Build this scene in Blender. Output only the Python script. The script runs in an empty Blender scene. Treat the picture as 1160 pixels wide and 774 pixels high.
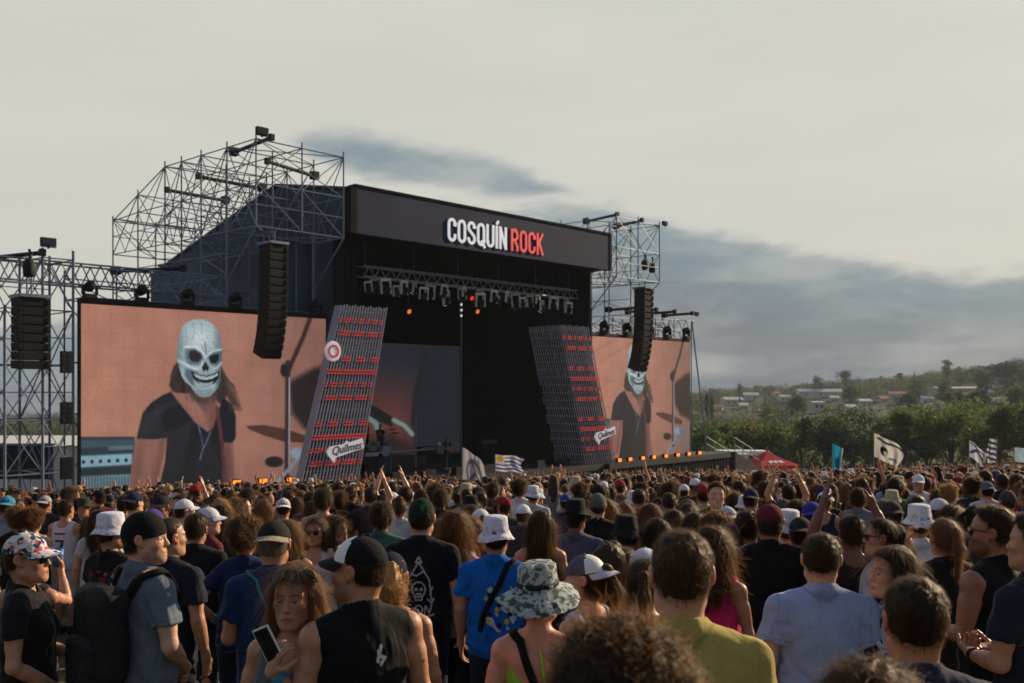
import bpy, math, random
import numpy as np
from mathutils import Vector, Matrix, Euler
from mathutils.bvhtree import BVHTree

random.seed(11)
RNG = np.random.default_rng(11)
scene = bpy.context.scene
COL = scene.collection
R = math.radians
HC = 1.98                      # camera height above the ground it stands on
FP = 1110.0                    # focal length in photo pixels (photo 1160 wide)

def lin(r, g, b):
    def f(c):
        c /= 255.0
        return c / 12.92 if c <= 0.04045 else ((c + 0.055) / 1.055) ** 2.4
    return (f(r), f(g), f(b))

def gz(x, y):
    """height of the field: it falls away towards the stage"""
    return -0.085 * y + 0.02 * x

def at(px, py, Y):
    return Vector(((px - 580) / FP * Y, Y, HC - (py - 440) / FP * Y))

# ------------------------------------------------------------------ materials
def new_mat(name):
    m = bpy.data.materials.new(name)
    m.use_nodes = True
    nt = m.node_tree
    b = nt.nodes['Principled BSDF']
    return m, nt, b

def mat(name, col, rough=0.7, metal=0.0, spec=0.4, var=0.0, scale=6.0, bump=0.0, bscale=60.0,
        objcol=False, attr=None, emit=0.0, trans=0.0, coat=0.0, sheen=0.0):
    m, nt, b = new_mat(name)
    b.inputs['Roughness'].default_value = rough
    b.inputs['Metallic'].default_value = metal
    b.inputs['Specular IOR Level'].default_value = spec
    b.inputs['Coat Weight'].default_value = coat
    if sheen > 0:
        b.inputs['Sheen Weight'].default_value = sheen; b.inputs['Sheen Roughness'].default_value = .28; b.inputs['Sheen Tint'].default_value = (1, .74, .5, 1)
    src = None
    if objcol:
        oi = nt.nodes.new('ShaderNodeObjectInfo'); src = oi.outputs['Color']
    elif attr:
        a = nt.nodes.new('ShaderNodeAttribute'); a.attribute_name = attr; src = a.outputs['Color']
    else:
        c = nt.nodes.new('ShaderNodeRGB'); c.outputs[0].default_value = (*col, 1); src = c.outputs[0]
    tc = nt.nodes.new('ShaderNodeTexCoord')
    if var > 0:
        n = nt.nodes.new('ShaderNodeTexNoise'); n.inputs['Scale'].default_value = scale
        n.inputs['Detail'].default_value = 5
        nt.links.new(tc.outputs['Object'], n.inputs['Vector'])
        mr = nt.nodes.new('ShaderNodeMapRange')
        mr.inputs['From Min'].default_value = 0.3; mr.inputs['From Max'].default_value = 0.7
        mr.inputs['To Min'].default_value = 1 - var; mr.inputs['To Max'].default_value = 1 + var
        nt.links.new(n.outputs['Fac'], mr.inputs['Value'])
        mx = nt.nodes.new('ShaderNodeMix'); mx.data_type = 'RGBA'; mx.blend_type = 'MULTIPLY'
        mx.inputs['Factor'].default_value = 1
        nt.links.new(src, mx.inputs['A']); nt.links.new(mr.outputs['Result'], mx.inputs['B'])
        src = mx.outputs['Result']
    nt.links.new(src, b.inputs['Base Color'])
    if emit > 0:
        nt.links.new(src, b.inputs['Emission Color']); b.inputs['Emission Strength'].default_value = emit
    if bump > 0:
        n2 = nt.nodes.new('ShaderNodeTexNoise'); n2.inputs['Scale'].default_value = bscale
        n2.inputs['Detail'].default_value = 3
        nt.links.new(tc.outputs['Object'], n2.inputs['Vector'])
        bp = nt.nodes.new('ShaderNodeBump'); bp.inputs['Strength'].default_value = bump
        bp.inputs['Distance'].default_value = 0.02
        nt.links.new(n2.outputs['Fac'], bp.inputs['Height']); nt.links.new(bp.outputs[0], b.inputs['Normal'])
    if trans > 0:
        t = nt.nodes.new('ShaderNodeBsdfTranslucent'); nt.links.new(src, t.inputs['Color'])
        ms = nt.nodes.new('ShaderNodeMixShader'); ms.inputs[0].default_value = trans
        out = nt.nodes['Material Output']
        nt.links.new(b.outputs[0], ms.inputs[1]); nt.links.new(t.outputs[0], ms.inputs[2])
        nt.links.new(ms.outputs[0], out.inputs['Surface'])
    return m

M = {}
M['steel'] = mat('galvanised_steel', lin(118, 130, 146), 0.5, 0.2, var=.25, scale=3)
M['steel_light'] = mat('bright_steel', lin(150, 156, 166), 0.45, 0.5, var=.2)
M['black'] = mat('black_drape', (0.008, 0.008, 0.009), 0.9, spec=.15, var=.3, scale=2)
M['black_gear'] = mat('black_gear', (0.010, 0.010, 0.011), 0.7, spec=.25, var=.2)
M['grille'] = mat('speaker_grille', (0.014, 0.014, 0.015), 0.8, spec=.2, bump=.4, bscale=25)
M['deck'] = mat('stage_deck', (0.02, 0.02, 0.022), 0.6, var=.3)
M['fascia'] = mat('fascia_vinyl', lin(44, 52, 78), 0.75, spec=.15, var=.12, scale=.35, bump=.15, bscale=.8)
M['tarp'] = mat('slate_tarp', lin(54, 72, 94), 0.65, spec=.3, var=.3, scale=.5, bump=.5, bscale=1.2)
M['sign_white'] = mat('lit_sign_white', lin(205, 208, 216), 0.5, emit=.22)
M['white'] = mat('white_paint', (.75, .75, .73), 0.5, var=.05)
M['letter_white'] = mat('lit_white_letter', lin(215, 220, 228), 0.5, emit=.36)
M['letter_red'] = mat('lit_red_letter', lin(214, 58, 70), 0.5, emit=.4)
M['amber'] = mat('amber_lamp', lin(255, 128, 44), 0.3, emit=1.5)
M['redlamp'] = mat('red_lamp', lin(225, 50, 34), 0.3, emit=.9)
M['amberdim'] = mat('dim_amber_lamp', lin(235, 110, 50), 0.3, emit=.9)
M['whitelamp'] = mat('white_lamp', lin(225, 225, 235), 0.3, emit=1.0)
M['redband'] = mat('red_light_band', lin(196, 62, 60), 0.4, emit=.18)
M['chrome'] = mat('brushed_pipe', lin(160, 166, 180), 0.45, 0.3, var=.35, scale=9)
M['pale_pipe'] = mat('pale_pipe', lin(168, 172, 188), 0.5, 0.0, var=.3, scale=5)
def led(name, k):
    m, nt, b = new_mat(name); b.inputs['Base Color'].default_value = (.012, .012, .013, 1); b.inputs['Roughness'].default_value = .7; b.inputs['Specular IOR Level'].default_value = .1
    a = nt.nodes.new('ShaderNodeAttribute'); a.attribute_name = 'picture'
    nt.links.new(a.outputs['Color'], b.inputs['Emission Color']); b.inputs['Emission Strength'].default_value = k
    return m
M['screen'] = led('led_screen', .76); M['screen_dim'] = led('led_screen_dim', .9)
M['grass_dry'] = None
M['skin'] = None
M['cloth'] = mat('cotton_cloth', (0, 0, 0), 0.9, spec=.2, objcol=True, var=.16, scale=11, bump=.32, bscale=20, sheen=.18)
M['cloth_fine'] = mat('hat_cloth', (0, 0, 0), 0.9, spec=.2, objcol=True, var=.12, scale=30, bump=.3, bscale=90)
def shirt_material():
    m, nt, b = new_mat('shirt_cloth')
    oi = nt.nodes.new('ShaderNodeObjectInfo'); a = nt.nodes.new('ShaderNodeAttribute'); a.attribute_name = 'tint'
    tc = nt.nodes.new('ShaderNodeTexCoord')
    def noise(scale, sc, det=4):
        mp = nt.nodes.new('ShaderNodeMapping'); mp.inputs['Scale'].default_value = sc
        nt.links.new(tc.outputs['Object'], mp.inputs['Vector'])
        n = nt.nodes.new('ShaderNodeTexNoise'); n.inputs['Scale'].default_value = scale; n.inputs['Detail'].default_value = det
        n.inputs['Distortion'].default_value = .6
        nt.links.new(mp.outputs[0], n.inputs['Vector']); return n.outputs['Fac']
    def rng(v, lo, hi):
        r = nt.nodes.new('ShaderNodeMapRange'); r.inputs['From Min'].default_value = .3; r.inputs['From Max'].default_value = .7
        r.inputs['To Min'].default_value = lo; r.inputs['To Max'].default_value = hi; nt.links.new(v, r.inputs['Value']); return r.outputs['Result']
    src = oi.outputs['Color']
    for x in (a.outputs['Color'], rng(noise(5, (1, 1, 1), 6), .84, 1.10), rng(noise(170, (1, 1, 1), 2), .90, 1.08)):
        mx = nt.nodes.new('ShaderNodeMix'); mx.data_type = 'RGBA'; mx.blend_type = 'MULTIPLY'; mx.inputs['Factor'].default_value = 1
        nt.links.new(src, mx.inputs['A']); nt.links.new(x, mx.inputs['B']); src = mx.outputs['Result']
    nt.links.new(src, b.inputs['Base Color'])
    b.inputs['Roughness'].default_value = .9; b.inputs['Specular IOR Level'].default_value = .2
    b.inputs['Sheen Weight'].default_value = .2; b.inputs['Sheen Roughness'].default_value = .3
    prev = None
    for v, st, di in ((noise(3.6, (2.2, 2.2, .8), 2), .75, .05), (noise(9, (1.6, 1.6, 1), 3), .45, .02), (noise(130, (1, 1, 1), 2), .12, .004)):
        bp = nt.nodes.new('ShaderNodeBump'); bp.inputs['Strength'].default_value = st; bp.inputs['Distance'].default_value = di
        nt.links.new(v, bp.inputs['Height'])
        if prev is not None: nt.links.new(prev, bp.inputs['Normal'])
        prev = bp.outputs[0]
    nt.links.new(prev, b.inputs['Normal'])
    return m
M['shirt'] = shirt_material()
M['print'] = mat('shirt_print', (0, 0, 0), 0.85, spec=.15, objcol=True, var=.12, scale=40)
M['plastic'] = mat('black_plastic', (.012, .012, .013), 0.3, spec=.5)
M['glass_dark'] = mat('dark_lens', (.006, .006, .008), 0.08, spec=.7)
M['eye_white'] = mat('eye_white', (.26, .22, .20), 0.25)
M['iris'] = mat('iris', (.02, .012, .008), 0.1)
M['crowd'] = mat('crowd_cloth', (0, 0, 0), 0.8, spec=.2, attr='tone', sheen=.75)
M['bark'] = mat('bark', lin(80, 66, 52), 0.95, var=.3, scale=4, bump=.6, bscale=10)
M['flagcloth'] = mat('flag_cloth', (0, 0, 0), 0.85, spec=.15, attr='picture', trans=.35)
M['plaster'] = mat('house_plaster', (.46, .44, .41), 0.85, var=.1, scale=.6)
M['tile_roof'] = mat('roof_sheet', (.55, .55, .54), 0.55, var=.15, scale=.5)
M['rust_roof'] = mat('clay_roof', lin(150, 92, 70), 0.85, var=.2, scale=.5)
M['window'] = mat('window_glass', (.02, .025, .03), 0.1, spec=.6)
M['fence'] = mat('fence_panel', lin(150, 158, 165), 0.6, var=.1)
M['dark_panel'] = mat('dark_mesh_panel', (.016, .018, .022), 0.85, var=.2)
M['navy_mesh'] = mat('fence_mesh', lin(34, 38, 46), 0.9, var=.2)
M['red_cloth'] = mat('red_canopy_cloth', (.60, .020, .040), 0.75, var=.08, trans=.4)

def leaf_mat(name, c1, c2, tr=.35):
    m, nt, b = new_mat(name)
    a = nt.nodes.new('ShaderNodeAttribute'); a.attribute_name = 'tone'
    mx = nt.nodes.new('ShaderNodeMix'); mx.data_type = 'RGBA'
    mx.inputs['A'].default_value = (*c1, 1); mx.inputs['B'].default_value = (*c2, 1)
    nt.links.new(a.outputs['Fac'], mx.inputs['Factor'])
    nt.links.new(mx.outputs['Result'], b.inputs['Base Color'])
    b.inputs['Roughness'].default_value = .7; b.inputs['Specular IOR Level'].default_value = .25
    t = nt.nodes.new('ShaderNodeBsdfTranslucent'); nt.links.new(mx.outputs['Result'], t.inputs['Color'])
    ms = nt.nodes.new('ShaderNodeMixShader'); ms.inputs[0].default_value = tr
    nt.links.new(b.outputs[0], ms.inputs[1]); nt.links.new(t.outputs[0], ms.inputs[2])
    nt.links.new(ms.outputs[0], nt.nodes['Material Output'].inputs['Surface'])
    return m
M['leaf'] = leaf_mat('leaf_green', (.036, .064, .015), (.13, .19, .04), .5)
M['leaf_olive'] = leaf_mat('leaf_olive', (.045, .058, .018), (.15, .16, .042), .5)
M['leaf_dark'] = leaf_mat('leaf_dark', (.018, .034, .012), (.065, .095, .028), .45)

def skin_material():
    m, nt, b = new_mat('skin')
    oi = nt.nodes.new('ShaderNodeObjectInfo')
    a = nt.nodes.new('ShaderNodeAttribute'); a.attribute_name = 'tint'
    mx = nt.nodes.new('ShaderNodeMix'); mx.data_type = 'RGBA'; mx.blend_type = 'MULTIPLY'
    mx.inputs['Factor'].default_value = 1
    nt.links.new(oi.outputs['Color'], mx.inputs['A']); nt.links.new(a.outputs['Color'], mx.inputs['B'])
    tc = nt.nodes.new('ShaderNodeTexCoord')
    n = nt.nodes.new('ShaderNodeTexNoise'); n.inputs['Scale'].default_value = 14; n.inputs['Detail'].default_value = 6
    nt.links.new(tc.outputs['Object'], n.inputs['Vector'])
    mr = nt.nodes.new('ShaderNodeMapRange'); mr.inputs['From Min'].default_value = .3; mr.inputs['From Max'].default_value = .7
    mr.inputs['To Min'].default_value = .78; mr.inputs['To Max'].default_value = 1.16
    nt.links.new(n.outputs['Fac'], mr.inputs['Value'])
    m2 = nt.nodes.new('ShaderNodeMix'); m2.data_type = 'RGBA'; m2.blend_type = 'MULTIPLY'; m2.inputs['Factor'].default_value = 1
    nt.links.new(mx.outputs['Result'], m2.inputs['A']); nt.links.new(mr.outputs['Result'], m2.inputs['B'])
    nt.links.new(m2.outputs['Result'], b.inputs['Base Color'])
    rr_ = nt.nodes.new('ShaderNodeMapRange'); rr_.inputs['From Min'].default_value = .3; rr_.inputs['From Max'].default_value = .7; rr_.inputs['To Min'].default_value = .32; rr_.inputs['To Max'].default_value = .62
    nt.links.new(n.outputs['Fac'], rr_.inputs['Value']); nt.links.new(rr_.outputs['Result'], b.inputs['Roughness'])
    b.inputs['Specular IOR Level'].default_value = .5
    b.inputs['Subsurface Weight'].default_value = .06
    b.inputs['Subsurface Radius'].default_value = (1.0, .25, .12)
    b.inputs['Subsurface Scale'].default_value = .012
    n2 = nt.nodes.new('ShaderNodeTexNoise'); n2.inputs['Scale'].default_value = 45; n2.inputs['Detail'].default_value = 7
    nt.links.new(tc.outputs['Object'], n2.inputs['Vector'])
    bp = nt.nodes.new('ShaderNodeBump'); bp.inputs['Strength'].default_value = .35; bp.inputs['Distance'].default_value = .007
    nt.links.new(n2.outputs['Fac'], bp.inputs['Height']); nt.links.new(bp.outputs[0], b.inputs['Normal'])
    return m
M['skin'] = skin_material()

def hair_material(name='hair', tr=.25, glow=.35, gc=(.62, .30, .11)):
    m, nt, b = new_mat(name)
    oi = nt.nodes.new('ShaderNodeObjectInfo')
    tc = nt.nodes.new('ShaderNodeTexCoord')
    mp = nt.nodes.new('ShaderNodeMapping'); mp.inputs['Scale'].default_value = (90, 90, 10)
    nt.links.new(tc.outputs['Object'], mp.inputs['Vector'])
    n = nt.nodes.new('ShaderNodeTexNoise'); n.inputs['Scale'].default_value = 1.6; n.inputs['Detail'].default_value = 4
    nt.links.new(mp.outputs[0], n.inputs['Vector'])
    mr = nt.nodes.new('ShaderNodeMapRange'); mr.inputs['From Min'].default_value = .3; mr.inputs['From Max'].default_value = .7
    mr.inputs['To Min'].default_value = .45; mr.inputs['To Max'].default_value = 1.5
    nt.links.new(n.outputs['Fac'], mr.inputs['Value'])
    m2 = nt.nodes.new('ShaderNodeMix'); m2.data_type = 'RGBA'; m2.blend_type = 'MULTIPLY'; m2.inputs['Factor'].default_value = 1
    nt.links.new(oi.outputs['Color'], m2.inputs['A']); nt.links.new(mr.outputs['Result'], m2.inputs['B'])
    nt.links.new(m2.outputs['Result'], b.inputs['Base Color'])
    b.inputs['Roughness'].default_value = .45
    b.inputs['Specular IOR Level'].default_value = .45
    b.inputs['Sheen Weight'].default_value = .28; b.inputs['Sheen Roughness'].default_value = .25; b.inputs['Sheen Tint'].default_value = (1, .66, .4, 1)
    b.inputs['Specular Tint'].default_value = (1, .75, .5, 1)
    bp = nt.nodes.new('ShaderNodeBump'); bp.inputs['Strength'].default_value = .7; bp.inputs['Distance'].default_value = .006
    nt.links.new(n.outputs['Fac'], bp.inputs['Height']); nt.links.new(bp.outputs[0], b.inputs['Normal'])
    t = nt.nodes.new('ShaderNodeBsdfTranslucent')
    g = nt.nodes.new('ShaderNodeMix'); g.data_type = 'RGBA'; g.inputs['Factor'].default_value = glow
    g.inputs['B'].default_value = (*gc, 1)
    nt.links.new(m2.outputs['Result'], g.inputs['A']); nt.links.new(g.outputs['Result'], t.inputs['Color'])
    ms = nt.nodes.new('ShaderNodeMixShader'); ms.inputs[0].default_value = tr
    nt.links.new(b.outputs[0], ms.inputs[1]); nt.links.new(t.outputs[0], ms.inputs[2])
    nt.links.new(ms.outputs[0], nt.nodes['Material Output'].inputs['Surface'])
    return m
M['hair'] = hair_material()
M['hair_strand'] = hair_material('hair_strand', .45, .42, (.85, .46, .20))

def pattern_mat(name, stops, scale, detail=2, vor=False):
    m, nt, b = new_mat(name)
    tc = nt.nodes.new('ShaderNodeTexCoord')
    if vor:
        n = nt.nodes.new('ShaderNodeTexVoronoi'); n.inputs['Scale'].default_value = scale
        fac = n.outputs['Color']
        sp = nt.nodes.new('ShaderNodeSeparateColor'); nt.links.new(fac, sp.inputs[0]); fac = sp.outputs[0]
    else:
        n = nt.nodes.new('ShaderNodeTexNoise'); n.inputs['Scale'].default_value = scale; n.inputs['Detail'].default_value = detail
        fac = n.outputs['Fac']
    nt.links.new(tc.outputs['Object'], n.inputs['Vector'])
    cr = nt.nodes.new('ShaderNodeValToRGB'); cr.color_ramp.interpolation = 'CONSTANT' if vor else 'LINEAR'
    e = cr.color_ramp.elements
    while len(e) < len(stops): e.new(.5)
    for el, (p, c) in zip(e, stops):
        el.position = p; el.color = (*c, 1)
    nt.links.new(fac, cr.inputs[0]); nt.links.new(cr.outputs[0], b.inputs['Base Color'])
    b.inputs['Roughness'].default_value = .9; b.inputs['Specular IOR Level'].default_value = .2
    n2 = nt.nodes.new('ShaderNodeTexNoise'); n2.inputs['Scale'].default_value = 60
    nt.links.new(tc.outputs['Object'], n2.inputs['Vector'])
    bp = nt.nodes.new('ShaderNodeBump'); bp.inputs['Strength'].default_value = .35; bp.inputs['Distance'].default_value = .01
    nt.links.new(n2.outputs['Fac'], bp.inputs['Height']); nt.links.new(bp.outputs[0], b.inputs['Normal'])
    return m
M['camo_hat'] = pattern_mat('camo_hat', [(0, lin(60, 70, 66)), (.42, lin(70, 82, 80)), (.47, lin(150, 160, 158)), (.6, lin(176, 184, 182)), (.64, lin(84, 96, 96))], 26, 3)
M['floral'] = pattern_mat('floral_cap', [(0, lin(215, 212, 208)), (.45, lin(40, 60, 110)), (.6, lin(225, 222, 218)), (.75, lin(190, 90, 100)), (.86, lin(40, 90, 100)), (.93, lin(230, 228, 222))], 46, vor=True)
M['white_print'] = pattern_mat('printed_white_hat', [(0, lin(205, 208, 220)), (.6, lin(208, 210, 222)), (.64, lin(70, 72, 100)), (.68, lin(210, 212, 224)), (.80, lin(208, 210, 222))], 34, 2)
M['rasta'] = pattern_mat('rasta_cap', [(0, lin(20, 36, 28)), (.55, lin(40, 96, 60)), (.66, lin(24, 40, 30)), (.72, lin(196, 150, 70)), (.80, lin(150, 44, 44)), (.90, lin(24, 36, 30))], 26, vor=True)
M['plaid'] = pattern_mat('printed_shirt', [(0, lin(36, 40, 60)), (.45, lin(40, 44, 64)), (.55, lin(74, 72, 92)), (.6, lin(40, 44, 60))], 30, 2)

# ------------------------------------------------------------------ mesh helpers
class MB:
    """collects boxes, tubes and sheets, links them as ONE mesh object"""
    def __init__(s):
        s.v = []; s.f = []; s.mi = []; s.cur = 0
    def add(s, vs, fs):
        o = len(s.v); s.v += [tuple(v) for v in vs]
        for f in fs: s.f.append(tuple(i + o for i in f)); s.mi.append(s.cur)
        return s
    def box(s, lo, hi, T=None):
        (x0, y0, z0), (x1, y1, z1) = lo, hi
        vs = [Vector(p) for p in [(x0,y0,z0),(x1,y0,z0),(x1,y1,z0),(x0,y1,z0),(x0,y0,z1),(x1,y0,z1),(x1,y1,z1),(x0,y1,z1)]]
        if T is not None: vs = [T @ v for v in vs]
        return s.add(vs, [(3,2,1,0),(4,5,6,7),(0,1,5,4),(1,2,6,5),(2,3,7,6),(3,0,4,7)])
    def hexa(s, p):
        return s.add(p, [(3,2,1,0),(4,5,6,7),(0,1,5,4),(1,2,6,5),(2,3,7,6),(3,0,4,7)])
    def tube(s, pts, r, n=8, caps=True, sc=None):
        pts = [Vector(p) for p in pts]
        rr = r if isinstance(r, (list, tuple)) else [r] * len(pts)
        o = len(s.v); prev = None
        for i, p in enumerate(pts):
            d = (pts[min(i+1, len(pts)-1)] - pts[max(i-1, 0)]).normalized()
            a = d.orthogonal().normalized() if prev is None else (prev - d * prev.dot(d)).normalized()
            prev = a; b = d.cross(a)
            for k in range(n):
                t = 2 * math.pi * k / n
                s.v.append(tuple(p + a * math.cos(t) * rr[i] + b * math.sin(t) * rr[i]))
        for i in range(len(pts) - 1):
            for k in range(n):
                s.f.append((o+i*n+k, o+i*n+(k+1)%n, o+(i+1)*n+(k+1)%n, o+(i+1)*n+k)); s.mi.append(s.cur)
        if caps:
            s.f.append(tuple(o + k for k in reversed(range(n)))); s.mi.append(s.cur)
            s.f.append(tuple(o + (len(pts)-1)*n + k for k in range(n))); s.mi.append(s.cur)
        return s
    def lathe(s, prof, n=24, c=(0,0,0), sx=1, sy=1, fn=None):
        o = len(s.v)
        for i, (r, z) in enumerate(prof):
            for k in range(n):
                t = 2*math.pi*k/n
                p = [c[0] + r*math.cos(t)*sx, c[1] + r*math.sin(t)*sy, c[2] + z]
                if fn: p = fn(p, t, i)
                s.v.append(tuple(p))
        for i in range(len(prof)-1):
            for k in range(n):
                s.f.append((o+i*n+k, o+i*n+(k+1)%n, o+(i+1)*n+(k+1)%n, o+(i+1)*n+k)); s.mi.append(s.cur)
        return s
    def prism(s, poly, y0, y1):
        """polygon in XZ extruded along Y"""
        n = len(poly)
        vs = [(x, y0, z) for x, z in poly] + [(x, y1, z) for x, z in poly]
        fs = [tuple(range(n)), tuple(reversed(range(n, 2*n)))]
        fs += [(i, n+i, n+(i+1)%n, (i+1)%n) for i in range(n)]
        return s.add(vs, fs)
    def mesh(s, name, mats, smooth=False):
        me = bpy.data.meshes.new(name)
        me.from_pydata(s.v, [], s.f)
        for m in (mats if isinstance(mats, (list, tuple)) else [mats]): me.materials.append(m)
        if any(s.mi): me.polygons.foreach_set('material_index', s.mi)
        if smooth: me.polygons.foreach_set('use_smooth', [True]*len(s.f))
        me.update()
        return me
    def build(s, name, mats, parent=None, smooth=False, **kw):
        return link(name, s.mesh(name, mats, smooth), parent, **kw)

def link(name, data, parent=None, loc=None, rotz=None, color=None):
    o = bpy.data.objects.new(name, data); COL.objects.link(o)
    if parent is not None: o.parent = parent
    if loc is not None: o.location = loc
    if rotz is not None: o.rotation_euler = (0, 0, rotz)
    if color is not None: o.color = (*color, 1)
    return o

def tag(o, label=None, cat=None, group=None, kind=None):
    if label: o['label'] = label
    if cat: o['category'] = cat
    if group: o['group'] = group
    if kind: o['kind'] = kind
    return o

def empty(name, loc, rotz=0, label=None, cat=None, group=None, kind=None):
    o = link(name, None, None, loc, rotz)
    o.empty_display_size = .2
    return tag(o, label, cat, group, kind)

def copy_tree(o, parent=None):
    c = o.copy(); COL.objects.link(c)
    if parent is not None: c.parent = parent
    for ch in o.children: copy_tree(ch, c)
    return c

def np_mesh(name, V, F4=None, F3=None, mats=(), smooth=True):
    """fast mesh from numpy arrays of verts, quads, tris"""
    me = bpy.data.meshes.new(name)
    V = np.asarray(V, np.float32)
    F4 = np.zeros((0, 4), np.int32) if F4 is None else np.asarray(F4, np.int32)
    F3 = np.zeros((0, 3), np.int32) if F3 is None else np.asarray(F3, np.int32)
    me.vertices.add(len(V)); me.vertices.foreach_set('co', V.ravel())
    nl = F4.size + F3.size
    me.loops.add(nl); me.loops.foreach_set('vertex_index', np.concatenate([F4.ravel(), F3.ravel()]))
    npoly = len(F4) + len(F3)
    me.polygons.add(npoly)
    starts = np.concatenate([np.arange(len(F4))*4, F4.size + np.arange(len(F3))*3]).astype(np.int32)
    me.polygons.foreach_set('loop_start', starts)
    if smooth: me.polygons.foreach_set('use_smooth', np.ones(npoly, bool))
    for m in mats: me.materials.append(m)
    me.update(calc_edges=True)
    return me

def set_color(me, name, C):
    a = me.color_attributes.new(name, 'FLOAT_COLOR', 'POINT')
    C = np.asarray(C, np.float32)
    if C.shape[1] == 3: C = np.concatenate([C, np.ones((len(C), 1), np.float32)], 1)
    a.data.foreach_set('color', C.ravel())

UNIT_TUBE = {}
def rod(name, a, b, r, parent, m='steel'):
    """a straight tube between two points; every tube is its own object, they share one mesh"""
    if m not in UNIT_TUBE:
        mb = MB(); mb.tube([(0,0,0),(0,0,1)], 1.0, 6); UNIT_TUBE[m] = mb.mesh('tube', M[m])
    a = Vector(a); b = Vector(b); d = b - a
    o = link(name, UNIT_TUBE[m], parent)
    q = Vector((0,0,1)).rotation_difference(d.normalized())
    o.location = a; o.rotation_mode = 'QUATERNION'; o.rotation_quaternion = q
    o.scale = (r, r, d.length)
    return o
# ------------------------------------------------------------------ camera, render, light
cam = bpy.data.cameras.new('camera'); camo = bpy.data.objects.new('camera', cam); COL.objects.link(camo)
camo.location = (0, 0, HC); camo.rotation_euler = (R(90), 0, 0)
cam.sensor_width = 36; cam.lens = 36 * FP / 1160; cam.shift_y = 53 / 1160
cam.clip_start = .05; cam.clip_end = 6000
cam.dof.use_dof = True; cam.dof.focus_distance = 6.0; cam.dof.aperture_fstop = 4.5
scene.camera = camo
vs = scene.view_settings
vs.view_transform = 'Standard'; vs.look = 'None'; vs.gamma = 1; vs.use_curve_mapping = False; vs.exposure = 0.25
scene.cycles.volume_bounces = 0
scene.cycles.max_bounces = 6; scene.cycles.diffuse_bounces = 3; scene.cycles.glossy_bounces = 2
scene.cycles.transmission_bounces = 2; scene.cycles.transparent_max_bounces = 4
scene.cycles.use_denoising = True
scene.cycles.caustics_reflective = False; scene.cycles.caustics_refractive = False
SUN_AZ, SUN_EL = 53.0, 22.0
sd = Vector((math.sin(R(SUN_AZ))*math.cos(R(SUN_EL)), math.cos(R(SUN_AZ))*math.cos(R(SUN_EL)), math.sin(R(SUN_EL))))
sun = bpy.data.lights.new('sun', 'SUN'); suno = bpy.data.objects.new('sun', sun); COL.objects.link(suno)
sun.energy = 5.0; sun.angle = R(.6); sun.color = (1.0, .78, .52)
suno.rotation_mode = 'QUATERNION'; suno.rotation_quaternion = sd.to_track_quat('Z', 'Y'); suno.location = (30, 20, 40)

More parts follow.
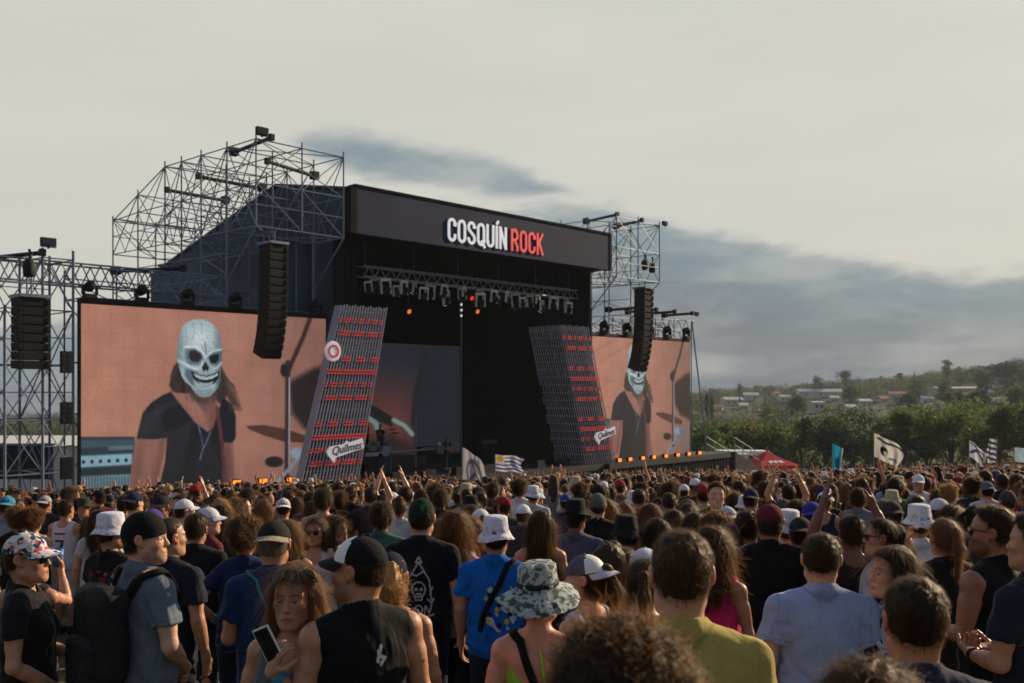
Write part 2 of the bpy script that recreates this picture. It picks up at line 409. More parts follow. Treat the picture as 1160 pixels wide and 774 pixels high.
def build_world():
    w = bpy.data.worlds.new('World'); scene.world = w; w.use_nodes = True
    nt = w.node_tree; N = nt.nodes; L = nt.links
    for n in list(N): N.remove(n)
    out = N.new('ShaderNodeOutputWorld'); bg = N.new('ShaderNodeBackground')
    L.new(bg.outputs[0], out.inputs['Surface'])
    def math_(op, a, b=None, c=None, clamp=False):
        n = N.new('ShaderNodeMath'); n.operation = op; n.use_clamp = clamp
        for i, x in enumerate((a, b, c)):
            if x is None: continue
            if isinstance(x, (int, float)): n.inputs[i].default_value = x
            else: L.new(x, n.inputs[i])
        return n.outputs[0]
    def mix(f, a, b):
        n = N.new('ShaderNodeMix'); n.data_type = 'RGBA'
        for s, x in (('Factor', f), ('A', a), ('B', b)):
            if isinstance(x, tuple): n.inputs[s].default_value = (*x, 1)
            elif isinstance(x, (int, float)): n.inputs[s].default_value = x
            else: L.new(x, n.inputs[s])
        return n.outputs['Result']
    def smooth(v, a, b):
        n = N.new('ShaderNodeMapRange'); n.interpolation_type = 'SMOOTHSTEP'
        L.new(v, n.inputs['Value']); n.inputs['From Min'].default_value = a; n.inputs['From Max'].default_value = b
        return n.outputs['Result']
    sky = N.new('ShaderNodeTexSky'); sky.sky_type = 'NISHITA'; sky.sun_disc = False
    sky.sun_elevation = R(SUN_EL); sky.sun_rotation = R(SUN_AZ); sky.dust_density = 3.0; sky.air_density = 1.5
    skyc = N.new('ShaderNodeVectorMath'); skyc.operation = 'SCALE'; L.new(sky.outputs[0], skyc.inputs[0]); skyc.inputs['Scale'].default_value = 1.0
    tc = N.new('ShaderNodeTexCoord')
    sx = N.new('ShaderNodeSeparateXYZ'); L.new(tc.outputs['Generated'], sx.inputs[0])
    az = math_('MULTIPLY', math_('ARCTAN2', sx.outputs[0], sx.outputs[1]), 57.2958)
    el = math_('MULTIPLY', math_('ARCSINE', sx.outputs[2]), 57.2958)
    # noise stretched along the horizon
    def noise(scale, sz, det=5, rough=.55):
        mp = N.new('ShaderNodeMapping'); mp.inputs['Scale'].default_value = (1, 1, sz)
        L.new(tc.outputs['Generated'], mp.inputs['Vector'])
        n = N.new('ShaderNodeTexNoise'); n.inputs['Scale'].default_value = scale; n.inputs['Detail'].default_value = det
        n.inputs['Roughness'].default_value = rough
        L.new(mp.outputs[0], n.inputs['Vector']); return n.outputs['Fac']
    n1 = noise(5, 3.5); n2 = noise(14, 3.0, 6); n3 = noise(3.2, 5)
    # the cloud bank's upper edge as a function of azimuth (degrees)
    cv = N.new('ShaderNodeFloatCurve')
    pts = [(-180, 5), (-60, 4.0), (-28, 4.0), (-18, 5.5), (-11, 9.0), (-8, 10.2), (-4.5, 10.4), (-1, 10.3), (2.0, 10.5), (3.6, 10.5), (7, 10.1), (10.5, 9.2), (14.5, 8.2), (20, 7.0), (28, 6.3), (60, 6), (180, 5)]
    c = cv.mapping.curves[0].points
    while len(c) < len(pts): c.new(.5, .5)
    for p, (a, e) in zip(c, pts):
        p.location = ((a + 180) / 360, e / 20); p.handle_type = 'AUTO'
    cv.mapping.update()
    L.new(math_('DIVIDE', math_('ADD', az, 180.0), 360.0), cv.inputs['Value'])
    edge = math_('MULTIPLY', cv.outputs[0], 20.0)
    n4 = noise(38, 2.6, 6, .6)
    wob = math_('ADD', math_('ADD', math_('MULTIPLY', math_('SUBTRACT', n1, .5), 3.0), math_('MULTIPLY', math_('SUBTRACT', n2, .5), 2.4)), math_('MULTIPLY', math_('SUBTRACT', n4, .5), 1.3))
    dist = math_('SUBTRACT', math_('ADD', edge, wob), el)          # >0 inside the bank
    bank0 = smooth(dist, -.35, 1.1)
    # the streak of cloud lying over the roof, flat below, frayed above
    pc = math_('SUBTRACT', 12.7, math_('MULTIPLY', math_('ADD', az, 5.5), .165))
    up_ = math_('SUBTRACT', el, math_('ADD', pc, math_('MULTIPLY', wob, .55)))
    thick = math_('MULTIPLY', smooth(az, 7.0, -3.0), math_('MULTIPLY', smooth(az, -15.0, -8.5), 1.25))
    pl = math_('SUBTRACT', thick, math_('ABSOLUTE', up_))
    plume = math_('MULTIPLY', math_('MULTIPLY', smooth(pl, -.35, .75), smooth(thick, .15, .6)), .9)
    bank = math_('MAXIMUM', bank0, plume)
    deep = smooth(dist, .3, 5.5)
    cream = mix(smooth(n3, .3, .7), lin(212, 211, 201), lin(218, 216, 205))
    cream = mix(smooth(el, 22.0, 42.0), cream, lin(118, 131, 156))
    rear = smooth(math_('ABSOLUTE', az), 45.0, 110.0)
    # the wisp's middle is thinner: light shows between plume and bank
    gap = math_('MULTIPLY', smooth(n1, .45, .68), .35)
    blue = lin(126, 147, 158); grey = lin(97, 111, 125)
    cb = mix(deep, blue, grey)
    cb = mix(math_('MULTIPLY', smooth(n2, .42, .70), .34), cb, lin(170, 179, 184))
    cb = mix(math_('MULTIPLY', smooth(n4, .50, .75), .22), cb, lin(92, 104, 118))
    lowgap = math_('MULTIPLY', math_('MULTIPLY', smooth(math_('ABSOLUTE', math_('SUBTRACT', az, 11.2)), 2.6, .3), smooth(math_('ABSOLUTE', math_('SUBTRACT', el, 1.3)), 1.0, .1)), .55)
    cb = mix(lowgap, cb, lin(198, 198, 190))
    cloud = mix(math_('SUBTRACT', bank, math_('MULTIPLY', bank, gap)), cream, cb)
    cloud = mix(math_('MULTIPLY', rear, .85), cloud, lin(116, 127, 148))
    # thin veil of cloud over the physical sky
    sk = N.new('ShaderNodeVectorMath'); sk.operation = 'SCALE'; L.new(skyc.outputs[0], sk.inputs[0]); sk.inputs['Scale'].default_value = .06
    fin = mix(.93, sk.outputs[0], cloud)
    fin2 = N.new('ShaderNodeVectorMath'); fin2.operation = 'SCALE'; L.new(fin, fin2.inputs[0]); fin2.inputs['Scale'].default_value = 8.5
    L.new(fin2.outputs[0], bg.inputs['Color'])
    bg.inputs['Strength'].default_value = .1
build_world()

# haze: one box of thin air round the whole place
hm = bpy.data.materials.new('haze_air'); hm.use_nodes = True
for n in list(hm.node_tree.nodes): hm.node_tree.nodes.remove(n)
ho = hm.node_tree.nodes.new('ShaderNodeOutputMaterial'); hv = hm.node_tree.nodes.new('ShaderNodeVolumePrincipled')
hv.inputs['Density'].default_value = .00027; hv.inputs['Color'].default_value = (.70, .80, .92, 1)
hv.inputs['Anisotropy'].default_value = 0.0
hm.node_tree.links.new(hv.outputs[0], ho.inputs['Volume'])
hz = MB().box((-1250, -90, -131), (1250, 1450, 75)).build('haze', hm)
tag(hz, 'thin pale evening haze over the field and valley', 'haze', kind='stuff')
# ------------------------------------------------------------------ stage frame: u along the front (to the far side), v towards the back
TH = math.atan2(.736, .677)
P0 = Vector((-16.04, 36.47, 0))
RU = Vector((.677, .736, 0)).normalized(); RV = Vector((-RU.y, RU.x, 0))
def S(u, v, z=0.0):
    return P0 + RU * u + RV * v + Vector((0, 0, z))
Z = lambda zr: zr + HC                      # heights measured from the camera
DECK = Z(-4.46)
def gs(u, v):
    p = S(u, v); return gz(p.x, p.y)
def inv(px, py, v):
    """where the sight line of a photo point meets the upright plane at depth v"""
    k = (px - 580) / FP
    q = P0 + RV * v
    u = (k * q.y - q.x) / (RU.x - k * RU.y)
    p = S(u, v)
    return u, HC - (py - 440) / FP * p.y
def sthing(name, u, v, z, label, cat, group=None):
    return empty(name, S(u, v, z), TH, label, cat, group)
class LB(MB):
    """mesh builder in stage coordinates, made local to a thing standing at (u, v, z)"""
    def __init__(s, o=(0, 0, 0)):
        super().__init__(); s.o = Vector(o)
    def add(s, vs, fs):
        return super().add([Vector(v) - s.o for v in vs], fs)
    def tube(s, pts, r, n=8, caps=True, sc=None):
        return super().tube([Vector(p) - s.o for p in pts], r, n, caps)

# ---- the stage itself
so = (20.9, 0, gs(20.9, 0))
stage = sthing('concert_stage', *so, 'big black festival stage with a lit name sign on its sloping roof', 'stage')
def spart(name, m, fn, parent=stage, o=so):
    b = LB(o); fn(b); return b.build(name, m, parent)
def f_deck(b):
    b.box((11.3, -1.2, DECK-.35), (30.5, 16.6, DECK)); b.box((-.3, -1.5, DECK-.35), (11.2, .9, DECK-.004)); b.box((30.6, -1.5, DECK-.35), (44.6, .9, DECK-.004))
spart('deck', M['deck'], f_deck)
def f_skirt(b):
    for (u0, u1, v) in ((-.3, 11.2, -1.42), (11.3, 30.5, -1.12), (30.6, 44.6, -1.42)):
        n = int((u1-u0)*5)
        for i in range(n):                     # pleated cloth
            a = u0 + (u1-u0)*i/n; c = u0 + (u1-u0)*(i+1)/n; w = .05 if i % 2 else 0
            b.box((a, v+w, min(gs(a, v), gs(c, v))-.2), (c-.004, v+w+.03, DECK-.353))
spart('skirt', M['black'], f_skirt)
UL, UR = 11.55, 30.25
ZF0, ZF1 = Z(6.93), Z(9.02)
def f_fascia(b):
    b.box((UL, -1.75, ZF0), (UR, -1.45, ZF1))
fascia = spart('fascia', M['fascia'], f_fascia)
spart('roof_edge', M['black'], lambda b: (b.box((UL-.12, -1.8, ZF1+.003), (UR+.12, -1.3, ZF1+.1)), b.box((UL-.35, -1.78, ZF0), (UL-.004, -1.3, ZF1)), b.box((UR+.004, -1.78, ZF0), (UR+.2, -1.3, ZF1))))
def f_roof(b):
    prof = [(-1.3, ZF1+.02), (4.2, Z(9.95)), (16.8, Z(6.5))]
    for (v0, z0), (v1, z1) in zip(prof, prof[1:]):
        b.hexa([(UL-.3, v0, z0-.12), (UR+.3, v0, z0-.12), (UR+.3, v1, z1-.12), (UL-.3, v1, z1-.12), (UL-.3, v0, z0), (UR+.3, v0, z0), (UR+.3, v1, z1), (UL-.3, v1, z1)])
spart('roof', M['tarp'], f_roof)
spart('ceiling', M['black'], lambda b: b.box((UL, -1.44, ZF0+.02), (UR, 16.4, ZF0+.1)))
def f_side(b, u, th):
    zb = DECK
    prof = [(-.3, zb), (16.8, zb), (16.8, Z(6.35)), (4.2, Z(9.8)), (-1.25, Z(8.88)), (-1.25, ZF0+.12), (-.3, ZF0-.02)]
    n = len(prof)
    b.add([(u, v, z) for v, z in prof] + [(u+th, v, z) for v, z in prof],
          [tuple(range(n)), tuple(reversed(range(n, 2*n)))] + [(i, n+i, n+(i+1) % n, (i+1) % n) for i in range(n)])
spart('side_tarp', M['tarp'], lambda b: f_side(b, UL-.2, .15))
spart('side_tarp', M['tarp'], lambda b: f_side(b, UR+.05, .15))
spart('side_drape', M['black'], lambda b: b.box((UL+.02, -.2, DECK+.004), (UL+.08, 16.2, ZF0)))
spart('side_drape', M['black'], lambda b: b.box((UR-.08, -.2, DECK+.004), (UR-.02, 16.2, ZF0)))
spart('back_drape', M['black'], lambda b: b.box((UL+.1, 16.0, DECK+.004), (UR-.1, 16.1, ZF0)))
# masking drapes beside the opening and the pale tarp with its white post over the near screen
def f_mask(b, u0, u1, v, z0, z1):
    n = max(3, int((u1-u0)/.16))
    for i in range(n):
        a = u0+(u1-u0)*i/n; c = u0+(u1-u0)*(i+1)/n
        b.box((a, v+(.05 if i % 2 else 0), z0), (c-.003, v+.05+(.05 if i % 2 else 0), z1))
spart('masking_drape', M['black'], lambda b: f_mask(b, 11.32, 12.7, -.35, DECK+.01, ZF0-.01))
spart('masking_drape', M['black'], lambda b: f_mask(b, 27.5, 30.2, 1.2, DECK+.01, ZF0-.01))
spart('front_tarp', M['tarp'], lambda b: b.box((8.3, .95, Z(2.7)), (11.1, 1.0, Z(6.75))))
spart('post', M['steel_light'], lambda b: b.tube([(10.95, .7, Z(2.6)), (10.95, .7, Z(6.75))], .055))
for u in (8.4, 9.3, 10.1):
    spart('post', M['steel'], lambda b, u=u: b.tube([(u, .8, Z(2.6)), (u, .8, Z(6.75))], .035))

# ---- the sign on the fascia: block letters made of thick strokes
def arc(cx, cz, rx, rz, a0, a1, n=8):
    return [(cx + rx*math.cos(R(a0+(a1-a0)*i/n)), cz + rz*math.sin(R(a0+(a1-a0)*i/n))) for i in range(n+1)]
W_, T_ = .46, .12          # letter width / stroke (letter height 1)
def glyph(ch):
    w = W_; r = .2; t = T_/2; l, rr, lo, hi = t, w-t, t, 1-t; cx = w/2; rx = (rr-l)/2
    if ch == 'O': return [arc(cx, hi-r, rx, r, 0, 180) + arc(cx, lo+r, rx, r, 180, 360) + [(rr, hi-r)]]
    if ch == 'C': return [[(rr, .66), (rr, hi-r)] + arc(cx, hi-r, rx, r, 0, 180) + arc(cx, lo+r, rx, r, 180, 360) + [(rr, .34)]]
    if ch == 'S': return [[(rr, .70), (rr, hi-r)] + arc(cx, hi-r, rx, r, 0, 180) + [(l, .70), (l+.05, .6), (cx, .5), (rr-.05, .4), (rr, .30)] + arc(cx, lo+r, rx, r, 0, -180) + [(l, .30)]]
    if ch == 'Q': return glyph('O') + [[(cx+.02, .24), (rr+.06, -.06)]]
    if ch == 'U': return [[(l, 1), (l, lo+r)] + arc(cx, lo+r, rx, r, 180, 360) + [(rr, 1)]]
    if ch == 'Í': return [[(t, 0), (t, 1)], [(t-.01, 1.06), (t+.12, 1.22)]]
    if ch == 'N': return [[(l, 0), (l, 1)], [(l, .97), (rr, .03)], [(rr, 0), (rr, 1)]]
    if ch == 'R': return [[(l, 0), (l, 1)], [(l, hi), (cx, hi)] + arc(cx, hi-.22, rx, .22, 90, -90) + [(l, hi-.44)], [(cx, hi-.44), (rr, .22), (rr, 0)]]
    if ch == 'K': return [[(l, 0), (l, 1)], [(rr, 1), (l+.03, .45)], [(l+.1, .58), (rr+.01, 0)]]
    return []
def stroke_prism(b, pts, t, y0, y1, X):
    """a mitred flat stroke of thickness t given depth from y0 to y1; X maps (x, z) to stage (u, z)"""
    n = len(pts); Lf = []; Rt = []
    for i, (x, z) in enumerate(pts):
        a = Vector(pts[max(i-1, 0)]); c = Vector(pts[min(i+1, n-1)]); p = Vector((x, z))
        d1 = (p-a).normalized() if i > 0 else (c-p).normalized()
        d2 = (c-p).normalized() if i < n-1 else d1
        d = (d1+d2); d = d.normalized() if d.length > 1e-6 else d1
        nn = Vector((-d.y, d.x)); k = t/2/max(.5, nn.dot(Vector((-d1.y, d1.x))))
        Lf.append(p+nn*k); Rt.append(p-nn*k)
    vs = []
    for y in (y0, y1):
        for q in Lf+Rt:
            u, z = X(q.x, q.y); vs.append((u, y, z))
    m = 2*n; fs = []
    for i in range(n-1):
        fs += [(i, i+1, n+i+1, n+i), (m+i+1, m+i, m+n+i, m+n+i+1), (i+1, i, m+i, m+i+1), (n+i, n+i+1, m+n+i+1, m+n+i)]
    fs += [(0, n, m+n, m), (n-1, m+n-1, m+2*n-1, 2*n-1)]
    b.add(vs, fs)
u0s = inv(507.5, 275, -1.8)[0]; u1s = inv(616, 290, -1.8)[0]
zlo = inv(510, 273.5, -1.8)[1]; zhi = inv(510, 246.5, -1.8)[1]
Hs = zhi - zlo
word = 'COSQUÍN ROCK'; adv = []; x = 0
for ch in word:
    adv.append(x); x += {' ': .17, 'Í': T_+.10}.get(ch, W_+.09)
kx = (u1s-u0s)/(x-.09)
for ch, a in zip(word, adv):
    if ch == ' ': continue
    b = LB(so)
    for j, s_ in enumerate(glyph(ch)):
        stroke_prism(b, s_, T_, -1.81+.004*j, -1.757+.004*j, lambda X, Zz: (u0s+(a+X)*kx, zlo+Zz*Hs))
    b.build('letter', M['letter_white' if a < adv[7] else 'letter_red'], fascia)

# ---- pictures on the screens: painted per vertex as emitted light
def seg_dist(PX, PY, pts, closed):
    d = np.full(PX.shape, 1e9)
    n = len(pts)
    for i in range(n if closed else n-1):
        ax, ay = pts[i]; bx, by = pts[(i+1) % n]
        dx, dy = bx-ax, by-ay
        t = np.clip(((PX-ax)*dx+(PY-ay)*dy)/(dx*dx+dy*dy+1e-9), 0, 1)
        d = np.minimum(d, np.hypot(PX-ax-t*dx, PY-ay-t*dy))
    return d
def poly_sd(PX, PY, pts):
    ins = np.zeros(PX.shape, bool); n = len(pts)
    for i in range(n):
        ax, ay = pts[i]; bx, by = pts[(i+1) % n]
        if ay == by: continue
        c = ((ay > PY) != (by > PY)) & (PX < (bx-ax)*(PY-ay)/(by-ay)+ax)
        ins ^= c
    d = seg_dist(PX, PY, pts, True)
    return np.where(ins, -d, d)
class Paint:
    def __init__(s, PX, PY, base):
        s.x, s.y = PX, PY; s.c = np.tile(np.array(base, float), PX.shape+(1,)) if np.ndim(base) == 1 else base
    def put(s, al, col):
        al = np.clip(al, 0, 1)[..., None]; s.c = s.c*(1-al)+np.array(col, float)*al
    def poly(s, pts, col, soft=3, op=1): s.put(op*np.clip(.5-poly_sd(s.x, s.y, pts)/soft, 0, 1), col)
    def line(s, pts, w, col, soft=2, op=1): s.put(op*np.clip(.5-(seg_dist(s.x, s.y, pts, False)-w/2)/soft, 0, 1), col)
    def ell(s, cx, cy, rx, ry, col, soft=.15, op=1):
        d = np.hypot((s.x-cx)/rx, (s.y-cy)/ry)-1; s.put(op*np.clip(.5-d/soft, 0, 1), col)
    def out(s):
        c = np.clip(s.c, 0, 255)/255
        return np.where(c <= .04045, c/12.92, ((c+.055)/1.055)**2.4)
def vnoise(x, y, sc, seed):
    r = np.random.default_rng(seed); o = np.zeros_like(x)
    for _ in range(6):
        a = r.uniform(0, 6.28); f = r.uniform(.6, 1.8)/sc; o += np.sin((x*math.cos(a)+y*math.sin(a))*f*6.28+r.uniform(0, 6.28))
    return o/6
def paint_musician(PX, PY):
    # coordinates: thirds of a photo pixel round the masked player
    bg = np.stack([174-PX*.020-0*PY, 121-PX*.012, 102-PX*.004], -1)*np.ones(PX.shape+(1,))
    p = Paint(PX, PY, bg)
    nz = vnoise(PX, PY, 260, 3); p.c *= (1+.03*nz)[..., None]
    # amplifier behind
    p.poly([(-190, 545), (45, 545), (60, 820), (-190, 820)], (40, 54, 64), 6)
    p.poly([(-190, 560), (45, 556), (45, 585), (-190, 590)], (62, 84, 94), 6, .8); p.poly([(-60, 583), (40, 580), (40, 596), (-60, 600)], (130, 150, 158), 5, .5)
    p.poly([(-180, 622), (34, 612), (34, 656), (-180, 668)], (128, 166, 180), 7)
    for i in range(6): p.ell(-160+i*34, 646-i*1.5, 7, 8, (30, 42, 52), .5)
    p.poly([(-190, 676), (34, 666), (34, 690), (-190, 700)], (34, 44, 54), 6)
    p.poly([(-190, 704), (28, 694), (28, 820), (-190, 820)], (104, 132, 144), 6)
    for i in range(18): p.line([(-186+i*12, 706), (-186+i*12, 810)], 4, (44, 58, 68), 3)
    # drum kit
    p.poly([(655, 330), (760, 270), (860, 250), (860, 560), (720, 510), (670, 450)], (44, 36, 38), 26, .95)
    p.poly([(488, 502), (560, 498), (650, 515), (735, 545), (735, 570), (640, 565), (560, 540), (500, 516)], (84, 56, 48), 6)
    p.line([(748, 60), (715, 150), (670, 250), (655, 290)], 17, (62, 46, 46), 8)
    p.line([(655, 250), (652, 700)], 20, (58, 46, 50), 6); p.line([(661, 310), (660, 690)], 7, (158, 156, 166), 3)
    p.ell(640, 280, 15, 26, (40, 34, 36), .3)
    p.line([(735, 590), (600, 740)], 14, (136, 150, 164), 5); p.line([(790, 560), (640, 745)], 12, (120, 132, 150), 5)
    p.ell(600, 645, 36, 22, (40, 36, 40), .3); p.ell(690, 610, 24, 22, (150, 168, 184), .5)
    for i in range(5):
        for j in range(3): p.ell(720+i*22, 600+j*44+(i % 2)*22, 9, 16, (110, 126, 142), .5, .8)
    # hair behind
    hair = (46, 38, 40)
    def F(*q): return [(x-193, y-20) for x, y in q]
    p.poly(F((408, 262), (388, 305), (374, 362), (396, 388), (452, 404), (480, 400), (448, 352), (424, 310)), hair, 7)
    p.poly(F((580, 285), (604, 335), (622, 392), (655, 446), (626, 434), (602, 402), (590, 440), (560, 420), (560, 380)), (54, 44, 46), 12)
    # arms
    p.poly([(52, 548), (170, 548), (156, 640), (128, 760), (60, 800), (22, 800), (33, 640)], (140, 96, 86), 6)
    p.poly([(60, 560), (90, 556), (70, 700), (44, 790), (25, 790), (38, 640)], (122, 82, 76), 20, .7)
    p.poly([(408, 565), (438, 560), (440, 700), (470, 750), (440, 800), (388, 800)], (136, 92, 85), 6)
    # shirt
    p.poly([(188, 366), (150, 382), (108, 412), (76, 452), (52, 552), (110, 556), (172, 551), (166, 640), (130, 800), (402, 800), (392, 640), (402, 568), (432, 570), (447, 548), (447, 462), (430, 415), (398, 388), (374, 452), (336, 524), (282, 482), (226, 402)], (30, 31, 38), 6)
    p.ell(340, 690, 90, 110, (50, 45, 40), .8, .5)
    p.poly([(84, 450), (120, 410), (190, 372), (160, 430), (120, 520), (60, 548)], (44, 46, 54), 30, .6)
    # chest, neck and the dark beard below the mask
    p.poly(F((382, 386), (440, 392), (560, 392), (566, 470), (548, 536), (524, 542), (482, 512), (432, 452)), (142, 98, 88), 7)
    p.poly(F((450, 420), (500, 430), (515, 500), (490, 505), (455, 460)), (164, 116, 102), 20, .6)
    p.poly(F((548, 420), (566, 440), (566, 480), (548, 530), (530, 500)), (104, 70, 66), 16, .6)
    p.poly(F((425, 330), (452, 385), (474, 420), (512, 436), (556, 420), (588, 372), (592, 320), (560, 350), (470, 350)), (56, 46, 47), 14)
    p.poly(F((470, 405), (500, 450), (520, 470), (545, 440), (560, 405)), (74, 58, 56), 18, .55)
    p.line(F((478, 450), (492, 505), (530, 545)), 4, (116, 98, 98), 3); p.line(F((492, 520), (512, 612), (540, 545)), 5, (92, 108, 132), 4)
    p.line(F((510, 608), (498, 655)), 6, (88, 102, 122), 4)
    p.line(F((566, 450), (588, 610), (600, 820)), 15, (88, 50, 52), 7)
    # loose strands, cloth creases and skin shading
    r_ = np.random.default_rng(4)
    for i in range(26):
        x0 = 214+r_.uniform(-26, 22); p.line([(x0+8, 245+r_.uniform(0, 30)), (x0-4, 300), (x0+r_.uniform(-14, 14), 368)], 2.2, (88, 70, 62) if i % 2 else (34, 28, 30), 3, .6)
    for i in range(30):
        x0 = 388+i*.9; p.line([(x0, 262+i*2), (x0+24+r_.uniform(-6, 8), 340), (x0+40+r_.uniform(-16, 22), 440)], 2.2, (96, 74, 66) if i % 2 else (46, 36, 38), 3, .55)
    for i in range(22):
        x0 = 246+i*6; p.line([(x0, 330), (x0+r_.uniform(-5, 5), 372), (x0+r_.uniform(-12, 12), 405)], 2.4, (104, 84, 76) if i % 3 else (48, 38, 40), 3, .5)
    for i in range(16):
        x0 = r_.uniform(90, 400); y0 = r_.uniform(430, 760); p.line([(x0, y0), (x0+r_.uniform(-40, 40), y0+r_.uniform(30, 80))], r_.uniform(3, 9), (50, 51, 60) if i % 2 else (24, 25, 30), 9, .45)
    p.poly([(150, 560), (170, 552), (150, 660), (124, 760), (104, 760)], (96, 62, 58), 26, .6)
    p.poly([(408, 570), (424, 566), (420, 720), (392, 760)], (98, 64, 60), 16, .6)
    p.poly([(300, 360), (356, 356), (372, 440), (346, 500), (330, 440)], (120, 80, 72), 26, .55)
    # the skull mask
    sk = F((470, 98), (510, 96), (552, 116), (577, 155), (583, 200), (586, 240), (586, 266), (578, 292), (578, 340), (570, 366), (554, 388), (540, 401), (520, 408), (496, 405), (478, 390), (462, 364), (440, 347), (426, 326), (418, 297), (409, 270), (405, 235), (411, 180), (420, 140), (440, 112))
    p.poly(sk, (150, 168, 175), 4)
    ins = np.clip(.5-poly_sd(PX, PY, sk)/4, 0, 1)
    def inp(pts, col, soft=6, op=1): p.put(ins*op*np.clip(.5-poly_sd(PX, PY, F(*pts))/soft, 0, 1), col)
    def inl(pts, w, col, soft=4, op=1): p.put(ins*op*np.clip(.5-(seg_dist(PX, PY, F(*pts), False)-w/2)/soft, 0, 1), col)
    cx_, cy_ = PX-(497-193), PY-(190-20)
    p.put(ins*np.clip(1-np.hypot(cx_/80, (cy_+20)/85), 0, 1)*1.1, (200, 212, 214))
    p.put(ins*np.clip((np.abs(cx_+4)-58)/34, 0, 1)*.75, (84, 102, 112))
    p.put(ins*np.clip((PX-(545-193))/50, 0, 1)*.5, (98, 116, 124)); p.put(ins*np.clip((PY-325)/70, 0, 1)*.3, (90, 106, 112))
    p.put(ins*np.clip(.26*vnoise(PX, PY, 20, 9)+.16*vnoise(PX, PY, 10, 19), 0, 1), (72, 90, 100)); p.put(ins*np.clip(-.26*vnoise(PX, PY, 24, 29), 0, 1), (212, 222, 222))
    for q in (((440, 130), (446, 175), (436, 215)), ((470, 110), (474, 150), (466, 180)), ((500, 105), (506, 150)), ((548, 190), (560, 205), (572, 200)), ((430, 190), (424, 225))): inl(q, 2.2, (84, 104, 114), 3, .6)
    dk, md = (26, 30, 36), (70, 86, 96)
    inp(((440, 215), (475, 208), (512, 232), (512, 262), (490, 280), (455, 278), (438, 255)), md, 12, .75); inp(((526, 240), (552, 226), (584, 222), (586, 262), (566, 282), (536, 278)), md, 12, .75)
    inp(((455, 225), (476, 219), (500, 233), (506, 250), (492, 267), (466, 266), (452, 248)), dk, 5); inp(((532, 247), (550, 238), (571, 235), (573, 256), (560, 273), (541, 271)), dk, 5)
    inl(((438, 208), (478, 207), (508, 226), (518, 246)), 8, (206, 216, 218), 6); inl(((526, 242), (548, 224), (580, 218)), 7, (190, 202, 206), 6)
    inl(((517, 190), (521, 214), (520, 240)), 4, md, 5, .8); inl(((507, 205), (511, 226)), 3, md, 4, .6)
    inp(((520, 264), (534, 290), (528, 305), (520, 297), (511, 306), (505, 289)), dk, 4); inl(((508, 262), (500, 292)), 5, (196, 206, 208), 5, .8); inl(((532, 266), (542, 292)), 4, (170, 184, 188), 5, .7)
    inp(((440, 292), (470, 298), (492, 312), (470, 330), (478, 372), (452, 352), (436, 322)), md, 12, .8); inp(((584, 296), (566, 304), (552, 316), (566, 336), (562, 372), (578, 350)), md, 10, .8)
    inl(((410, 262), (440, 276), (466, 290), (490, 296)), 9, (196, 208, 212), 7, .9); inl(((586, 268), (566, 288), (548, 298)), 8, (176, 190, 196), 7, .9)
    inl(((420, 296), (432, 325), (452, 350), (474, 378)), 8, (168, 184, 190), 8, .8)
    inp(((462, 304), (494, 318), (524, 322), (556, 314), (575, 302), (572, 330), (556, 352), (524, 360), (494, 354), (470, 332)), dk, 5)
    inp(((472, 312), (496, 322), (524, 326), (556, 318), (570, 309), (566, 322), (548, 333), (522, 339), (496, 335), (478, 324)), (196, 206, 206), 3)
    inp(((486, 343), (506, 350), (530, 351), (552, 343), (546, 354), (524, 360), (500, 357)), (158, 170, 172), 4)
    for i in range(9): inl(((480+i*10, 316), (482+i*9.4, 336)), 1.5, (70, 82, 90), 1.6, .8)
    for i in range(6): inl(((488+i*11, 366), (492+i*9, 398)), 2.6, (92, 108, 116), 3, .7)
    inl(((470, 362), (500, 374), (530, 374), (556, 362)), 4, (180, 194, 198), 5, .7)
    for i in range(9): x0 = 270+i*14; p.line([(x0, 375+8*abs(i-4)*-.6), (x0+r_.uniform(-6, 6), 396), (x0+r_.uniform(-10, 10), 418)], 2, (92, 74, 68) if i % 2 else (40, 32, 34), 3, .5)
    # camera grain, softer light to the side and the seams of the panels
    g_ = 1+.05*vnoise(PX, PY, 120, 31)+.03*np.random.default_rng(2).normal(size=PX.shape)
    g_ *= 1-.16*np.clip((PX-470)/330, 0, 1)-.10*np.clip((PY-560)/260, 0, 1)
    p.c = p.c*g_[..., None]
    return p.out()
def to_A(u_, z_):
    """screen point of the near screen -> drawing coordinates"""
    p = P0[:, None]*0 if False else None
    X = P0.x+RU.x*u_; Y = P0.y+RU.y*u_
    px = 580+X/Y*FP; py = 440-(z_-HC)/Y*FP
    return (px-140)*3.519, (py-340)*3.519
SW, SZ0, SZ1 = 11.15, Z(-4.42), Z(3.16)
nu, nz_ = 300, 210
uu, zz = np.meshgrid(np.linspace(0, SW, nu), np.linspace(SZ0, SZ1, nz_), indexing='ij')
PA, PB = to_A(uu, zz)
colA = paint_musician(PA, PB)
seam = 1-.10*((np.abs(((uu/SW*20) % 1)-.5) > .47) | (np.abs((((zz-SZ0)/(SZ1-SZ0)*14) % 1)-.5) > .47))
colA = colA*seam[..., None]
Vs = np.stack([uu, np.zeros_like(uu), zz-SZ0], -1).reshape(-1, 3)
ii, jj = np.meshgrid(np.arange(nu-1), np.arange(nz_-1), indexing='ij')
q0 = (ii*nz_+jj).ravel()
F4 = np.stack([q0, q0+nz_, q0+nz_+1, q0+1], -1)
scr_me = np_mesh('display', Vs, F4, None, [M['screen']], smooth=False)
set_color(scr_me, 'picture', colA.reshape(-1, 3))
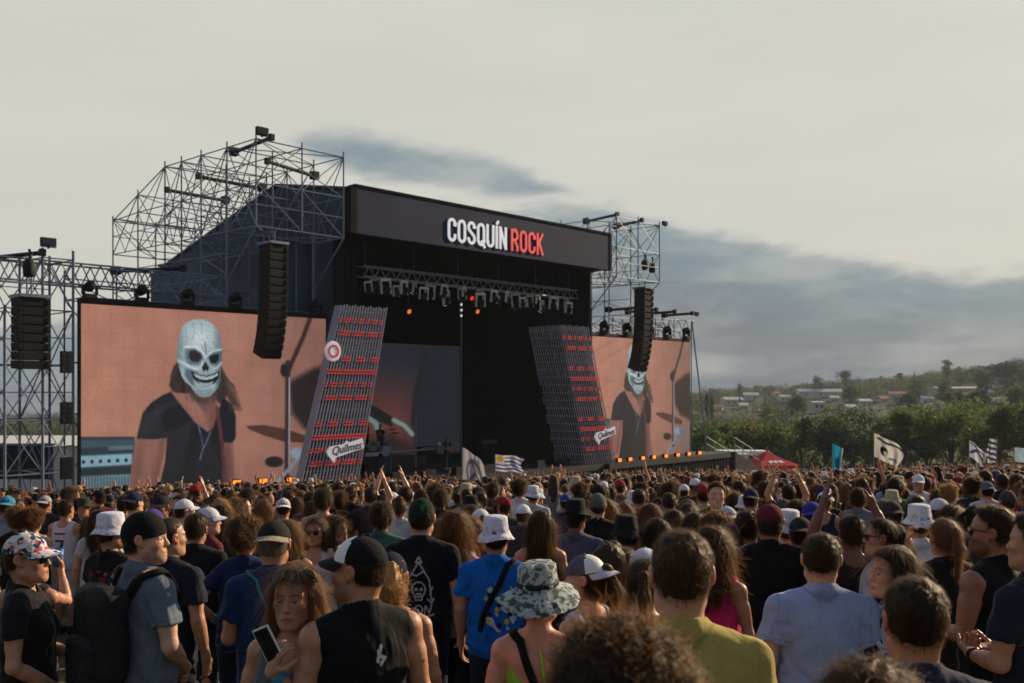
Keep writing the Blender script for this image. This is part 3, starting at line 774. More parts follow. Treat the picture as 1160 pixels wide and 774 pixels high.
def frame_mesh(w, h):
    b = MB(); b.box((-.05, .004, -.05), (w+.05, .22, h+.05))
    for k in range(12): b.box((w*k/12, .224, 0), (w*k/12+.06, .3, h))
    b.box((-.05, -.02, h+.053), (w+.05, .25, h+.22))
    return b.mesh('frame', M['black_gear'])
fr_me = frame_mesh(SW, SZ1-SZ0)
for u, lab in ((0, 'near video screen showing a drummer-side player in a skull mask, beside the scaffold tower'), (30.55, 'far video screen showing the masked player, partly behind the far leaning pipe tower')):
    t = sthing('video_screen', u, 0, SZ0, lab, 'video screen', 'screens beside the stage')
    link('display', scr_me, t); link('frame', fr_me, t)
# dim screen at the back of the stage
u0, z1 = inv(418, 388, 9.0); u1, z0 = inv(521, 532, 9.0)
z0 = max(z0, DECK+.3)
nu2, nz2 = 150, 130
uu, zz = np.meshgrid(np.linspace(u0, u1, nu2), np.linspace(z0, z1, nz2), indexing='ij')
X = P0.x+RU.x*uu+RV.x*9; Y = P0.y+RU.y*uu+RV.y*9
PX = 580+X/Y*FP; PY = 440-(zz-HC)/Y*FP
bgc = np.stack([40+0*PX, 42+0*PX, 50+0*PX], -1).astype(float)
f = np.clip((PY-410)/60, 0, 1)*np.clip((500-PX)/50, 0, 1)
bgc = bgc*(1-f[..., None])+np.array((96, 56, 52))*f[..., None]
p = Paint(PX, PY, bgc)
p.poly([(478, 380), (522, 380), (522, 535), (470, 535), (468, 470)], (34, 40, 46), 8)
p.line([(486, 392), (478, 420), (470, 450), (468, 480)], 5, (36, 36, 40), 3)
p.poly([(410, 454), (428, 462), (446, 474), (444, 484), (426, 476), (410, 470)], (30, 30, 34), 2)
p.line([(414, 472), (424, 478), (430, 486)], 6, (110, 130, 128), 2); p.line([(446, 476), (458, 482), (467, 492)], 5, (120, 140, 138), 2)
p.line([(426, 484), (434, 488)], 2.5, (110, 130, 128), 1.5); p.line([(424, 482), (428, 492)], 2.5, (100, 120, 118), 1.5)
p.poly([(410, 500), (440, 490), (470, 505), (470, 535), (410, 535)], (34, 28, 30), 10, .7)
Vs = np.stack([uu-u0, 0*uu, zz-z0], -1).reshape(-1, 3)
ii, jj = np.meshgrid(np.arange(nu2-1), np.arange(nz2-1), indexing='ij'); q0 = (ii*nz2+jj).ravel()
me = np_mesh('display', Vs, np.stack([q0, q0+nz2, q0+nz2+1, q0+1], -1), None, [M['screen_dim']], smooth=False)
set_color(me, 'picture', p.out().reshape(-1, 3)*.8)
t = sthing('video_screen', u0, 9, z0, 'dim screen deep inside the stage showing hands on a drum', 'video screen', 'screens beside the stage')
link('display', me, t); MB().box((-.05, .01, -.3), (u1-u0+.05, .2, z1-z0+.05)).build('frame', M['black_gear'], t)

# ---- scaffolds
def scaf(name, u, v, label, cat='scaffold', group=None):
    t = sthing(name, u, v, gs(u, v), label, cat, group)
    def L(p): return (p[0]-u, p[1]-v, p[2]-gs(u, v))
    def up(uu_, vv, za, zb, r=.034, m='steel'): rod('upright', L((uu_, vv, za)), L((uu_, vv, zb)), r, t, m)
    def led(a, b_, r=.027, m='steel'): rod('ledger', L(a), L(b_), r, t, m)
    def br(a, b_, r=.023, m='steel'): rod('brace', L(a), L(b_), r, t, m)
    return t, up, led, br
# near tower
t, up, led, br = scaf('scaffold_tower', -1.4, 1.2, 'tall open scaffold tower at the near end of the big skull screen', group='scaffolds round the stage')
us, vs_ = (-2.65, -1.35, -.25), (0.1, 2.2)
lev = [Z(-3.1), Z(-1.15), Z(.85), Z(2.85), Z(4.75)]
for u in us:
    for v in vs_:
        top = lev[3]+.1 if (u == us[0] and v == vs_[0]) else lev[4]+.35
        up(u, v, gs(u, v), top, .048)
for z in lev:
    for v in vs_:
        if not (z == lev[4] and v == vs_[0]): led((us[0], v, z), (us[2], v, z))
        else: led((us[1], v, z), (us[2], v, z))
    for u in us: led((u, vs_[0], z), (u, vs_[1], z)) if not (z == lev[4] and u == us[0]) else None
for i in range(4):
    for k, u in enumerate(us):
        a, b_ = (vs_ if (i+k) % 2 else vs_[::-1]); br((u, a, lev[i]), (u, b_, lev[i+1]))
    for v in vs_:
        br((us[i % 2], v, lev[i]), (us[i % 2+1], v, lev[i+1])); br((us[1-i % 2], v, lev[i]), (us[2-i % 2], v, lev[i+1]))
for u in us: br((u, vs_[0], gs(u, 0)), (u, vs_[1], lev[0]))
for i in range(4):
    for v in vs_: br((us[0], v, lev[i+1] if i < 3 or v > 1 else lev[i]), (us[1], v, lev[i]), .02); br((us[2], v, lev[i]), (us[1], v, lev[i+1]), .02)
    led((us[1], vs_[0], (lev[i]+lev[i+1])/2), (us[2], vs_[0], (lev[i]+lev[i+1])/2), .02); led((us[0], vs_[1], (lev[i]+lev[i+1])/2), (us[2], vs_[1], (lev[i]+lev[i+1])/2), .02)
# lattice beam from the tower over the near screen
t, up, led, br = scaf('lattice_beam', 2, 1.2, 'lattice beam of thin tubes running above the near skull screen', 'scaffold beam', 'scaffolds round the stage')
for v in (.9, 1.8):
    led((-2.6, v, Z(4.75)), (6.4, v, Z(4.75)), .04); led((-2.6, v, Z(3.95)), (6.4, v, Z(3.95)), .04)
    n = 12
    for i in range(n):
        a = -2.6+9.0*i/n; c = -2.6+9.0*(i+.5)/n; d = -2.6+9.0*(i+1)/n
        br((a, v, Z(4.75)), (c, v, Z(3.95)), .026); br((c, v, Z(3.95)), (d, v, Z(4.75)), .026)
for i in range(5): led((-2.6+2.25*i, .9, Z(4.75)), (-2.6+2.25*i, 1.8, Z(4.75)), .03)
# frames behind the screens
for (ua, ub, lab) in ((.4, 10.9, 'scaffold frame standing behind the near skull screen'), (30.9, 41.4, 'scaffold frame standing behind the far skull screen')):
    t, up, led, br = scaf('screen_scaffold', (ua+ub)/2, 1.5, lab, group='scaffolds round the stage')
    n = 5; xs_ = [ua+(ub-ua)*i/n for i in range(n+1)]
    for i, u in enumerate(xs_):
        for v in (.6, 2.4): up(u, v, gs(u, v), Z(3.9 if v == .6 else 4.6))
    for z in (Z(-3), Z(-1), Z(1), Z(3.45), Z(4.3)):
        led((ua, 2.4, z), (ub, 2.4, z)); 
        if z < Z(4): led((ua, .6, z), (ub, .6, z))
        for u in xs_: led((u, .6, min(z, Z(3.8))), (u, 2.4, z), .026)
    for i in range(n):
        for z, z2 in ((Z(-3), Z(-1)), (Z(1), Z(3.45)), (Z(3.45), Z(4.3))):
            a, c = (xs_[i], xs_[i+1]) if i % 2 else (xs_[i+1], xs_[i]); br((a, 2.4, z), (c, 2.4, z2))
    for u in xs_[::1]: br((u, 2.4, Z(4.5)), (u, .6, Z(3.3)))
# roof-side cages (mirrored about the middle of the stage)
for side, lab in ((-1, 'large open scaffold cage over the near side of the stage roof'), (1, 'open scaffold cage beside the far end of the roof sign')):
    mid = 20.9
    U = [mid+side*k for k in (10.05, 12.25, 14.5)]
    if side > 0: U = [mid+k for k in (10.1, 12.3, 14.6)]
    V = [-1.7, .5, 2.6, 4.3, 5.8, 8.4, 11.0]
    def top(v): return Z(10.2) if v <= 5.81 else Z(10.2-(v-5.8)*(1.9/5.2))
    t, up, led, br = scaf('scaffold_cage', U[2], 4, lab, group='scaffolds round the stage')
    ZB, ZM = Z(6.64), Z(8.42)
    for i, u in enumerate(U):
        for j, v in enumerate(V):
            if i == 1 and j in (2, 4): continue
            zb = ZB if v < 0 else max(gs(u, v), Z(-3.5))
            if i < 2 and v > 0: zb = ZB-3
            up(u, v, zb, top(v)+.25, .036, 'steel')
    for i, u in enumerate(U):
        for j in range(len(V)-1):
            a, c = V[j], V[j+1]
            led((u, a, top(a)), (u, c, top(c)))
            if i != 1:
                led((u, a, min(ZM, top(a))), (u, c, min(ZM, top(c)))); led((u, a, ZB), (u, c, ZB))
                br((u, a, ZB if j % 2 else top(a)), (u, c, top(c) if j % 2 else ZB))
                if i == 2: br((u, a, top(a) if j % 2 else ZB), (u, c, ZB if j % 2 else top(c)), .026)
    for j, v in enumerate(V):
        m_ = 'steel'
        for z in (ZB, ZM, top(v)):
            led((U[0], v, z), (U[2], v, z), .027, m_)
        for k in range(2):
            if j in (0, 2, 4, 6): br((U[k], v, ZB), (U[k+1], v, ZM)); br((U[k], v, top(v)), (U[k+1], v, ZM))
            elif j in (1, 5): br((U[k+1], v, ZB), (U[k], v, top(v)))
    for j in (0, 3): br((U[0], V[j], top(V[j])), (U[2], V[j+1], top(V[j+1]))); br((U[2], V[j], top(V[j])), (U[0], V[j+1], top(V[j+1])))
    for i in (0, 2):
        for j in range(len(V)-1):
            a, c = V[j], V[j+1]; m2 = (a+c)/2
            z2 = (ZB+ZM)/2; led((U[i], a, z2), (U[i], c, z2), .02)
            br((U[i], a, ZM), (U[i], m2, ZB), .02); br((U[i], m2, ZB), (U[i], c, ZM), .02)
            if min(top(a), top(c)) > ZM+.6: br((U[i], a, top(a)), (U[i], c, ZM), .02)
    for j in range(len(V)):
        led((U[0], V[j], (ZB+ZM)/2), (U[2], V[j], (ZB+ZM)/2), .02)
        br((U[0], V[j], ZM), (U[2], V[j], top(V[j])), .02)
    for j in range(len(V)-1): br((U[1], V[j], top(V[j]) if j % 2 else ZM), (U[1], V[j+1], ZM if j % 2 else top(V[j+1])), .02); br((U[0], V[j], ZB), (U[1], V[j+1], ZB), .02); br((U[1], V[j+1], ZB), (U[2], V[j], ZB), .02)
    # lower sloping braces that carry the overhang
    for u in (U[0], U[2]): br((u, -1.7, ZB), (u, .5, ZB-2.2), .034)
    for i in range(3):
        z = ZB-.9-i*1.0
        led((U[2], .5, z), (U[2], 11, z), .026); 
        for j in range(1, 6): br((U[2], V[j], z-.9 if j % 2 else z), (U[2], V[j+1], z if j % 2 else z-.9), .022)
# winch beams lying on the cages and tower
def beam(u, v, z, du, dv, L_, lab, m='black_gear'):
    t = sthing('winch_beam', u, v, z, lab, 'beam', 'winch beams on the scaffolds')
    d = Vector((du, dv, 0)).normalized()
    MB().tube([(0, 0, 0), d*L_], .085, 8).build('beam_tube', M[m], t)
    b = MB(); b.box((-.16, -.16, -.14), (.16, .16, .2), Matrix.Translation(d*(L_-.2)))
    b.box((-.1, -.1, -.12), (.1, .1, .14)); b.build('winch', M[m], t)
beam(7.0, -1.9, Z(10.32), .1, 1, 3.6, 'dark beam with a winch at the highest corner of the near cage')
beam(7.4, -1.0, Z(9.55), 1, .3, 3.4, 'dark beam lying across the near cage below its top')
beam(6.6, 3.2, Z(9.4), 1, .05, 3.6, 'dark beam across the middle of the near cage')
beam(6.4, 5.6, Z(9.1), 1, .1, 3.4, 'dark beam across the back of the near cage')
beam(-1.4, 0, Z(4.9), -.25, 1, 3.2, 'slanting dark beam on top of the near scaffold tower')
beam(4.2, .2, Z(4.85), -.5, 1, 3.4, 'slanting dark beam on the lattice over the near skull screen')
beam(31.2, -1.6, Z(10.35), .25, 1, 3.2, 'dark beam on the far cage nearest the roof sign')
beam(33.6, -1.7, Z(10.3), .35, 1, 3.0, 'dark beam on the outer top corner of the far cage')
for k in range(4):
    beam(33.5+2.1*k, -1.4, Z(4.95), .12, 1, 2.6, ('first', 'second', 'third', 'fourth')[k]+' dark beam over the far skull screen counted from the stage')
# flood lights on top of the scaffolds
def flood(u, v, z, lab, s=.26):
    t = sthing('flood_light', u, v, z, lab, 'floodlight', 'floodlights on the scaffolds')
    MB().box((-s, -.09, .10), (s, .09, .10+s*1.15)).build('housing', M['dark_panel'], t)
    b = MB(); b.box((-.03, -.03, 0), (.03, .03, .098)); b.box((-s*1.1, -.03, .05), (s*1.1, .03, .08)); b.build('bracket', M['black_gear'], t)
    MB().box((-s*.92, -.1, .14), (s*.92, -.094, .07+s*1.1)).build('lens', M['window'], t)
flood(-1.15, .1, lev[4]+.33, 'small floodlight on top of the near scaffold tower')
flood(6.55, -1.9, Z(10.25), 'floodlight at the top corner of the near cage')
flood(35.8, -1.9, Z(10.15), 'small floodlight at the outer top corner of the far cage', .2)
flood(43.2, .4, Z(5.0), 'small floodlight at the outer end over the far skull screen', .2)
# right wing end posts and top lattice
t, up, led, br = scaf('wing_scaffold', 39, 2, 'low scaffold lattice running above the far skull screen', group='scaffolds round the stage')
for u in (36.4, 38.6, 40.8, 43.0):
    for v in (.7, 2.6): up(u, v, gs(u, v), Z(4.8))
for v in (.7, 2.6):
    for z in (Z(4.0), Z(4.7)): led((35.5, v, z), (43.3, v, z))
    for i in range(8):
        a = 35.5+7.8*i/8; c = a+.49; br((a, v, Z(4.7)), (c, v, Z(4.0)), .026); br((c, v, Z(4.0)), (a+.975, v, Z(4.7)), .026)
br((43.6, -.2, DECK), (43.05, .7, Z(4.7)), .05); br((43.0, .7, Z(-3)), (43.0, 2.6, Z(4.6)))

# ---- line array speakers
def line_array(u, v, z1, z0, w, n, curve, lab, rig=None):
    t = sthing('line_array', u, v, z1, lab, 'speakers', 'hanging line array speakers')
    h = (z1-z0)/n; ang = 0; y = 0; z = 0
    b = MB(); b.box((-w*.5, -.1, .03), (w*.5, .9, .14)); b.build('rigging_frame', M['steel'], t)
    if rig: rod('chain', (0, .3, .14), (0, .3, rig-z1), .03, t, 'steel'); rod('chain', (0, .7, .14), (0, .7, rig-z1), .03, t, 'steel')
    me = None
    for i in range(n):
        if me is None:
            b = MB()
            b.prism([(-w/2, 0), (w/2, 0), (w/2*.96, -h*.94), (-w/2*.96, -h*.94)], 0, .75)
            b.box((-w*.36, -.02, -h*.82), (w*.36, -.004, -h*.12))
            for sx in (-1, 1): b.box((sx*w*.44-.05, -.05, -h*.8), (sx*w*.44+.05, -.003, -h*.15))
            me = b.mesh('cabinet', M['grille'])
        c = link('cabinet', me, t); c.location = (0, y, z); c.rotation_euler = (ang, 0, 0)
        z -= h*math.cos(ang); y += h*math.sin(ang); ang += curve*(i/n)**1.2
    return t
line_array(-2.05, -1.0, Z(3.15), Z(.65), 1.06, 8, .014, 'black speaker stack hanging before the near scaffold tower', Z(4.7))
line_array(7.55, -1.6, Z(6.0), Z(1.15), .92, 14, .075, 'long curved black speaker array hanging in front of the near skull screen', ZB)
line_array(34.47, -1.6, Z(6.15), Z(.95), 1.0, 14, .07, 'long curved black speaker array hanging in front of the far skull screen', ZB)
# two hanging motors over the far array and one over the near stack
for u, v, z, lab in ((34.2, -1.5, Z(7.3), 'chain motor hanging under the far cage, nearer the stage'), (35.0, -1.5, Z(7.2), 'chain motor hanging at the outer corner of the far cage'), (-2.1, -.6, Z(3.9), 'chain motor above the speaker stack of the near tower')):
    t = sthing('chain_motor', u, v, z, lab, 'motor', 'chain motors')
    MB().lathe([(0, .0), (.16, .02), (.2, .12), (.2, .5), (.14, .62), (0, .64)], 12).build('motor_body', M['black_gear'], t, smooth=True)
    MB().tube([(0, 0, .62), (.08, 0, .85), (0, 0, 1.0)], .05, 6).build('hook', M['black_gear'], t)

# ---- moving heads on top of the two screens
def head_light_parts(t, s=.36):
    MB().box((-s*.7, -s*.6, 0), (s*.7, s*.6, s*.45)).build('base', M['black_gear'], t)
    b = MB()
    b.add([(x_*s, y_*s*.3, z_*s) for y_ in (-1, 1) for x_, z_ in ((-.95, 1.6), (-.95, .46), (.95, .46), (.95, 1.6), (.8, 1.6), (.8, .56), (-.8, .56), (-.8, 1.6))], [tuple(range(8)), tuple(range(15, 7, -1))]+[((i+1) % 8, i, 8+i, 8+(i+1) % 8) for i in range(8)])
    b.build('yoke', M['black_gear'], t)
    b = MB(); b.lathe([(0, 0), (s*.62, .02), (s*.66, s*.5), (s*.6, s*1.1), (s*.3, s*1.3), (0, s*1.32)], 14)
    h = b.build('lamp_head', M['black_gear'], t, smooth=True); h.location = (0, s*.55, s*1.35); h.rotation_euler = (R(72), 0, 0)
    o = MB().lathe([(0, 0), (s*.55, -.002), (s*.55, -.02), (0, -.022)], 14).build('lens', M['window'], h)
zt = SZ1+.22
ordn = ['first', 'second', 'third', 'fourth', 'fifth']
for k, px in enumerate((103, 162, 214, 268, 360)):
    u = inv(px, 340, 0)[0]
    t = sthing('moving_light', u, .1, zt, ordn[k]+' spotlight from the scaffold tower on the top edge of the near screen', 'spotlight', 'spotlights on the screens'); head_light_parts(t, .30)
for k, px in enumerate((686, 712, 738, 757.5, 779)):
    u = inv(px, 380, 0)[0]
    t = sthing('moving_light', u, .1, zt, ordn[k]+' spotlight from the stage on the top edge of the far screen', 'spotlight', 'spotlights on the screens'); head_light_parts(t, .36)
# small array monitors on the near tower legs (perforated boxes)
tt = sthing('dimmer_rack', -.74, -.55, gs(-.3, -.5), 'upright row of perforated light panels on the leg of the near tower', 'light panels')
for z in (Z(.55), Z(-1.3), Z(-3.3)):
    b = MB(); b.box((-.22, 0, z-gs(-.3, -.5)), (.22, .12, z-gs(-.3, -.5)+.8)); f_ = b.build('panel', M['black_gear'], tt)
    b = MB()
    for i in range(2):
        for j in range(4): b.box((-.18+.2*i, -.012, z-gs(-.3, -.5)+.05+.185*j), (-.02+.2*i, -.003, z-gs(-.3, -.5)+.19+.185*j))
    b.build('lamp_cell', M['window'], f_)

# ---- leaning pipe towers either side of the opening
def pipe_tower(corners, v, depth, lab, front_red, npipe, rows, side_dim):
    (bl, br_, tl, tr) = [inv(px, py, v) for px, py in corners]
    u0, z0 = bl
    zb = min(bl[1], br_[1]); zt_ = max(tl[1], tr[1])
    t = sthing('pipe_tower', u0, v, zb, lab, 'light tower', 'leaning pipe towers on the stage')
    def Pp(f, h, d=0):
        ub = bl[0]+(br_[0]-bl[0])*f; ut = tl[0]+(tr[0]-tl[0])*f
        return Vector((ub+(ut-ub)*h-u0, d, (zt_-zb)*h))
    for i in range(npipe):
        f = i/(npipe-1)
        for d in ((0, depth) if i in (0, npipe-1) or i % 3 == 0 else (0,)):
            rod('pipe', Pp(f, 0, d), Pp(f, 1.0+.004*((i*7) % 3), d), .036, t, 'pale_pipe')
    for k in range(1, 13):
        for f in (0, 1): rod('pipe', Pp(f, 0, depth*k/13), Pp(f, 1, depth*k/13), .034, t, 'pale_pipe')
    # mesh of small cross bars behind the pipes
    for k in range(18):
        h = (k+.5)/18
        rod('cross_bar', Pp(0, h, .07), Pp(1, h, .07), .03, t, 'steel')
        rod('cross_bar', Pp(0, h, .1), Pp(0, h, depth), .025, t, 'pale_pipe')
    k0 = [Pp(.01, .01, .14), Pp(.99, .01, .14), Pp(.99, .99, .14), Pp(.01, .99, .14)]; dv_ = Vector((0, .03, 0))
    MB().hexa([k0[0], k0[1], k0[1]+dv_, k0[0]+dv_, k0[3], k0[2], k0[2]+dv_, k0[3]+dv_]).build('backing', M['dark_panel'], t)
    # rows of red lights
    for k in range(rows):
        h = .03+.94*(k+.1)/rows
        b = MB(); qa, qb = Pp(0, h+.008), Pp(1, h+.008)
        b.hexa([qa+Vector((0, .04, -.01)), qb+Vector((0, .04, -.01)), qb+Vector((0, .06, -.01)), qa+Vector((0, .06, -.01)), qa+Vector((0, .04, .01)), qb+Vector((0, .04, .01)), qb+Vector((0, .06, .01)), qa+Vector((0, .06, .01))])
        for i in range(npipe-1):
            f = (i+.5)/(npipe-1)
            q = Pp(f, h); q2 = Pp(f, h+.009)
            w = (Pp(f+.30/(npipe-1), h)-q).x
            if (i*5+k*3+i*i*k) % 5 in (0, 3): continue
            for dh_ in (0, .016):
              sh_ = Vector((Pp(f, h+dh_).x-Pp(f, h).x+(w*.9 if dh_ else 0), 0, Pp(f, h+dh_).z-Pp(f, h).z))
              q_, q2_ = q+sh_, q2+sh_
              b.hexa([q_+Vector((-w, -.07, 0)), q_+Vector((w, -.07, 0)), q_+Vector((w, .05, 0)), q_+Vector((-w, .05, 0)),
                    q2_+Vector((-w, -.07, 0)), q2_+Vector((w, -.07, 0)), q2_+Vector((w, .05, 0)), q2_+Vector((-w, .05, 0))])
        b.build('light_row', M['redband'], t)
    return t, Pp
def script_sign(t, c, w, rot, depth_y, name='sign_plate'):
    h = w*.27
    b = MB(); pl = [(-w/2, -h*.2), (-w*.42, -h*.62), (-w*.36, -h*.95), (-w*.3, -h*.55), (w*.5, -h*.30), (w/2, h*.52), (w*.1, h*.40), (w*.06, h*.62), (-w*.02, h*.38), (-w*.42, h*.42), (-w*.52, h*.1)]
    b.prism(pl, 0, .1)
    s = b.build(name, M['sign_white'], t); s.location = (c[0], depth_y, c[2]); s.rotation_euler = (0, rot, 0)
    cu = bpy.data.curves.new('lettering', 'FONT'); cu.body = 'Quilmes'; cu.size = h*.92; cu.shear = .35; cu.extrude = .006; cu.offset = .006
    cu.align_x = 'CENTER'; cu.align_y = 'CENTER'; cu.materials.append(M['fascia'])
    tmp = bpy.data.objects.new('tmp', cu); COL.objects.link(tmp); bpy.context.view_layer.update()
    lm_ = bpy.data.meshes.new_from_object(tmp.evaluated_get(bpy.context.evaluated_depsgraph_get())); bpy.data.objects.remove(tmp)
    o = link('lettering', lm_, s); o.location = (0.02, -.008, 0); o.rotation_euler = (R(90), 0, 0)
    return s
t, Pp = pipe_tower([(340, 547), (405, 547), (387, 350), (438, 350)], -1.05, .45, 'leaning tower of steel pipes with red lights, at the near edge of the stage opening', True, 18, 13, False)
c = Pp(.62, .20); script_sign(t, c, 2.0, R(-8), -.2)
c = Pp(-.02, .74)
pl = MB().lathe([(0, 0), (.42, 0), (.46, .05), (.42, .1), (0, .1)], 20).build('round_plate', M['sign_white'], t, smooth=False); pl.location = (c.x, -.14, c.z); pl.rotation_euler = (R(90), 0, 0)
b = MB(); b.lathe([(.2, 0), (.3, 0), (.3, .02), (.2, .02)], 18); q = b.build('ring_mark', M['redband'], pl); q.location = (0, 0, .103)
t, Pp = pipe_tower([(664, 525), (697, 525), (634, 371), (666, 371)], -1.05, 2.3, 'leaning tower of steel pipes with red lights, beside the far skull screen', True, 14, 13, True)
c = Pp(.78, .225); script_sign(t, c, 1.95, R(-9), -.2)

# ---- gear on stage
def lamp_box(u, v, z, lab, grp, m, s=.3, cat='lamp', foot=None):
    t = sthing('warning_lamp', u, v, z, lab, cat, grp)
    MB().box((-s*.75, 0, 0), (s*.75, s*.8, s*.95)).build('housing', M['black_gear'], t)
    if foot is not None and z-foot > .05: MB().box((-.04, s*.3, foot-z), (.04, s*.3+.08, -.003)).build('stand', M['black_gear'], t)
    MB().box((-s*.62, -.03, s*.12), (s*.62, -.004, s*.85)).build('lens', M[m], t)
for k, (px, py) in enumerate(((107, 562), (181, 557), (211, 555.5), (268, 551), (298, 549), (329, 547.5))):
    u, zl = inv(px, py, -1.2); lamp_box(u, -1.2, zl, ('first', 'second', 'third', 'fourth', 'fifth', 'sixth')[k]+' amber lamp from the tower, on the deck below the near skull screen', 'amber lamps along the deck', 'amber', .28, 'lamp', DECK)
for k, px in enumerate((702, 714, 728.5, 741, 754.6, 768, 780.6, 792.6)):
    u = inv(px, 520, -1.2)[0]; lamp_box(u, -1.2, DECK, ('first', 'second', 'third', 'fourth', 'fifth', 'sixth', 'seventh', 'last')[k]+' amber lamp from the stage, on the deck below the far skull screen', 'amber lamps along the deck', 'amber', .25)
# lighting truss under the roof
ta, tz0 = inv(412, 320, .35); tb, tz1 = inv(655, 333, .35); tz = (tz0+tz1)/2; tm = (ta+tb)/2; th_ = (tb-ta)/2
t = sthing('lighting_truss', tm, .35, tz, 'aluminium lighting truss hung across the stage mouth', 'truss')
for (dv, dz) in ((0, 0), (.5, 0), (0, .5), (.5, .5)): rod('chord', (-th_, dv, dz), (th_, dv, dz), .04, t, 'steel_light')
for i in range(24):
    a = -th_+2*th_*i/24; c = a+th_/24
    rod('lattice', (a, 0, 0), (c, 0, .5), .022, t, 'steel_light'); rod('lattice', (c, 0, .5), (a+th_/12, 0, 0), .022, t, 'steel_light')
for i in range(6): rod('drop_wire', (-th_+.3+th_*.38*i, .25, .5), (-th_+.3+th_*.38*i, .25, ZF0-tz), .015, t, 'steel')
yk = None
for k in range(26):
    u = ta+.2+(tb-ta-.4)*(k+.35*math.sin(k*2.7))/25.5
    t = sthing('stage_light', u, .3+.35*(k % 2), tz-.03-.22*((k*5) % 3 == 0), 'grey moving stage light hung in the row under the truss', 'stage light', 'lights hung under the stage truss')
    if yk is None:
        b = MB()
        b.add([(x_, y_, z_) for y_ in (-.06, .06) for x_, z_ in ((-.24, -.62), (-.24, 0), (.24, 0), (.24, -.62), (.19, -.62), (.19, -.1), (-.19, -.1), (-.19, -.62))], [tuple(range(8)), tuple(range(15, 7, -1))]+[((i+1) % 8, i, 8+i, 8+(i+1) % 8) for i in range(8)]); yk = b.mesh('yoke', M['white'])
        b = MB(); b.lathe([(0, -.2), (.13, -.2), (.17, .02), (.15, .2), (0, .22)], 12); hd = b.mesh('lamp_head', M['black_gear'], True)
    link('yoke', yk, t); h = link('lamp_head', hd, t); t.scale = (.8+.1*((k*7) % 5),)*3; MB().lathe([(0, -.215), (.12, -.213), (.12, -.205), (0, -.204)], 10).build('lens', M['whitelamp' if k % 4 == 1 else 'window'], h); h.location = (0, 0, -.5); h.rotation_euler = (R(20+(k*37) % 40), 0, 0)
    t.rotation_euler = (0, R(-8+(k*53) % 17), TH+R((k*71) % 60-30))
for k, (px, py, v, m) in enumerate(((455, 329, 5, 'redlamp'), (463.5, 353, 6, 'amberdim'), (534.5, 338, 5, 'redlamp'), (541, 353, 6, 'amberdim'), (390, 346, .2, 'redlamp'))):
    u, z = inv(px, py, v)
    t = sthing('stage_lamp', u, v, z, ('small red lamp glowing high inside the stage above the dim screen', 'small orange lamp glowing above the dim screen', 'small red lamp high inside the stage beside the thin pole', 'small orange lamp inside the stage beside the thin pole', 'tiny red lamp above the near pipe tower')[k], 'lamp', 'glowing lamps inside the stage')
    MB().lathe([(0, 0), (.14, 0), (.16, .25), (.1, .45), (0, .46)], 12).build('housing', M['black_gear'], t)
    MB().lathe([(0, -.03), (.14, -.03), (.14, -.004), (0, -.004)], 12).build('lens', M[m], t)
    rod('hanger', (0, 0, .45), (0, 0, ZF0-z), .02, t)
    t.rotation_euler = (R(-70), 0, TH) if False else (0, 0, TH)
    for ch in t.children:
        if ch.name.startswith(('housing', 'lens')): ch.rotation_euler = (R(-65), 0, 0)
# thin pole hanging in the middle
u, z = inv(522.5, 336, 3.5)
t = sthing('lamp_pole', u, 3.5, DECK, 'thin pole with small white lamps in the middle of the stage', 'pole')
rod('pole', (0, 0, 0), (0, 0, z-DECK), .04, t, 'steel')
for k in range(4):
    MB().box((-.03, -.05, z-DECK-.2-.32*k), (.03, .05, z-DECK-.08-.32*k)).build('lamp', M['whitelamp'], t)
# drum riser, drum kit, amps, microphone
u, _ = inv(452, 520, 5.0)
t = sthing('drum_riser', u, 5.0, DECK+.004, 'low riser with a pale front rail under the drum kit', 'riser')
MB().box((-2.1, 0, 0), (2.1, 2.4, .6)).build('platform', M['deck'], t)
rod('rail', (-2.1, -.05, .95), (1.9, -.05, .95), .05, t, 'steel_light'); rod('post', (1.2, -.05, 0), (1.2, -.05, 2.9), .05, t, 'steel_light'); rod('post', (-2.0, -.05, 0), (-2.0, -.05, .95), .04, t, 'steel_light')
dk = sthing('drum_kit', u-.2, 6.1, DECK+.61, 'drum kit with cymbals on the riser before the dim screen', 'drum kit')
for (x, y, r, h, z, rx) in ((0, 0, .32, .45, .33, 90), (-.45, .1, .2, .25, .75, 20), (.45, .1, .2, .25, .75, 20), (-.7, .5, .2, .18, .6, 5), (.75, .55, .26, .4, .4, 0)):
    b = MB(); b.lathe([(0, -h/2), (r*.97, -h/2), (r, -h/2+.02), (r, h/2-.02), (r*.97, h/2), (0, h/2)], 18)
    d = b.build('drum', M['chrome'], dk, smooth=False); d.location = (x, y, z); d.rotation_euler = (R(rx), 0, 0)
for (x, y, z) in ((-.9, 0, 1.25), (.95, .1, 1.3), (-.55, -.2, 1.5), (.5, -.2, 1.55)):
    b = MB(); b.lathe([(0, .03), (.06, .02), (.24, 0), (.24, -.004), (0, .01)], 18); d = b.build('cymbal', M['chrome'], dk, smooth=True); d.location = (x, y, z); d.rotation_euler = (R(-12), R(x*8), 0)
    rod('cymbal_stand', (x, y, 0), (x, y, z), .015, dk, 'steel')
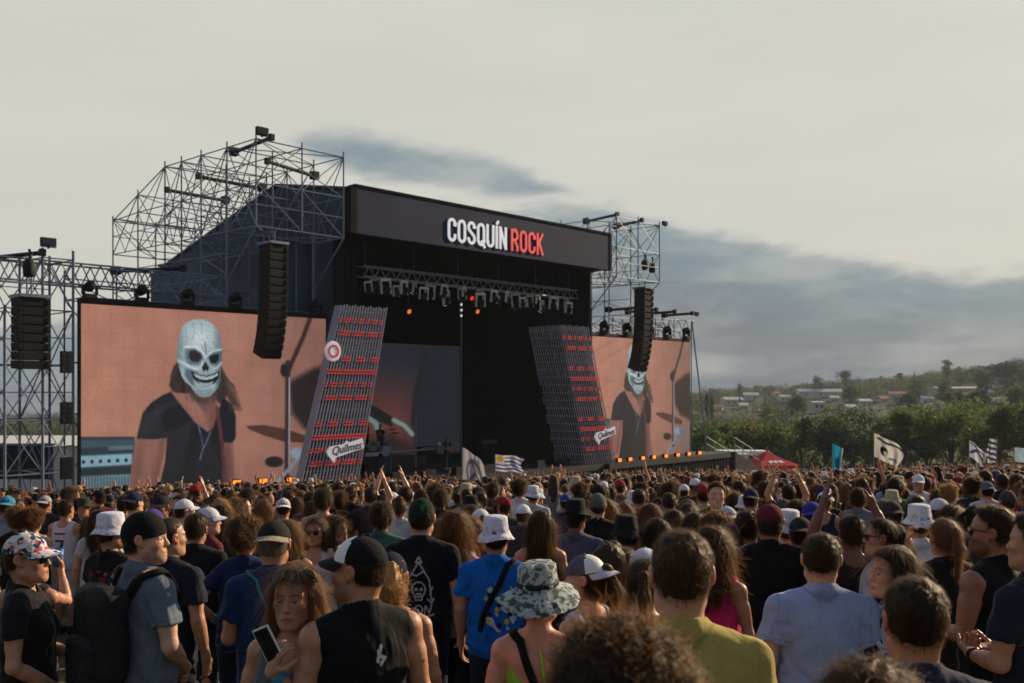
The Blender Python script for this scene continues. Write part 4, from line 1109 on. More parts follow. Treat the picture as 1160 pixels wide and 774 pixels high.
for k, (px, v, w, h, lab) in enumerate(((421, 3.6, 1.0, 1.15, 'dark amplifier cabinet standing beside the near pipe tower'), (486, 6.5, 1.3, 1.0, 'dark amplifier cabinet beside the drum riser'), (555, 7, 1.6, 1.2, 'dark amplifier behind the striped sun flag'), (610, 7, 1.5, 1.4, 'dark amplifier near the far pipe tower'))):
    u = inv(px, 520, v)[0]
    t = sthing('amplifier', u, v, DECK+.004, lab, 'amplifier', 'amplifiers on the stage')
    MB().box((-w/2, 0, 0), (w/2, .4, h)).build('cabinet', M['black_gear'], t)
    MB().box((-w*.45, -.02, .06), (w*.45, -.003, h*.72)).build('grille', M['grille'], t)
    MB().box((-w*.45, -.02, h*.78), (w*.45, -.003, h*.95)).build('control_panel', M['steel_light'], t)
for px, v, lab in ((507, 1.5, 'microphone stand at the front of the stage before the guitarist'), (443, 2.0, 'microphone stand on the stage before the drum riser')):
    u = inv(px, 520, v)[0]
    t = sthing('microphone_stand', u, v, DECK+.004, lab, 'microphone stand', 'microphone stands')
    MB().lathe([(0, 0), (.16, 0), (.16, .02), (.02, .03)], 14).build('base', M['black_gear'], t)
    rod('pole', (0, 0, .02), (0, 0, 1.45), .018, t, 'steel'); rod('boom', (0, 0, 1.4), (.35, -.1, 1.62), .014, t, 'steel')
    MB().tube([(.34, -.1, 1.61), (.44, -.13, 1.66)], [.02, .035], 8).build('microphone', M['black_gear'], t)
# low lip of monitors along the front of the stage
for k in range(8):
    u = 15+2.1*k
    t = sthing('stage_monitor', u, -.6, DECK+.004, 'black wedge monitor in the row along the stage edge', 'monitor speaker', 'wedge monitors along the stage edge')
    MB().prism([(0, 0), (.55, 0), (.55, .12), (.18, .42), (0, .42)], -.35, .35).build('cabinet', M['black_gear'], t)
    t.rotation_euler = (0, 0, TH+R(90))
# ------------------------------------------------------------------ people: smooth distance fields turned into continuous surfaces
def axis(lo, hi, h, fine=()):
    pts = [lo]
    while pts[-1] < hi:
        x = pts[-1]; hh = h
        for a, b, hf in fine:
            if a-1e-9 <= x < b: hh = min(hh, hf)
        pts.append(x+hh)
    return np.array(pts, np.float32)
def smin(a, b, k):
    h = np.clip(.5+.5*(b-a)/k, 0, 1)
    return b+(a-b)*h-k*h*(1-h)
def cone(a, b, ra, rb, sy=1.0):
    """round cone; sy squeezes it front to back"""
    a = np.array(a, float); b = np.array(b, float); r = max(ra, rb)
    A = a.copy(); B = b.copy(); A[1] /= sy; B[1] /= sy
    d = B-A; dd = d.dot(d)+1e-12
    def f(X, Y, Z_):
        Y2 = Y/sy
        t = np.clip(((X-A[0])*d[0]+(Y2-A[1])*d[1]+(Z_-A[2])*d[2])/dd, 0, 1)
        q = np.sqrt((X-A[0]-t*d[0])**2+(Y2-A[1]-t*d[1])**2+(Z_-A[2]-t*d[2])**2)
        return (q-(ra+(rb-ra)*t))*min(1, (1+sy)/2)
    return f, np.minimum(a, b)-r, np.maximum(a, b)+r
def ell(c, r):
    c = np.array(c, float); r = np.array(r, float)
    def f(X, Y, Z_):
        x = (X-c[0])/r[0]; y = (Y-c[1])/r[1]; z = (Z_-c[2])/r[2]
        k0 = np.sqrt(x*x+y*y+z*z); k1 = np.sqrt((x/r[0])**2+(y/r[1])**2+(z/r[2])**2)+1e-6
        return k0*(k0-1)/k1
    return f, c-r, c+r
def xf(p, Rm, piv):
    """prim p turned by Rm about piv"""
    f, lo, hi = p; piv = np.array(piv)
    cs = np.array([[(lo, hi)[i][0], (lo, hi)[j][1], (lo, hi)[k][2]] for i in (0, 1) for j in (0, 1) for k in (0, 1)])
    cs = (cs-piv) @ Rm.T+piv
    def g(X, Y, Z_):
        x = X-piv[0]; y = Y-piv[1]; z = Z_-piv[2]
        return f(Rm[0, 0]*x+Rm[1, 0]*y+Rm[2, 0]*z+piv[0], Rm[0, 1]*x+Rm[1, 1]*y+Rm[2, 1]*z+piv[1], Rm[0, 2]*x+Rm[1, 2]*y+Rm[2, 2]*z+piv[2])
    return g, cs.min(0), cs.max(0)
class SDF:
    def __init__(s, xs, ys, zs):
        s.a = (xs, ys, zs); s.D = np.full((len(xs), len(ys), len(zs)), .5, np.float32)
    def win(s, lo, hi, m):
        sl = tuple(slice(max(0, int(np.searchsorted(a, l-m))-1), int(np.searchsorted(a, h+m))+1) for a, l, h in zip(s.a, lo, hi))
        return sl, s.a[0][sl[0]][:, None, None], s.a[1][sl[1]][None, :, None], s.a[2][sl[2]][None, None, :]
    def add(s, p, k=.03):
        f, lo, hi = p; sl, X, Y, Z_ = s.win(lo, hi, k+.03)
        if 0 in s.D[sl].shape: return
        d = np.asarray(f(X, Y, Z_), np.float32)
        s.D[sl] = smin(s.D[sl], np.broadcast_to(d, s.D[sl].shape), max(k, 1e-4))
    def cut(s, p, k=.01):
        f, lo, hi = p; sl, X, Y, Z_ = s.win(lo, hi, k+.03)
        if 0 in s.D[sl].shape: return
        d = np.asarray(f(X, Y, Z_), np.float32)
        s.D[sl] = -smin(-s.D[sl], np.broadcast_to(d, s.D[sl].shape), max(k, 1e-4))
    def xyz(s): return s.a[0][:, None, None], s.a[1][None, :, None], s.a[2][None, None, :]
    def keep(s, fn, k=.004):
        X, Y, Z_ = s.xyz(); d = fn(X, Y, Z_)
        s.D = -smin(-s.D, -np.broadcast_to(np.asarray(d, np.float32), s.D.shape), k)
    def disp(s, fn):
        X, Y, Z_ = s.xyz(); s.D = s.D+np.asarray(fn(X, Y, Z_), np.float32)
    def mesh(s):
        return surfnet(s.D, *s.a)
def surfnet(D, xs, ys, zs):
    D = D.copy()
    D[0] = D[-1] = .5; D[:, 0] = D[:, -1] = .5; D[:, :, 0] = D[:, :, -1] = .5
    Sg = D < 0
    cnt = np.zeros(tuple(n-1 for n in D.shape), np.int8)
    for i in (0, 1):
        for j in (0, 1):
            for k in (0, 1): cnt += Sg[i:D.shape[0]-1+i, j:D.shape[1]-1+j, k:D.shape[2]-1+k]
    act = (cnt > 0) & (cnt < 8)
    I, J, K = np.nonzero(act); n = len(I)
    idx = np.full(act.shape, -1, np.int32); idx[I, J, K] = np.arange(n)
    pos = np.zeros((n, 3)); num = np.zeros(n)
    ax = (xs, ys, zs)
    for d in range(3):
        o1, o2 = [q for q in range(3) if q != d]
        for a in (0, 1):
            for b in (0, 1):
                c0 = [I, J, K]; c0[o1] = c0[o1]+a; c0[o2] = c0[o2]+b
                c1 = list(c0); c1[d] = c1[d]+1
                v0 = D[tuple(c0)]; v1 = D[tuple(c1)]
                m = (v0 < 0) != (v1 < 0)
                t = np.where(m, v0/(v0-v1+1e-12), 0)
                for q in range(3):
                    if q == d: val = ax[q][c0[q]]+(ax[q][c1[q]]-ax[q][c0[q]])*t
                    else: val = ax[q][c0[q]]
                    pos[:, q] += np.where(m, val, 0)
                num += m
    pos /= num[:, None]
    F = []
    for d in range(3):
        o1, o2 = [(1, 2), (2, 0), (0, 1)][d]
        sh = D.shape
        r = [slice(1, sh[0]-1), slice(1, sh[1]-1), slice(1, sh[2]-1)]; r[d] = slice(0, sh[d]-1)
        r2 = list(r); r2[d] = slice(1, sh[d])
        s0 = Sg[tuple(r)]; s1 = Sg[tuple(r2)]
        for flip, m in ((False, s0 & ~s1), (True, ~s0 & s1)):
            e = np.nonzero(m)
            if len(e[0]) == 0: continue
            e = [e[q]+(0 if q == d else 1) for q in range(3)]
            def cell(da, db):
                c = list(e); c[o1] = c[o1]-da; c[o2] = c[o2]-db; return idx[tuple(c)]
            q = np.stack([cell(1, 1), cell(0, 1), cell(0, 0), cell(1, 0)], -1)
            F.append(q[:, ::-1] if flip else q)
    return pos, np.concatenate(F)
def waves(seed, wl, n=5, aniso=(1, 1, 1)):
    r = np.random.default_rng(seed); ks = []
    for _ in range(n):
        d = r.normal(size=3)*np.array(aniso); d /= np.linalg.norm(d)
        ks.append((d*2*math.pi/(wl*r.uniform(.7, 1.5)), r.uniform(0, 6.28)))
    def f(X, Y, Z_):
        o = 0; w = 0
        for k, ph in ks:
            w = np.sin(k[0]*X+k[1]*Y+k[2]*Z_+ph+w*1.1); o = o+w
        return o/n
    return f

PIV = (0, -.01, 1.53)
def head_rot(yaw, pitch=0, roll=0):
    return np.array((Matrix.Rotation(yaw, 3, 'Z') @ Matrix.Rotation(pitch, 3, 'X') @ Matrix.Rotation(roll, 3, 'Y')))
POSES = {   # elbow, wrist, finger direction, palm normal, finger curl (for the +x arm; mirrored for the other)
    'down': ((.245, -.02, 1.14), (.255, .045, .90), (0, .12, -1), (-1, .1, 0), .45),
    'fwd': ((.235, .01, 1.135), (.10, .235, 1.10), (-.75, .6, .1), (0, -.3, 1), .8),
    'chin': ((.20, .05, 1.14), (-.005, .205, 1.375), (.35, .12, .9), (.5, -.75, 0), .8),
    'clasp': ((.25, .0, 1.14), (.06, .19, .96), (-.8, .3, -.5), (0, -1, 0), .7),
    'chest': ((.225, .06, 1.16), (.12, .22, 1.34), (-.25, .2, .95), (-.8, -.5, 0), .75),
    'up': ((.265, .075, 1.63), (.17, .11, 1.87), (-.2, .05, 1), (-1, .2, 0), .15),
    'wide': ((.34, .05, 1.60), (.42, .08, 1.85), (.1, .05, 1), (-.3, 1, 0), .1),
    'back': ((.26, -.09, 1.14), (.05, -.165, .97), (-.8, -.1, -.5), (0, 1, 0), .5),
    'hip': ((.37, -.06, 1.20), (.215, .06, 1.04), (-.6, .5, -.5), (-1, 0, 0), .5),
    'phone': ((.215, .16, 1.33), (.11, .27, 1.55), (-.1, .1, 1), (-.6, -.6, 0), .7),
    'head': ((.33, .06, 1.47), (.16, -.02, 1.66), (-.7, -.4, .3), (-.5, 0, -.8), .5),
}
def arm_points(sex, side, pose):
    sx = .192 if sex == 'm' else .168
    E, W, d, n, c = POSES[pose]
    k = 1 if sex == 'm' else .93
    m = lambda p: np.array((p[0]*side*k, p[1], p[2]))
    return np.array((sx*side, -.012, 1.402 if sex == 'm' else 1.392)), m(E), m(W), np.array((d[0]*side, d[1], d[2])), np.array((n[0]*side, n[1], n[2])), c
def torso(sex, inf=0.0, boxy=0.0):
    if sex == 'm':
        P = [(ell((0, .0, .95), (.165+inf, .112+inf, .13+inf)), .04), (ell((0, .012, 1.1), (.150+inf+boxy*.02, .104+inf+boxy*.012, .18+inf)), .05),
             (ell((0, 0, 1.28), (.172+inf, .115+inf, .19)), .05), (ell((0, -.012, 1.362), (.184+inf*.6, .098+inf*.8, .10)), .04)]
        sh = (.181, 1.400, .056, .058)
    else:
        P = [(ell((0, -.008, .94), (.170+inf, .118+inf, .13+inf)), .04), (ell((0, .008, 1.1), (.122+inf+boxy*.03, .090+inf+boxy*.015, .18+inf)), .06),
             (ell((0, 0, 1.27), (.148+inf, .098+inf, .18)), .05), (ell((0, -.01, 1.37), (.160+inf, .084+inf, .09)), .04),
             (ell((.066, .078, 1.27), (.058+inf, .056+inf, .060+inf)), .035), (ell((-.066, .078, 1.27), (.058+inf, .056+inf, .060+inf)), .035)]
        sh = (.158, 1.392, .047, .050)
    for s in (-1, 1):
        P.append((cone((s*.05, -.012, sh[1]+.022), (s*sh[0], -.012, sh[1]), sh[3]+inf*.7, sh[2]+inf*.6), .035))
        P.append((cone((0, -.02, 1.475), (s*.12, -.016, 1.438), .044+inf*.6, .034+inf), .035))
    return P
def head_prims(sex, Rm):
    m = sex == 'm'; H = lambda p: xf(p, Rm, PIV)
    A = [(ell((0, -.006, 1.672), (.0765, .097, .084)), .03), (ell((0, .028, 1.612), (.0655, .066, .084)), .035), (ell((0, -.030, 1.615), (.067, .066, .080)), .03), (ell((0, .030, 1.565), (.055, .054, .045)), .035),
         (ell((0, .052, 1.56), (.047 if m else .041, .045, .040)), .03), (ell((0, .084, 1.533), (.022, .018, .018)), .025)]
    A += [(cone((0, .090, 1.650), (0, .113, 1.608), .0075, .0100), .014)]
    for s in (-1, 1):
        A += [(ell((s*.0105, .102, 1.604), (.0075, .010, .0068)), .010), (cone((s*.010, .089, 1.657), (s*.048, .073, 1.661), .009, .010), .016), (cone((s*.018, .0915, 1.6460), (s*.046, .082, 1.6432), .0066, .0058), .004), (cone((s*.020, .0890, 1.6265), (s*.045, .081, 1.6280), .0052, .0050), .006),
              (ell((s*.043, .060, 1.614), (.021, .020, .018)), .03), (cone((s*.052, .015, 1.565), (s*.020, .074, 1.536), .013, .014), .035)]
    A += [(ell((0, .082, 1.572), (.026, .018, .022)), .02), (ell((0, .0965, 1.5695), (.021, .008, .0050)), .008), (ell((0, .0950, 1.5585), (.018, .009, .0060)), .008)]
    A = [(H(p), k) for p, k in A]
    cuts = []
    for s in (-1, 1): cuts.append((H(ell((s*.031, .102, 1.638), (.017, .016, .0105))), .012))
    cuts.append((H(cone((-.017, .1035, 1.5642), (.017, .1035, 1.5642), .0022, .0022)), .003))
    ears = []
    for s in (-1, 1):
        ears.append((H(cone((s*.078, -.004, 1.652), (s*.076, .006, 1.612), .0155, .011)), .008))
        ears.append((H(ell((s*.087, -.009, 1.642), (.0085, .021, .030))), .006))
    ecut = [(H(ell((s*.0965, .001, 1.638), (.008, .010, .015))), .005) for s in (-1, 1)]
    return A, cuts, ears, ecut
def hand_prims(W, d, n, curl, side):
    d = d/np.linalg.norm(d); n = n-d*n.dot(d); n /= np.linalg.norm(n); s = np.cross(d, n)*side
    P = [(cone(W, W+d*.03, .025, .026), .02)]
    for t in (-.026, -.009, .009, .026):
        P.append((cone(W+d*.015+s*t*.6, W+d*.088+s*t, .014, .0115), .012))
    for t, L in ((-.029, .062), (-.0098, .078), (.0098, .084), (.029, .074)):
        p = W+d*.088+s*t; a = 0
        for q, l in enumerate((.46, .31, .23)):
            a += curl*(.75 if q == 0 else 1.0)
            dd = d*math.cos(a)+n*math.sin(a); p2 = p+dd*L*l*1.05
            P.append((cone(p, p2, .0092-.0008*q, .0086-.001*q), .003)); p = p2
    th = (d*.55+s*.75+n*.35); th /= np.linalg.norm(th)
    p = W+d*.022+s*.022; p2 = p+th*.042; th2 = d*.85+s*.25+n*(.25+curl*.5); th2 /= np.linalg.norm(th2); p3 = p2+th2*.032; p4 = p3+th2*.024
    P += [(cone(p, p2, .0145, .0115), .010), (cone(p2, p3, .0105, .0095), .003), (cone(p3, p4, .0095, .0075), .003)]
    return P
CACHE = {}
def mesh_of(key, fn):
    if key not in CACHE: CACHE[key] = fn()
    return CACHE[key]
def body_mesh(sex, pl, pr, yaw, pitch, res, beard=0, brow=1):
    """continuous body from soles to crown"""
    hi = res == 'hi'
    h = .011 if hi else .017; hf = .0048 if hi else .0085
    pts = []
    for side, pose in ((1, pr), (-1, pl)): pts.append(arm_points(sex, side, pose))
    xmax = max(.34, max(abs(p[i][0]) for p in pts for i in (1, 2))+.16)
    zmax = max(1.79, max(p[2][2] for p in pts)+.22)
    ymin = min(-.22, min(p[i][1] for p in pts for i in (1, 2))-.17); ymax = max(.24, max(p[i][1] for p in pts for i in (1, 2))+.20)
    fx, fy, fz = [(-.105, .105, hf)], [(-.125, .145, hf)], [(1.47, 1.775, hf)]
    if hi:
        for (S_, E, W, d, n, c) in pts:
            if W[2] > 1.0 or pr in ('clasp', 'back'):
                q = W+d/np.linalg.norm(d)*.09
                fx.append((q[0]-.10, q[0]+.10, .0055)); fy.append((q[1]-.10, q[1]+.10, .0055)); fz.append((q[2]-.11, q[2]+.11, .0055))
    g = SDF(axis(-xmax, xmax, h, fx), axis(ymin, ymax, h, fy), axis(-.02, zmax, h, fz))
    Rm = head_rot(yaw, pitch)
    for p, k in torso(sex): g.add(p, k)
    th = .088 if sex == 'm' else .092
    for s in (-1, 1):
        g.add(cone((s*.088, 0, .90), (s*.098, .012, .50), th, .058), .04)
        g.add(cone((s*.098, .006, .50), (s*.100, -.022, .10), .056, .038), .03)
        g.add(ell((s*.099, -.02, .36), (.053, .056, .11)), .03)
        g.add(cone((s*.102, -.035, .05), (s*.112, .13, .032), .042, .034), .03)
    nr = .060 if sex == 'm' else .048
    g.add(cone((0, -.026, 1.44), (0, -.004, 1.60), nr+.006, nr-.001), .025)
    A, cuts, ears, ecut = head_prims(sex, Rm)
    for p, k in A: g.add(p, k)
    for p, k in cuts: g.cut(p, k)
    for p, k in ears: g.add(p, k)
    for p, k in ecut: g.cut(p, k)
    r = (.052, .041, .040, .027) if sex == 'm' else (.043, .034, .034, .022)
    for side, (S_, E, W, d, n, c) in zip((1, -1), pts):
        g.add(cone(S_, E, r[0], r[1]), .035); g.add(cone(S_*.6+E*.4, S_*.35+E*.65, r[0]*.98, r[1]*1.02), .02)
        g.add(cone(E, W, r[2], r[3]), .02); g.add(cone(E*.8+W*.2, E*.45+W*.55, r[2]*1.06, r[3]*1.25), .02)
        for p, k in hand_prims(W, d, n, c, side): g.add(p, k)
    V, F = g.mesh()
    # tint: lips, brows, stubble, warmer cheeks and ears – the thing's own colours
    q = (V-np.array(PIV)) @ Rm+np.array(PIV)
    T = np.ones((len(V), 3)); x, y, z = q.T
    def blob(c, rr, col, soft=1.0):
        d = np.sqrt(((x-c[0])/rr[0])**2+((y-c[1])/rr[1])**2+((z-c[2])/rr[2])**2)
        a = np.clip((1.15-d)/.3, 0, 1)[:, None]*soft
        T[:] = T*(1-a)+T*np.array(col)*a
    blob((0, .10, 1.564), (.026, .03, .013), (.80, .52, .50) if sex == 'f' else (.85, .66, .62))
    for s in (-1, 1):
        blob((s*.048, .07, 1.605), (.03, .04, .025), (1.02, .88, .84)); blob((s*.088, -.005, 1.635), (.018, .03, .036), (1.03, .82, .76))
        if brow:
            for t in (0, .25, .5, .75, 1): blob((s*(.014+.034*t), .094-.024*t*t, 1.6625-.001*t+.005*math.sin(t*3.0)), (.0072, .03, .0042), (.22, .2, .2), .85)
    if beard:
        a = np.clip((1.60-z-.25*np.clip(.02-y, -1, 1))/.02, 0, 1)*np.clip((y+.01)/.03, 0, 1)*np.clip((z-1.495)/.02, 0, 1)
        lip = np.maximum(np.clip((np.abs(z-1.564)-.008)/.004, 0, 1), np.clip((np.abs(x)-.021)/.006, 0, 1))
        a = (a*lip*beard)[:, None]; T = T*(1-a)+T*np.array((.25, .22, .22))*a
    me = np_mesh('body', V, F, None, [M['skin']]); set_color(me, 'tint', T)
    return me
def sleeve(sex, side, pose, frac, r0, r1):
    S_, E, W, d, n, c = arm_points(sex, side, pose)
    ax = (E-S_)/np.linalg.norm(E-S_); L = np.linalg.norm(E-S_)
    end = S_+(E-S_)*frac; e2 = S_+(E-S_)*(frac+.25)
    f, lo, hi_ = cone(S_, e2, r0, r1+(r1-r0)*.3)
    def g(X, Y, Z_):
        return np.maximum(f(X, Y, Z_), (X-end[0])*ax[0]+(Y-end[1])*ax[1]+(Z_-end[2])*ax[2])
    return g, lo, hi_
def collar(a, b, ra, rb, zb, sl):
    f, lo, hi = cone(a, b, ra, rb)
    return (lambda X, Y, Z_: np.maximum(f(X, Y, Z_), (zb-sl*(Y+.09)-Z_))), lo, hi
def top_mesh(sex, kind, pl, pr, res, seed=0):
    h = .0095 if res == 'hi' else .017
    zlo = {'tee': .84, 'long': .62, 'tank': .86, 'muscle': .85, 'crop': 1.10, 'bikini': 1.20, 'strap': 1.0}.get(kind, .84)
    up = any(q in ('up', 'wide', 'head') for q in (pl, pr))
    fc = res == 'hi' and kind in ('tee', 'muscle')
    g = SDF(axis(-.46, .46, h, [(-.095, .095, .0055)] if fc else ()), axis(-.26, .27, h, [(-.125, .08, .0055)] if fc else ()), axis(zlo-.03, 1.72 if up else 1.55, h, [(1.41, 1.53, .005)] if fc else ()))
    inf = {'tee': .017, 'tank': .012, 'muscle': .013, 'crop': .008, 'bikini': .006, 'strap': .010}.get(kind, .017)
    for p, k in torso(sex, inf, boxy=1 if kind in ('tee', 'muscle') else .4): g.add(p, k)
    if kind in ('tee', 'tank', 'muscle'):
        w = (.172, .165) if sex == 'm' else (.165, .150)
        g.add(cone((0, .0, .88), (0, 0, 1.28), w[0]+.018, w[1]+.006, .70), .06)
    if kind == 'tee':
        r0, r1 = (.064, .073) if sex == 'm' else (.055, .062)
        for side, pose in ((1, pr), (-1, pl)): g.add(sleeve(sex, side, pose, .62 if sex == 'm' else .5, r0, r1), .022)
    if kind in ('tee', 'muscle'): g.add(cone((0, -.026, 1.43), (0, -.020, 1.495), .080, .073 if sex == 'm' else .072), .02)
    w1 = waves(seed+1, .16, 5, (1, 1, .55)); w2 = waves(seed+7, .075, 4, (1, 1, .8))
    amp = 1.25 if kind in ('tee', 'tank', 'muscle') else .3
    def fold(X, Y, Z_):
        loose = np.clip((1.36-Z_)/.3, .18, 1)
        a = w1(X, Y, Z_); b = w2(X, Y, Z_)
        # drag lines running from the armpits, and the sag over the waist
        s = np.abs(X); dr = np.sin((Z_*1.0+s*1.25)*46+3*a)*np.clip((s-.05)/.12, 0, 1)*np.clip((1.42-Z_)/.1, 0, 1)*np.clip((Z_-1.02)/.12, 0, 1)
        wv = np.sin(Z_*62+X*9+2.4*a)*np.clip((1.12-Z_)/.12, 0, 1)
        return np.minimum(amp*(.0085*loose*a+.0035*loose*b+.0042*dr+.0034*wv), inf*.5)
    g.disp(fold)
    if kind == 'tee':
        nk = .064 if sex == 'm' else .066
        g.cut(collar((0, -.024, 1.36), (0, .006, 1.66), nk, nk+.004, 1.493, .30), .004)
    elif kind == 'muscle':
        for s in (-1, 1): g.cut(ell((s*.262, -.01, 1.36), (.076, .17, .125)), .012)
        g.cut(collar((0, -.024, 1.36), (0, .008, 1.66), .066, .070, 1.486, .32), .005)
    else:
        sx = .192 if sex == 'm' else .168
        for s in (-1, 1):
            g.cut(ell((s*(sx+.045), -.01, 1.37), (.088, .16, .118)), .015)
            if kind == 'tank' and sex == 'm': g.cut(ell((s*(sx+.02), -.01, 1.44), (.060, .12, .09)), .015)
        nk = .086 if kind == 'tank' else .105
        g.cut(cone((0, -.03, 1.46), (0, .02, 1.70), nk, nk+.05), .012)
        g.cut(ell((0, .10, 1.44), (.085, .08, .10)), .02)
        if sex == 'f' or kind in ('crop', 'strap', 'bikini'):
            g.cut(ell((0, -.13, 1.46), (.10, .07, .13)), .02)
        if kind in ('bikini',):
            g.cut(ell((0, -.14, 1.40), (.20, .10, .15)), .01); g.keep(lambda X, Y, Z_: np.maximum(1.21-Z_, Z_-1.33+0*X), .004)
    g.keep(lambda X, Y, Z_: zlo+.012*np.sin(X*14+seed)*(1 if kind == 'tee' else 0)-Z_+0*X, .006)
    V, F = g.mesh()
    me = np_mesh({'tee': 'tshirt', 'tank': 'tank_top', 'muscle': 'tank_top'}.get(kind, kind), V, F, None, [M['shirt']])
    T = np.ones((len(V), 3)); x, y, z = V.T
    def seam(d, w=.0035, k=.62):           # stitched lines and hems
        nonlocal T
        T *= (1-(1-k)*np.clip(1-np.abs(d)/w, 0, 1))[:, None]
    if kind in ('tee', 'muscle'):
        f, _, _ = cone((0, -.024, 1.36), (0, .006, 1.66), .066, .070); d = f(x, y, z)
        seam(np.where(z > 1.40, d-.020, 1), .005, .6)
        seam(z-.885-.012*np.sin(x*14+seed), .006, .75)
    if kind == 'tee':
        for side, pose in ((1, pr), (-1, pl)):
            S_, E, W, dd, n, c = arm_points(sex, side, pose); ax = (E-S_)/np.linalg.norm(E-S_); L = np.linalg.norm(E-S_)*(.62 if sex == 'm' else .5)
            t = (V-S_) @ ax; far_ = (x*side > abs(S_[0])-.05)
            seam(np.where(far_, t-L+.022, 1), .006, .66); seam(np.where(far_ & (z < 1.47), np.abs(x)-abs(S_[0])-.012, 1), .005, .72)
    set_color(me, 'tint', T)
    return me
def legs_mesh(sex, kind, res, seed=0):
    h = .012 if res == 'hi' else .02
    zlo = {'jeans': .09, 'shorts': .50, 'skirt': .55}[kind]
    g = SDF(axis(-.32, .32, h), axis(-.22, .24, h), axis(zlo-.05, 1.08, h))
    for p, k in torso(sex, .014)[:2]: g.add(p, k)
    th = (.088 if sex == 'm' else .092)+.014
    for s in (-1, 1):
        if kind == 'jeans':
            g.add(cone((s*.088, 0, .90), (s*.098, .012, .50), th, .072), .03); g.add(cone((s*.098, .006, .50), (s*.100, -.016, .06), .070, .062), .02)
        else:
            g.add(cone((s*.088, 0, .90), (s*.105, .012, .42), th+.006, .098), .03)
    w1 = waves(seed+3, .12, 5, (1, 1, .6)); g.disp(lambda X, Y, Z_: .005*w1(X, Y, Z_)+.002*np.sin(Z_*70+X*10))
    g.keep(lambda X, Y, Z_: np.maximum(zlo-Z_, Z_-1.03)+0*X, .005)
    V, F = g.mesh()
    return np_mesh('trousers' if kind == 'jeans' else 'shorts', V, F, None, [M['cloth']])
def shoes_mesh():
    g = SDF(axis(-.2, .2, .011), axis(-.12, .22, .011), axis(-.02, .14, .011))
    for s in (-1, 1):
        g.add(cone((s*.102, -.035, .055), (s*.112, .14, .038), .052, .040), .03); g.add(cone((s*.1, -.03, .06), (s*.1, -.025, .11), .05, .048), .02)
    g.keep(lambda X, Y, Z_: .003-Z_+0*X, .004)
    V, F = g.mesh(); return np_mesh('shoes', V, F, None, [M['cloth']])

# ---- hair: a volume plus loose strands, built once per style on the standard head
def strands(V, F, n, step, segs, width, lift, wig, seed, down=1.0, flow=None, zmin=None, zmax=None):
    r = np.random.default_rng(seed)
    q = V[F]; c = q.mean(1); nn = np.cross(q[:, 2]-q[:, 0], q[:, 3]-q[:, 1]); ar = np.linalg.norm(nn, axis=1)+1e-12; nn /= ar[:, None]
    # only outer faces
    pr = ar*np.clip((c-np.array((0, -.02, 1.60)))[:, 0]*nn[:, 0]+(c-np.array((0, -.02, 1.60)))[:, 1]*nn[:, 1]+(c[:, 2]-1.60)*nn[:, 2], 0, 1)**.3
    if zmax is not None: pr = pr*(c[:, 2] < zmax)
    pr /= pr.sum(); k = r.choice(len(F), n, p=pr)
    p = c[k]+(r.random((n, 3))-.5)*.006; N_ = nn[k]
    crown = np.array((0, -.05, 1.76))
    t = (p-crown)*np.array((.6, .6, .4))+np.array((0, 0, -down*.12))
    if flow is not None: t = flow(p, t)
    t = t/np.linalg.norm(t, axis=1)[:, None]+r.normal(size=(n, 3))*wig
    t -= N_*(t*N_).sum(1)[:, None]; t /= np.linalg.norm(t, axis=1)[:, None]+1e-9
    b = np.cross(t, N_)
    lf = lift*(r.random(n)**2)[:, None]; ph = r.uniform(0, 6.28, n)[:, None]
    L = step*(.5+r.random(n))[:, None]
    rows = []
    for i in range(segs+1):
        f = i/segs
        w = width*(1-.75*f)
        pp = p+t*L*i+N_*(lf*f**1.4+.0012)+b*np.sin(ph+f*5)*L*wig*.9
        rows.append(np.stack([pp-b*w/2, pp+b*w/2], 1))
    VV = np.stack(rows, 1).reshape(-1, 3)
    base = np.arange(n)[:, None]*(segs+1)*2+np.arange(segs)[None, :]*2
    FF = np.stack([base, base+1, base+3, base+2], -1).reshape(-1, 4)
    return VV, FF
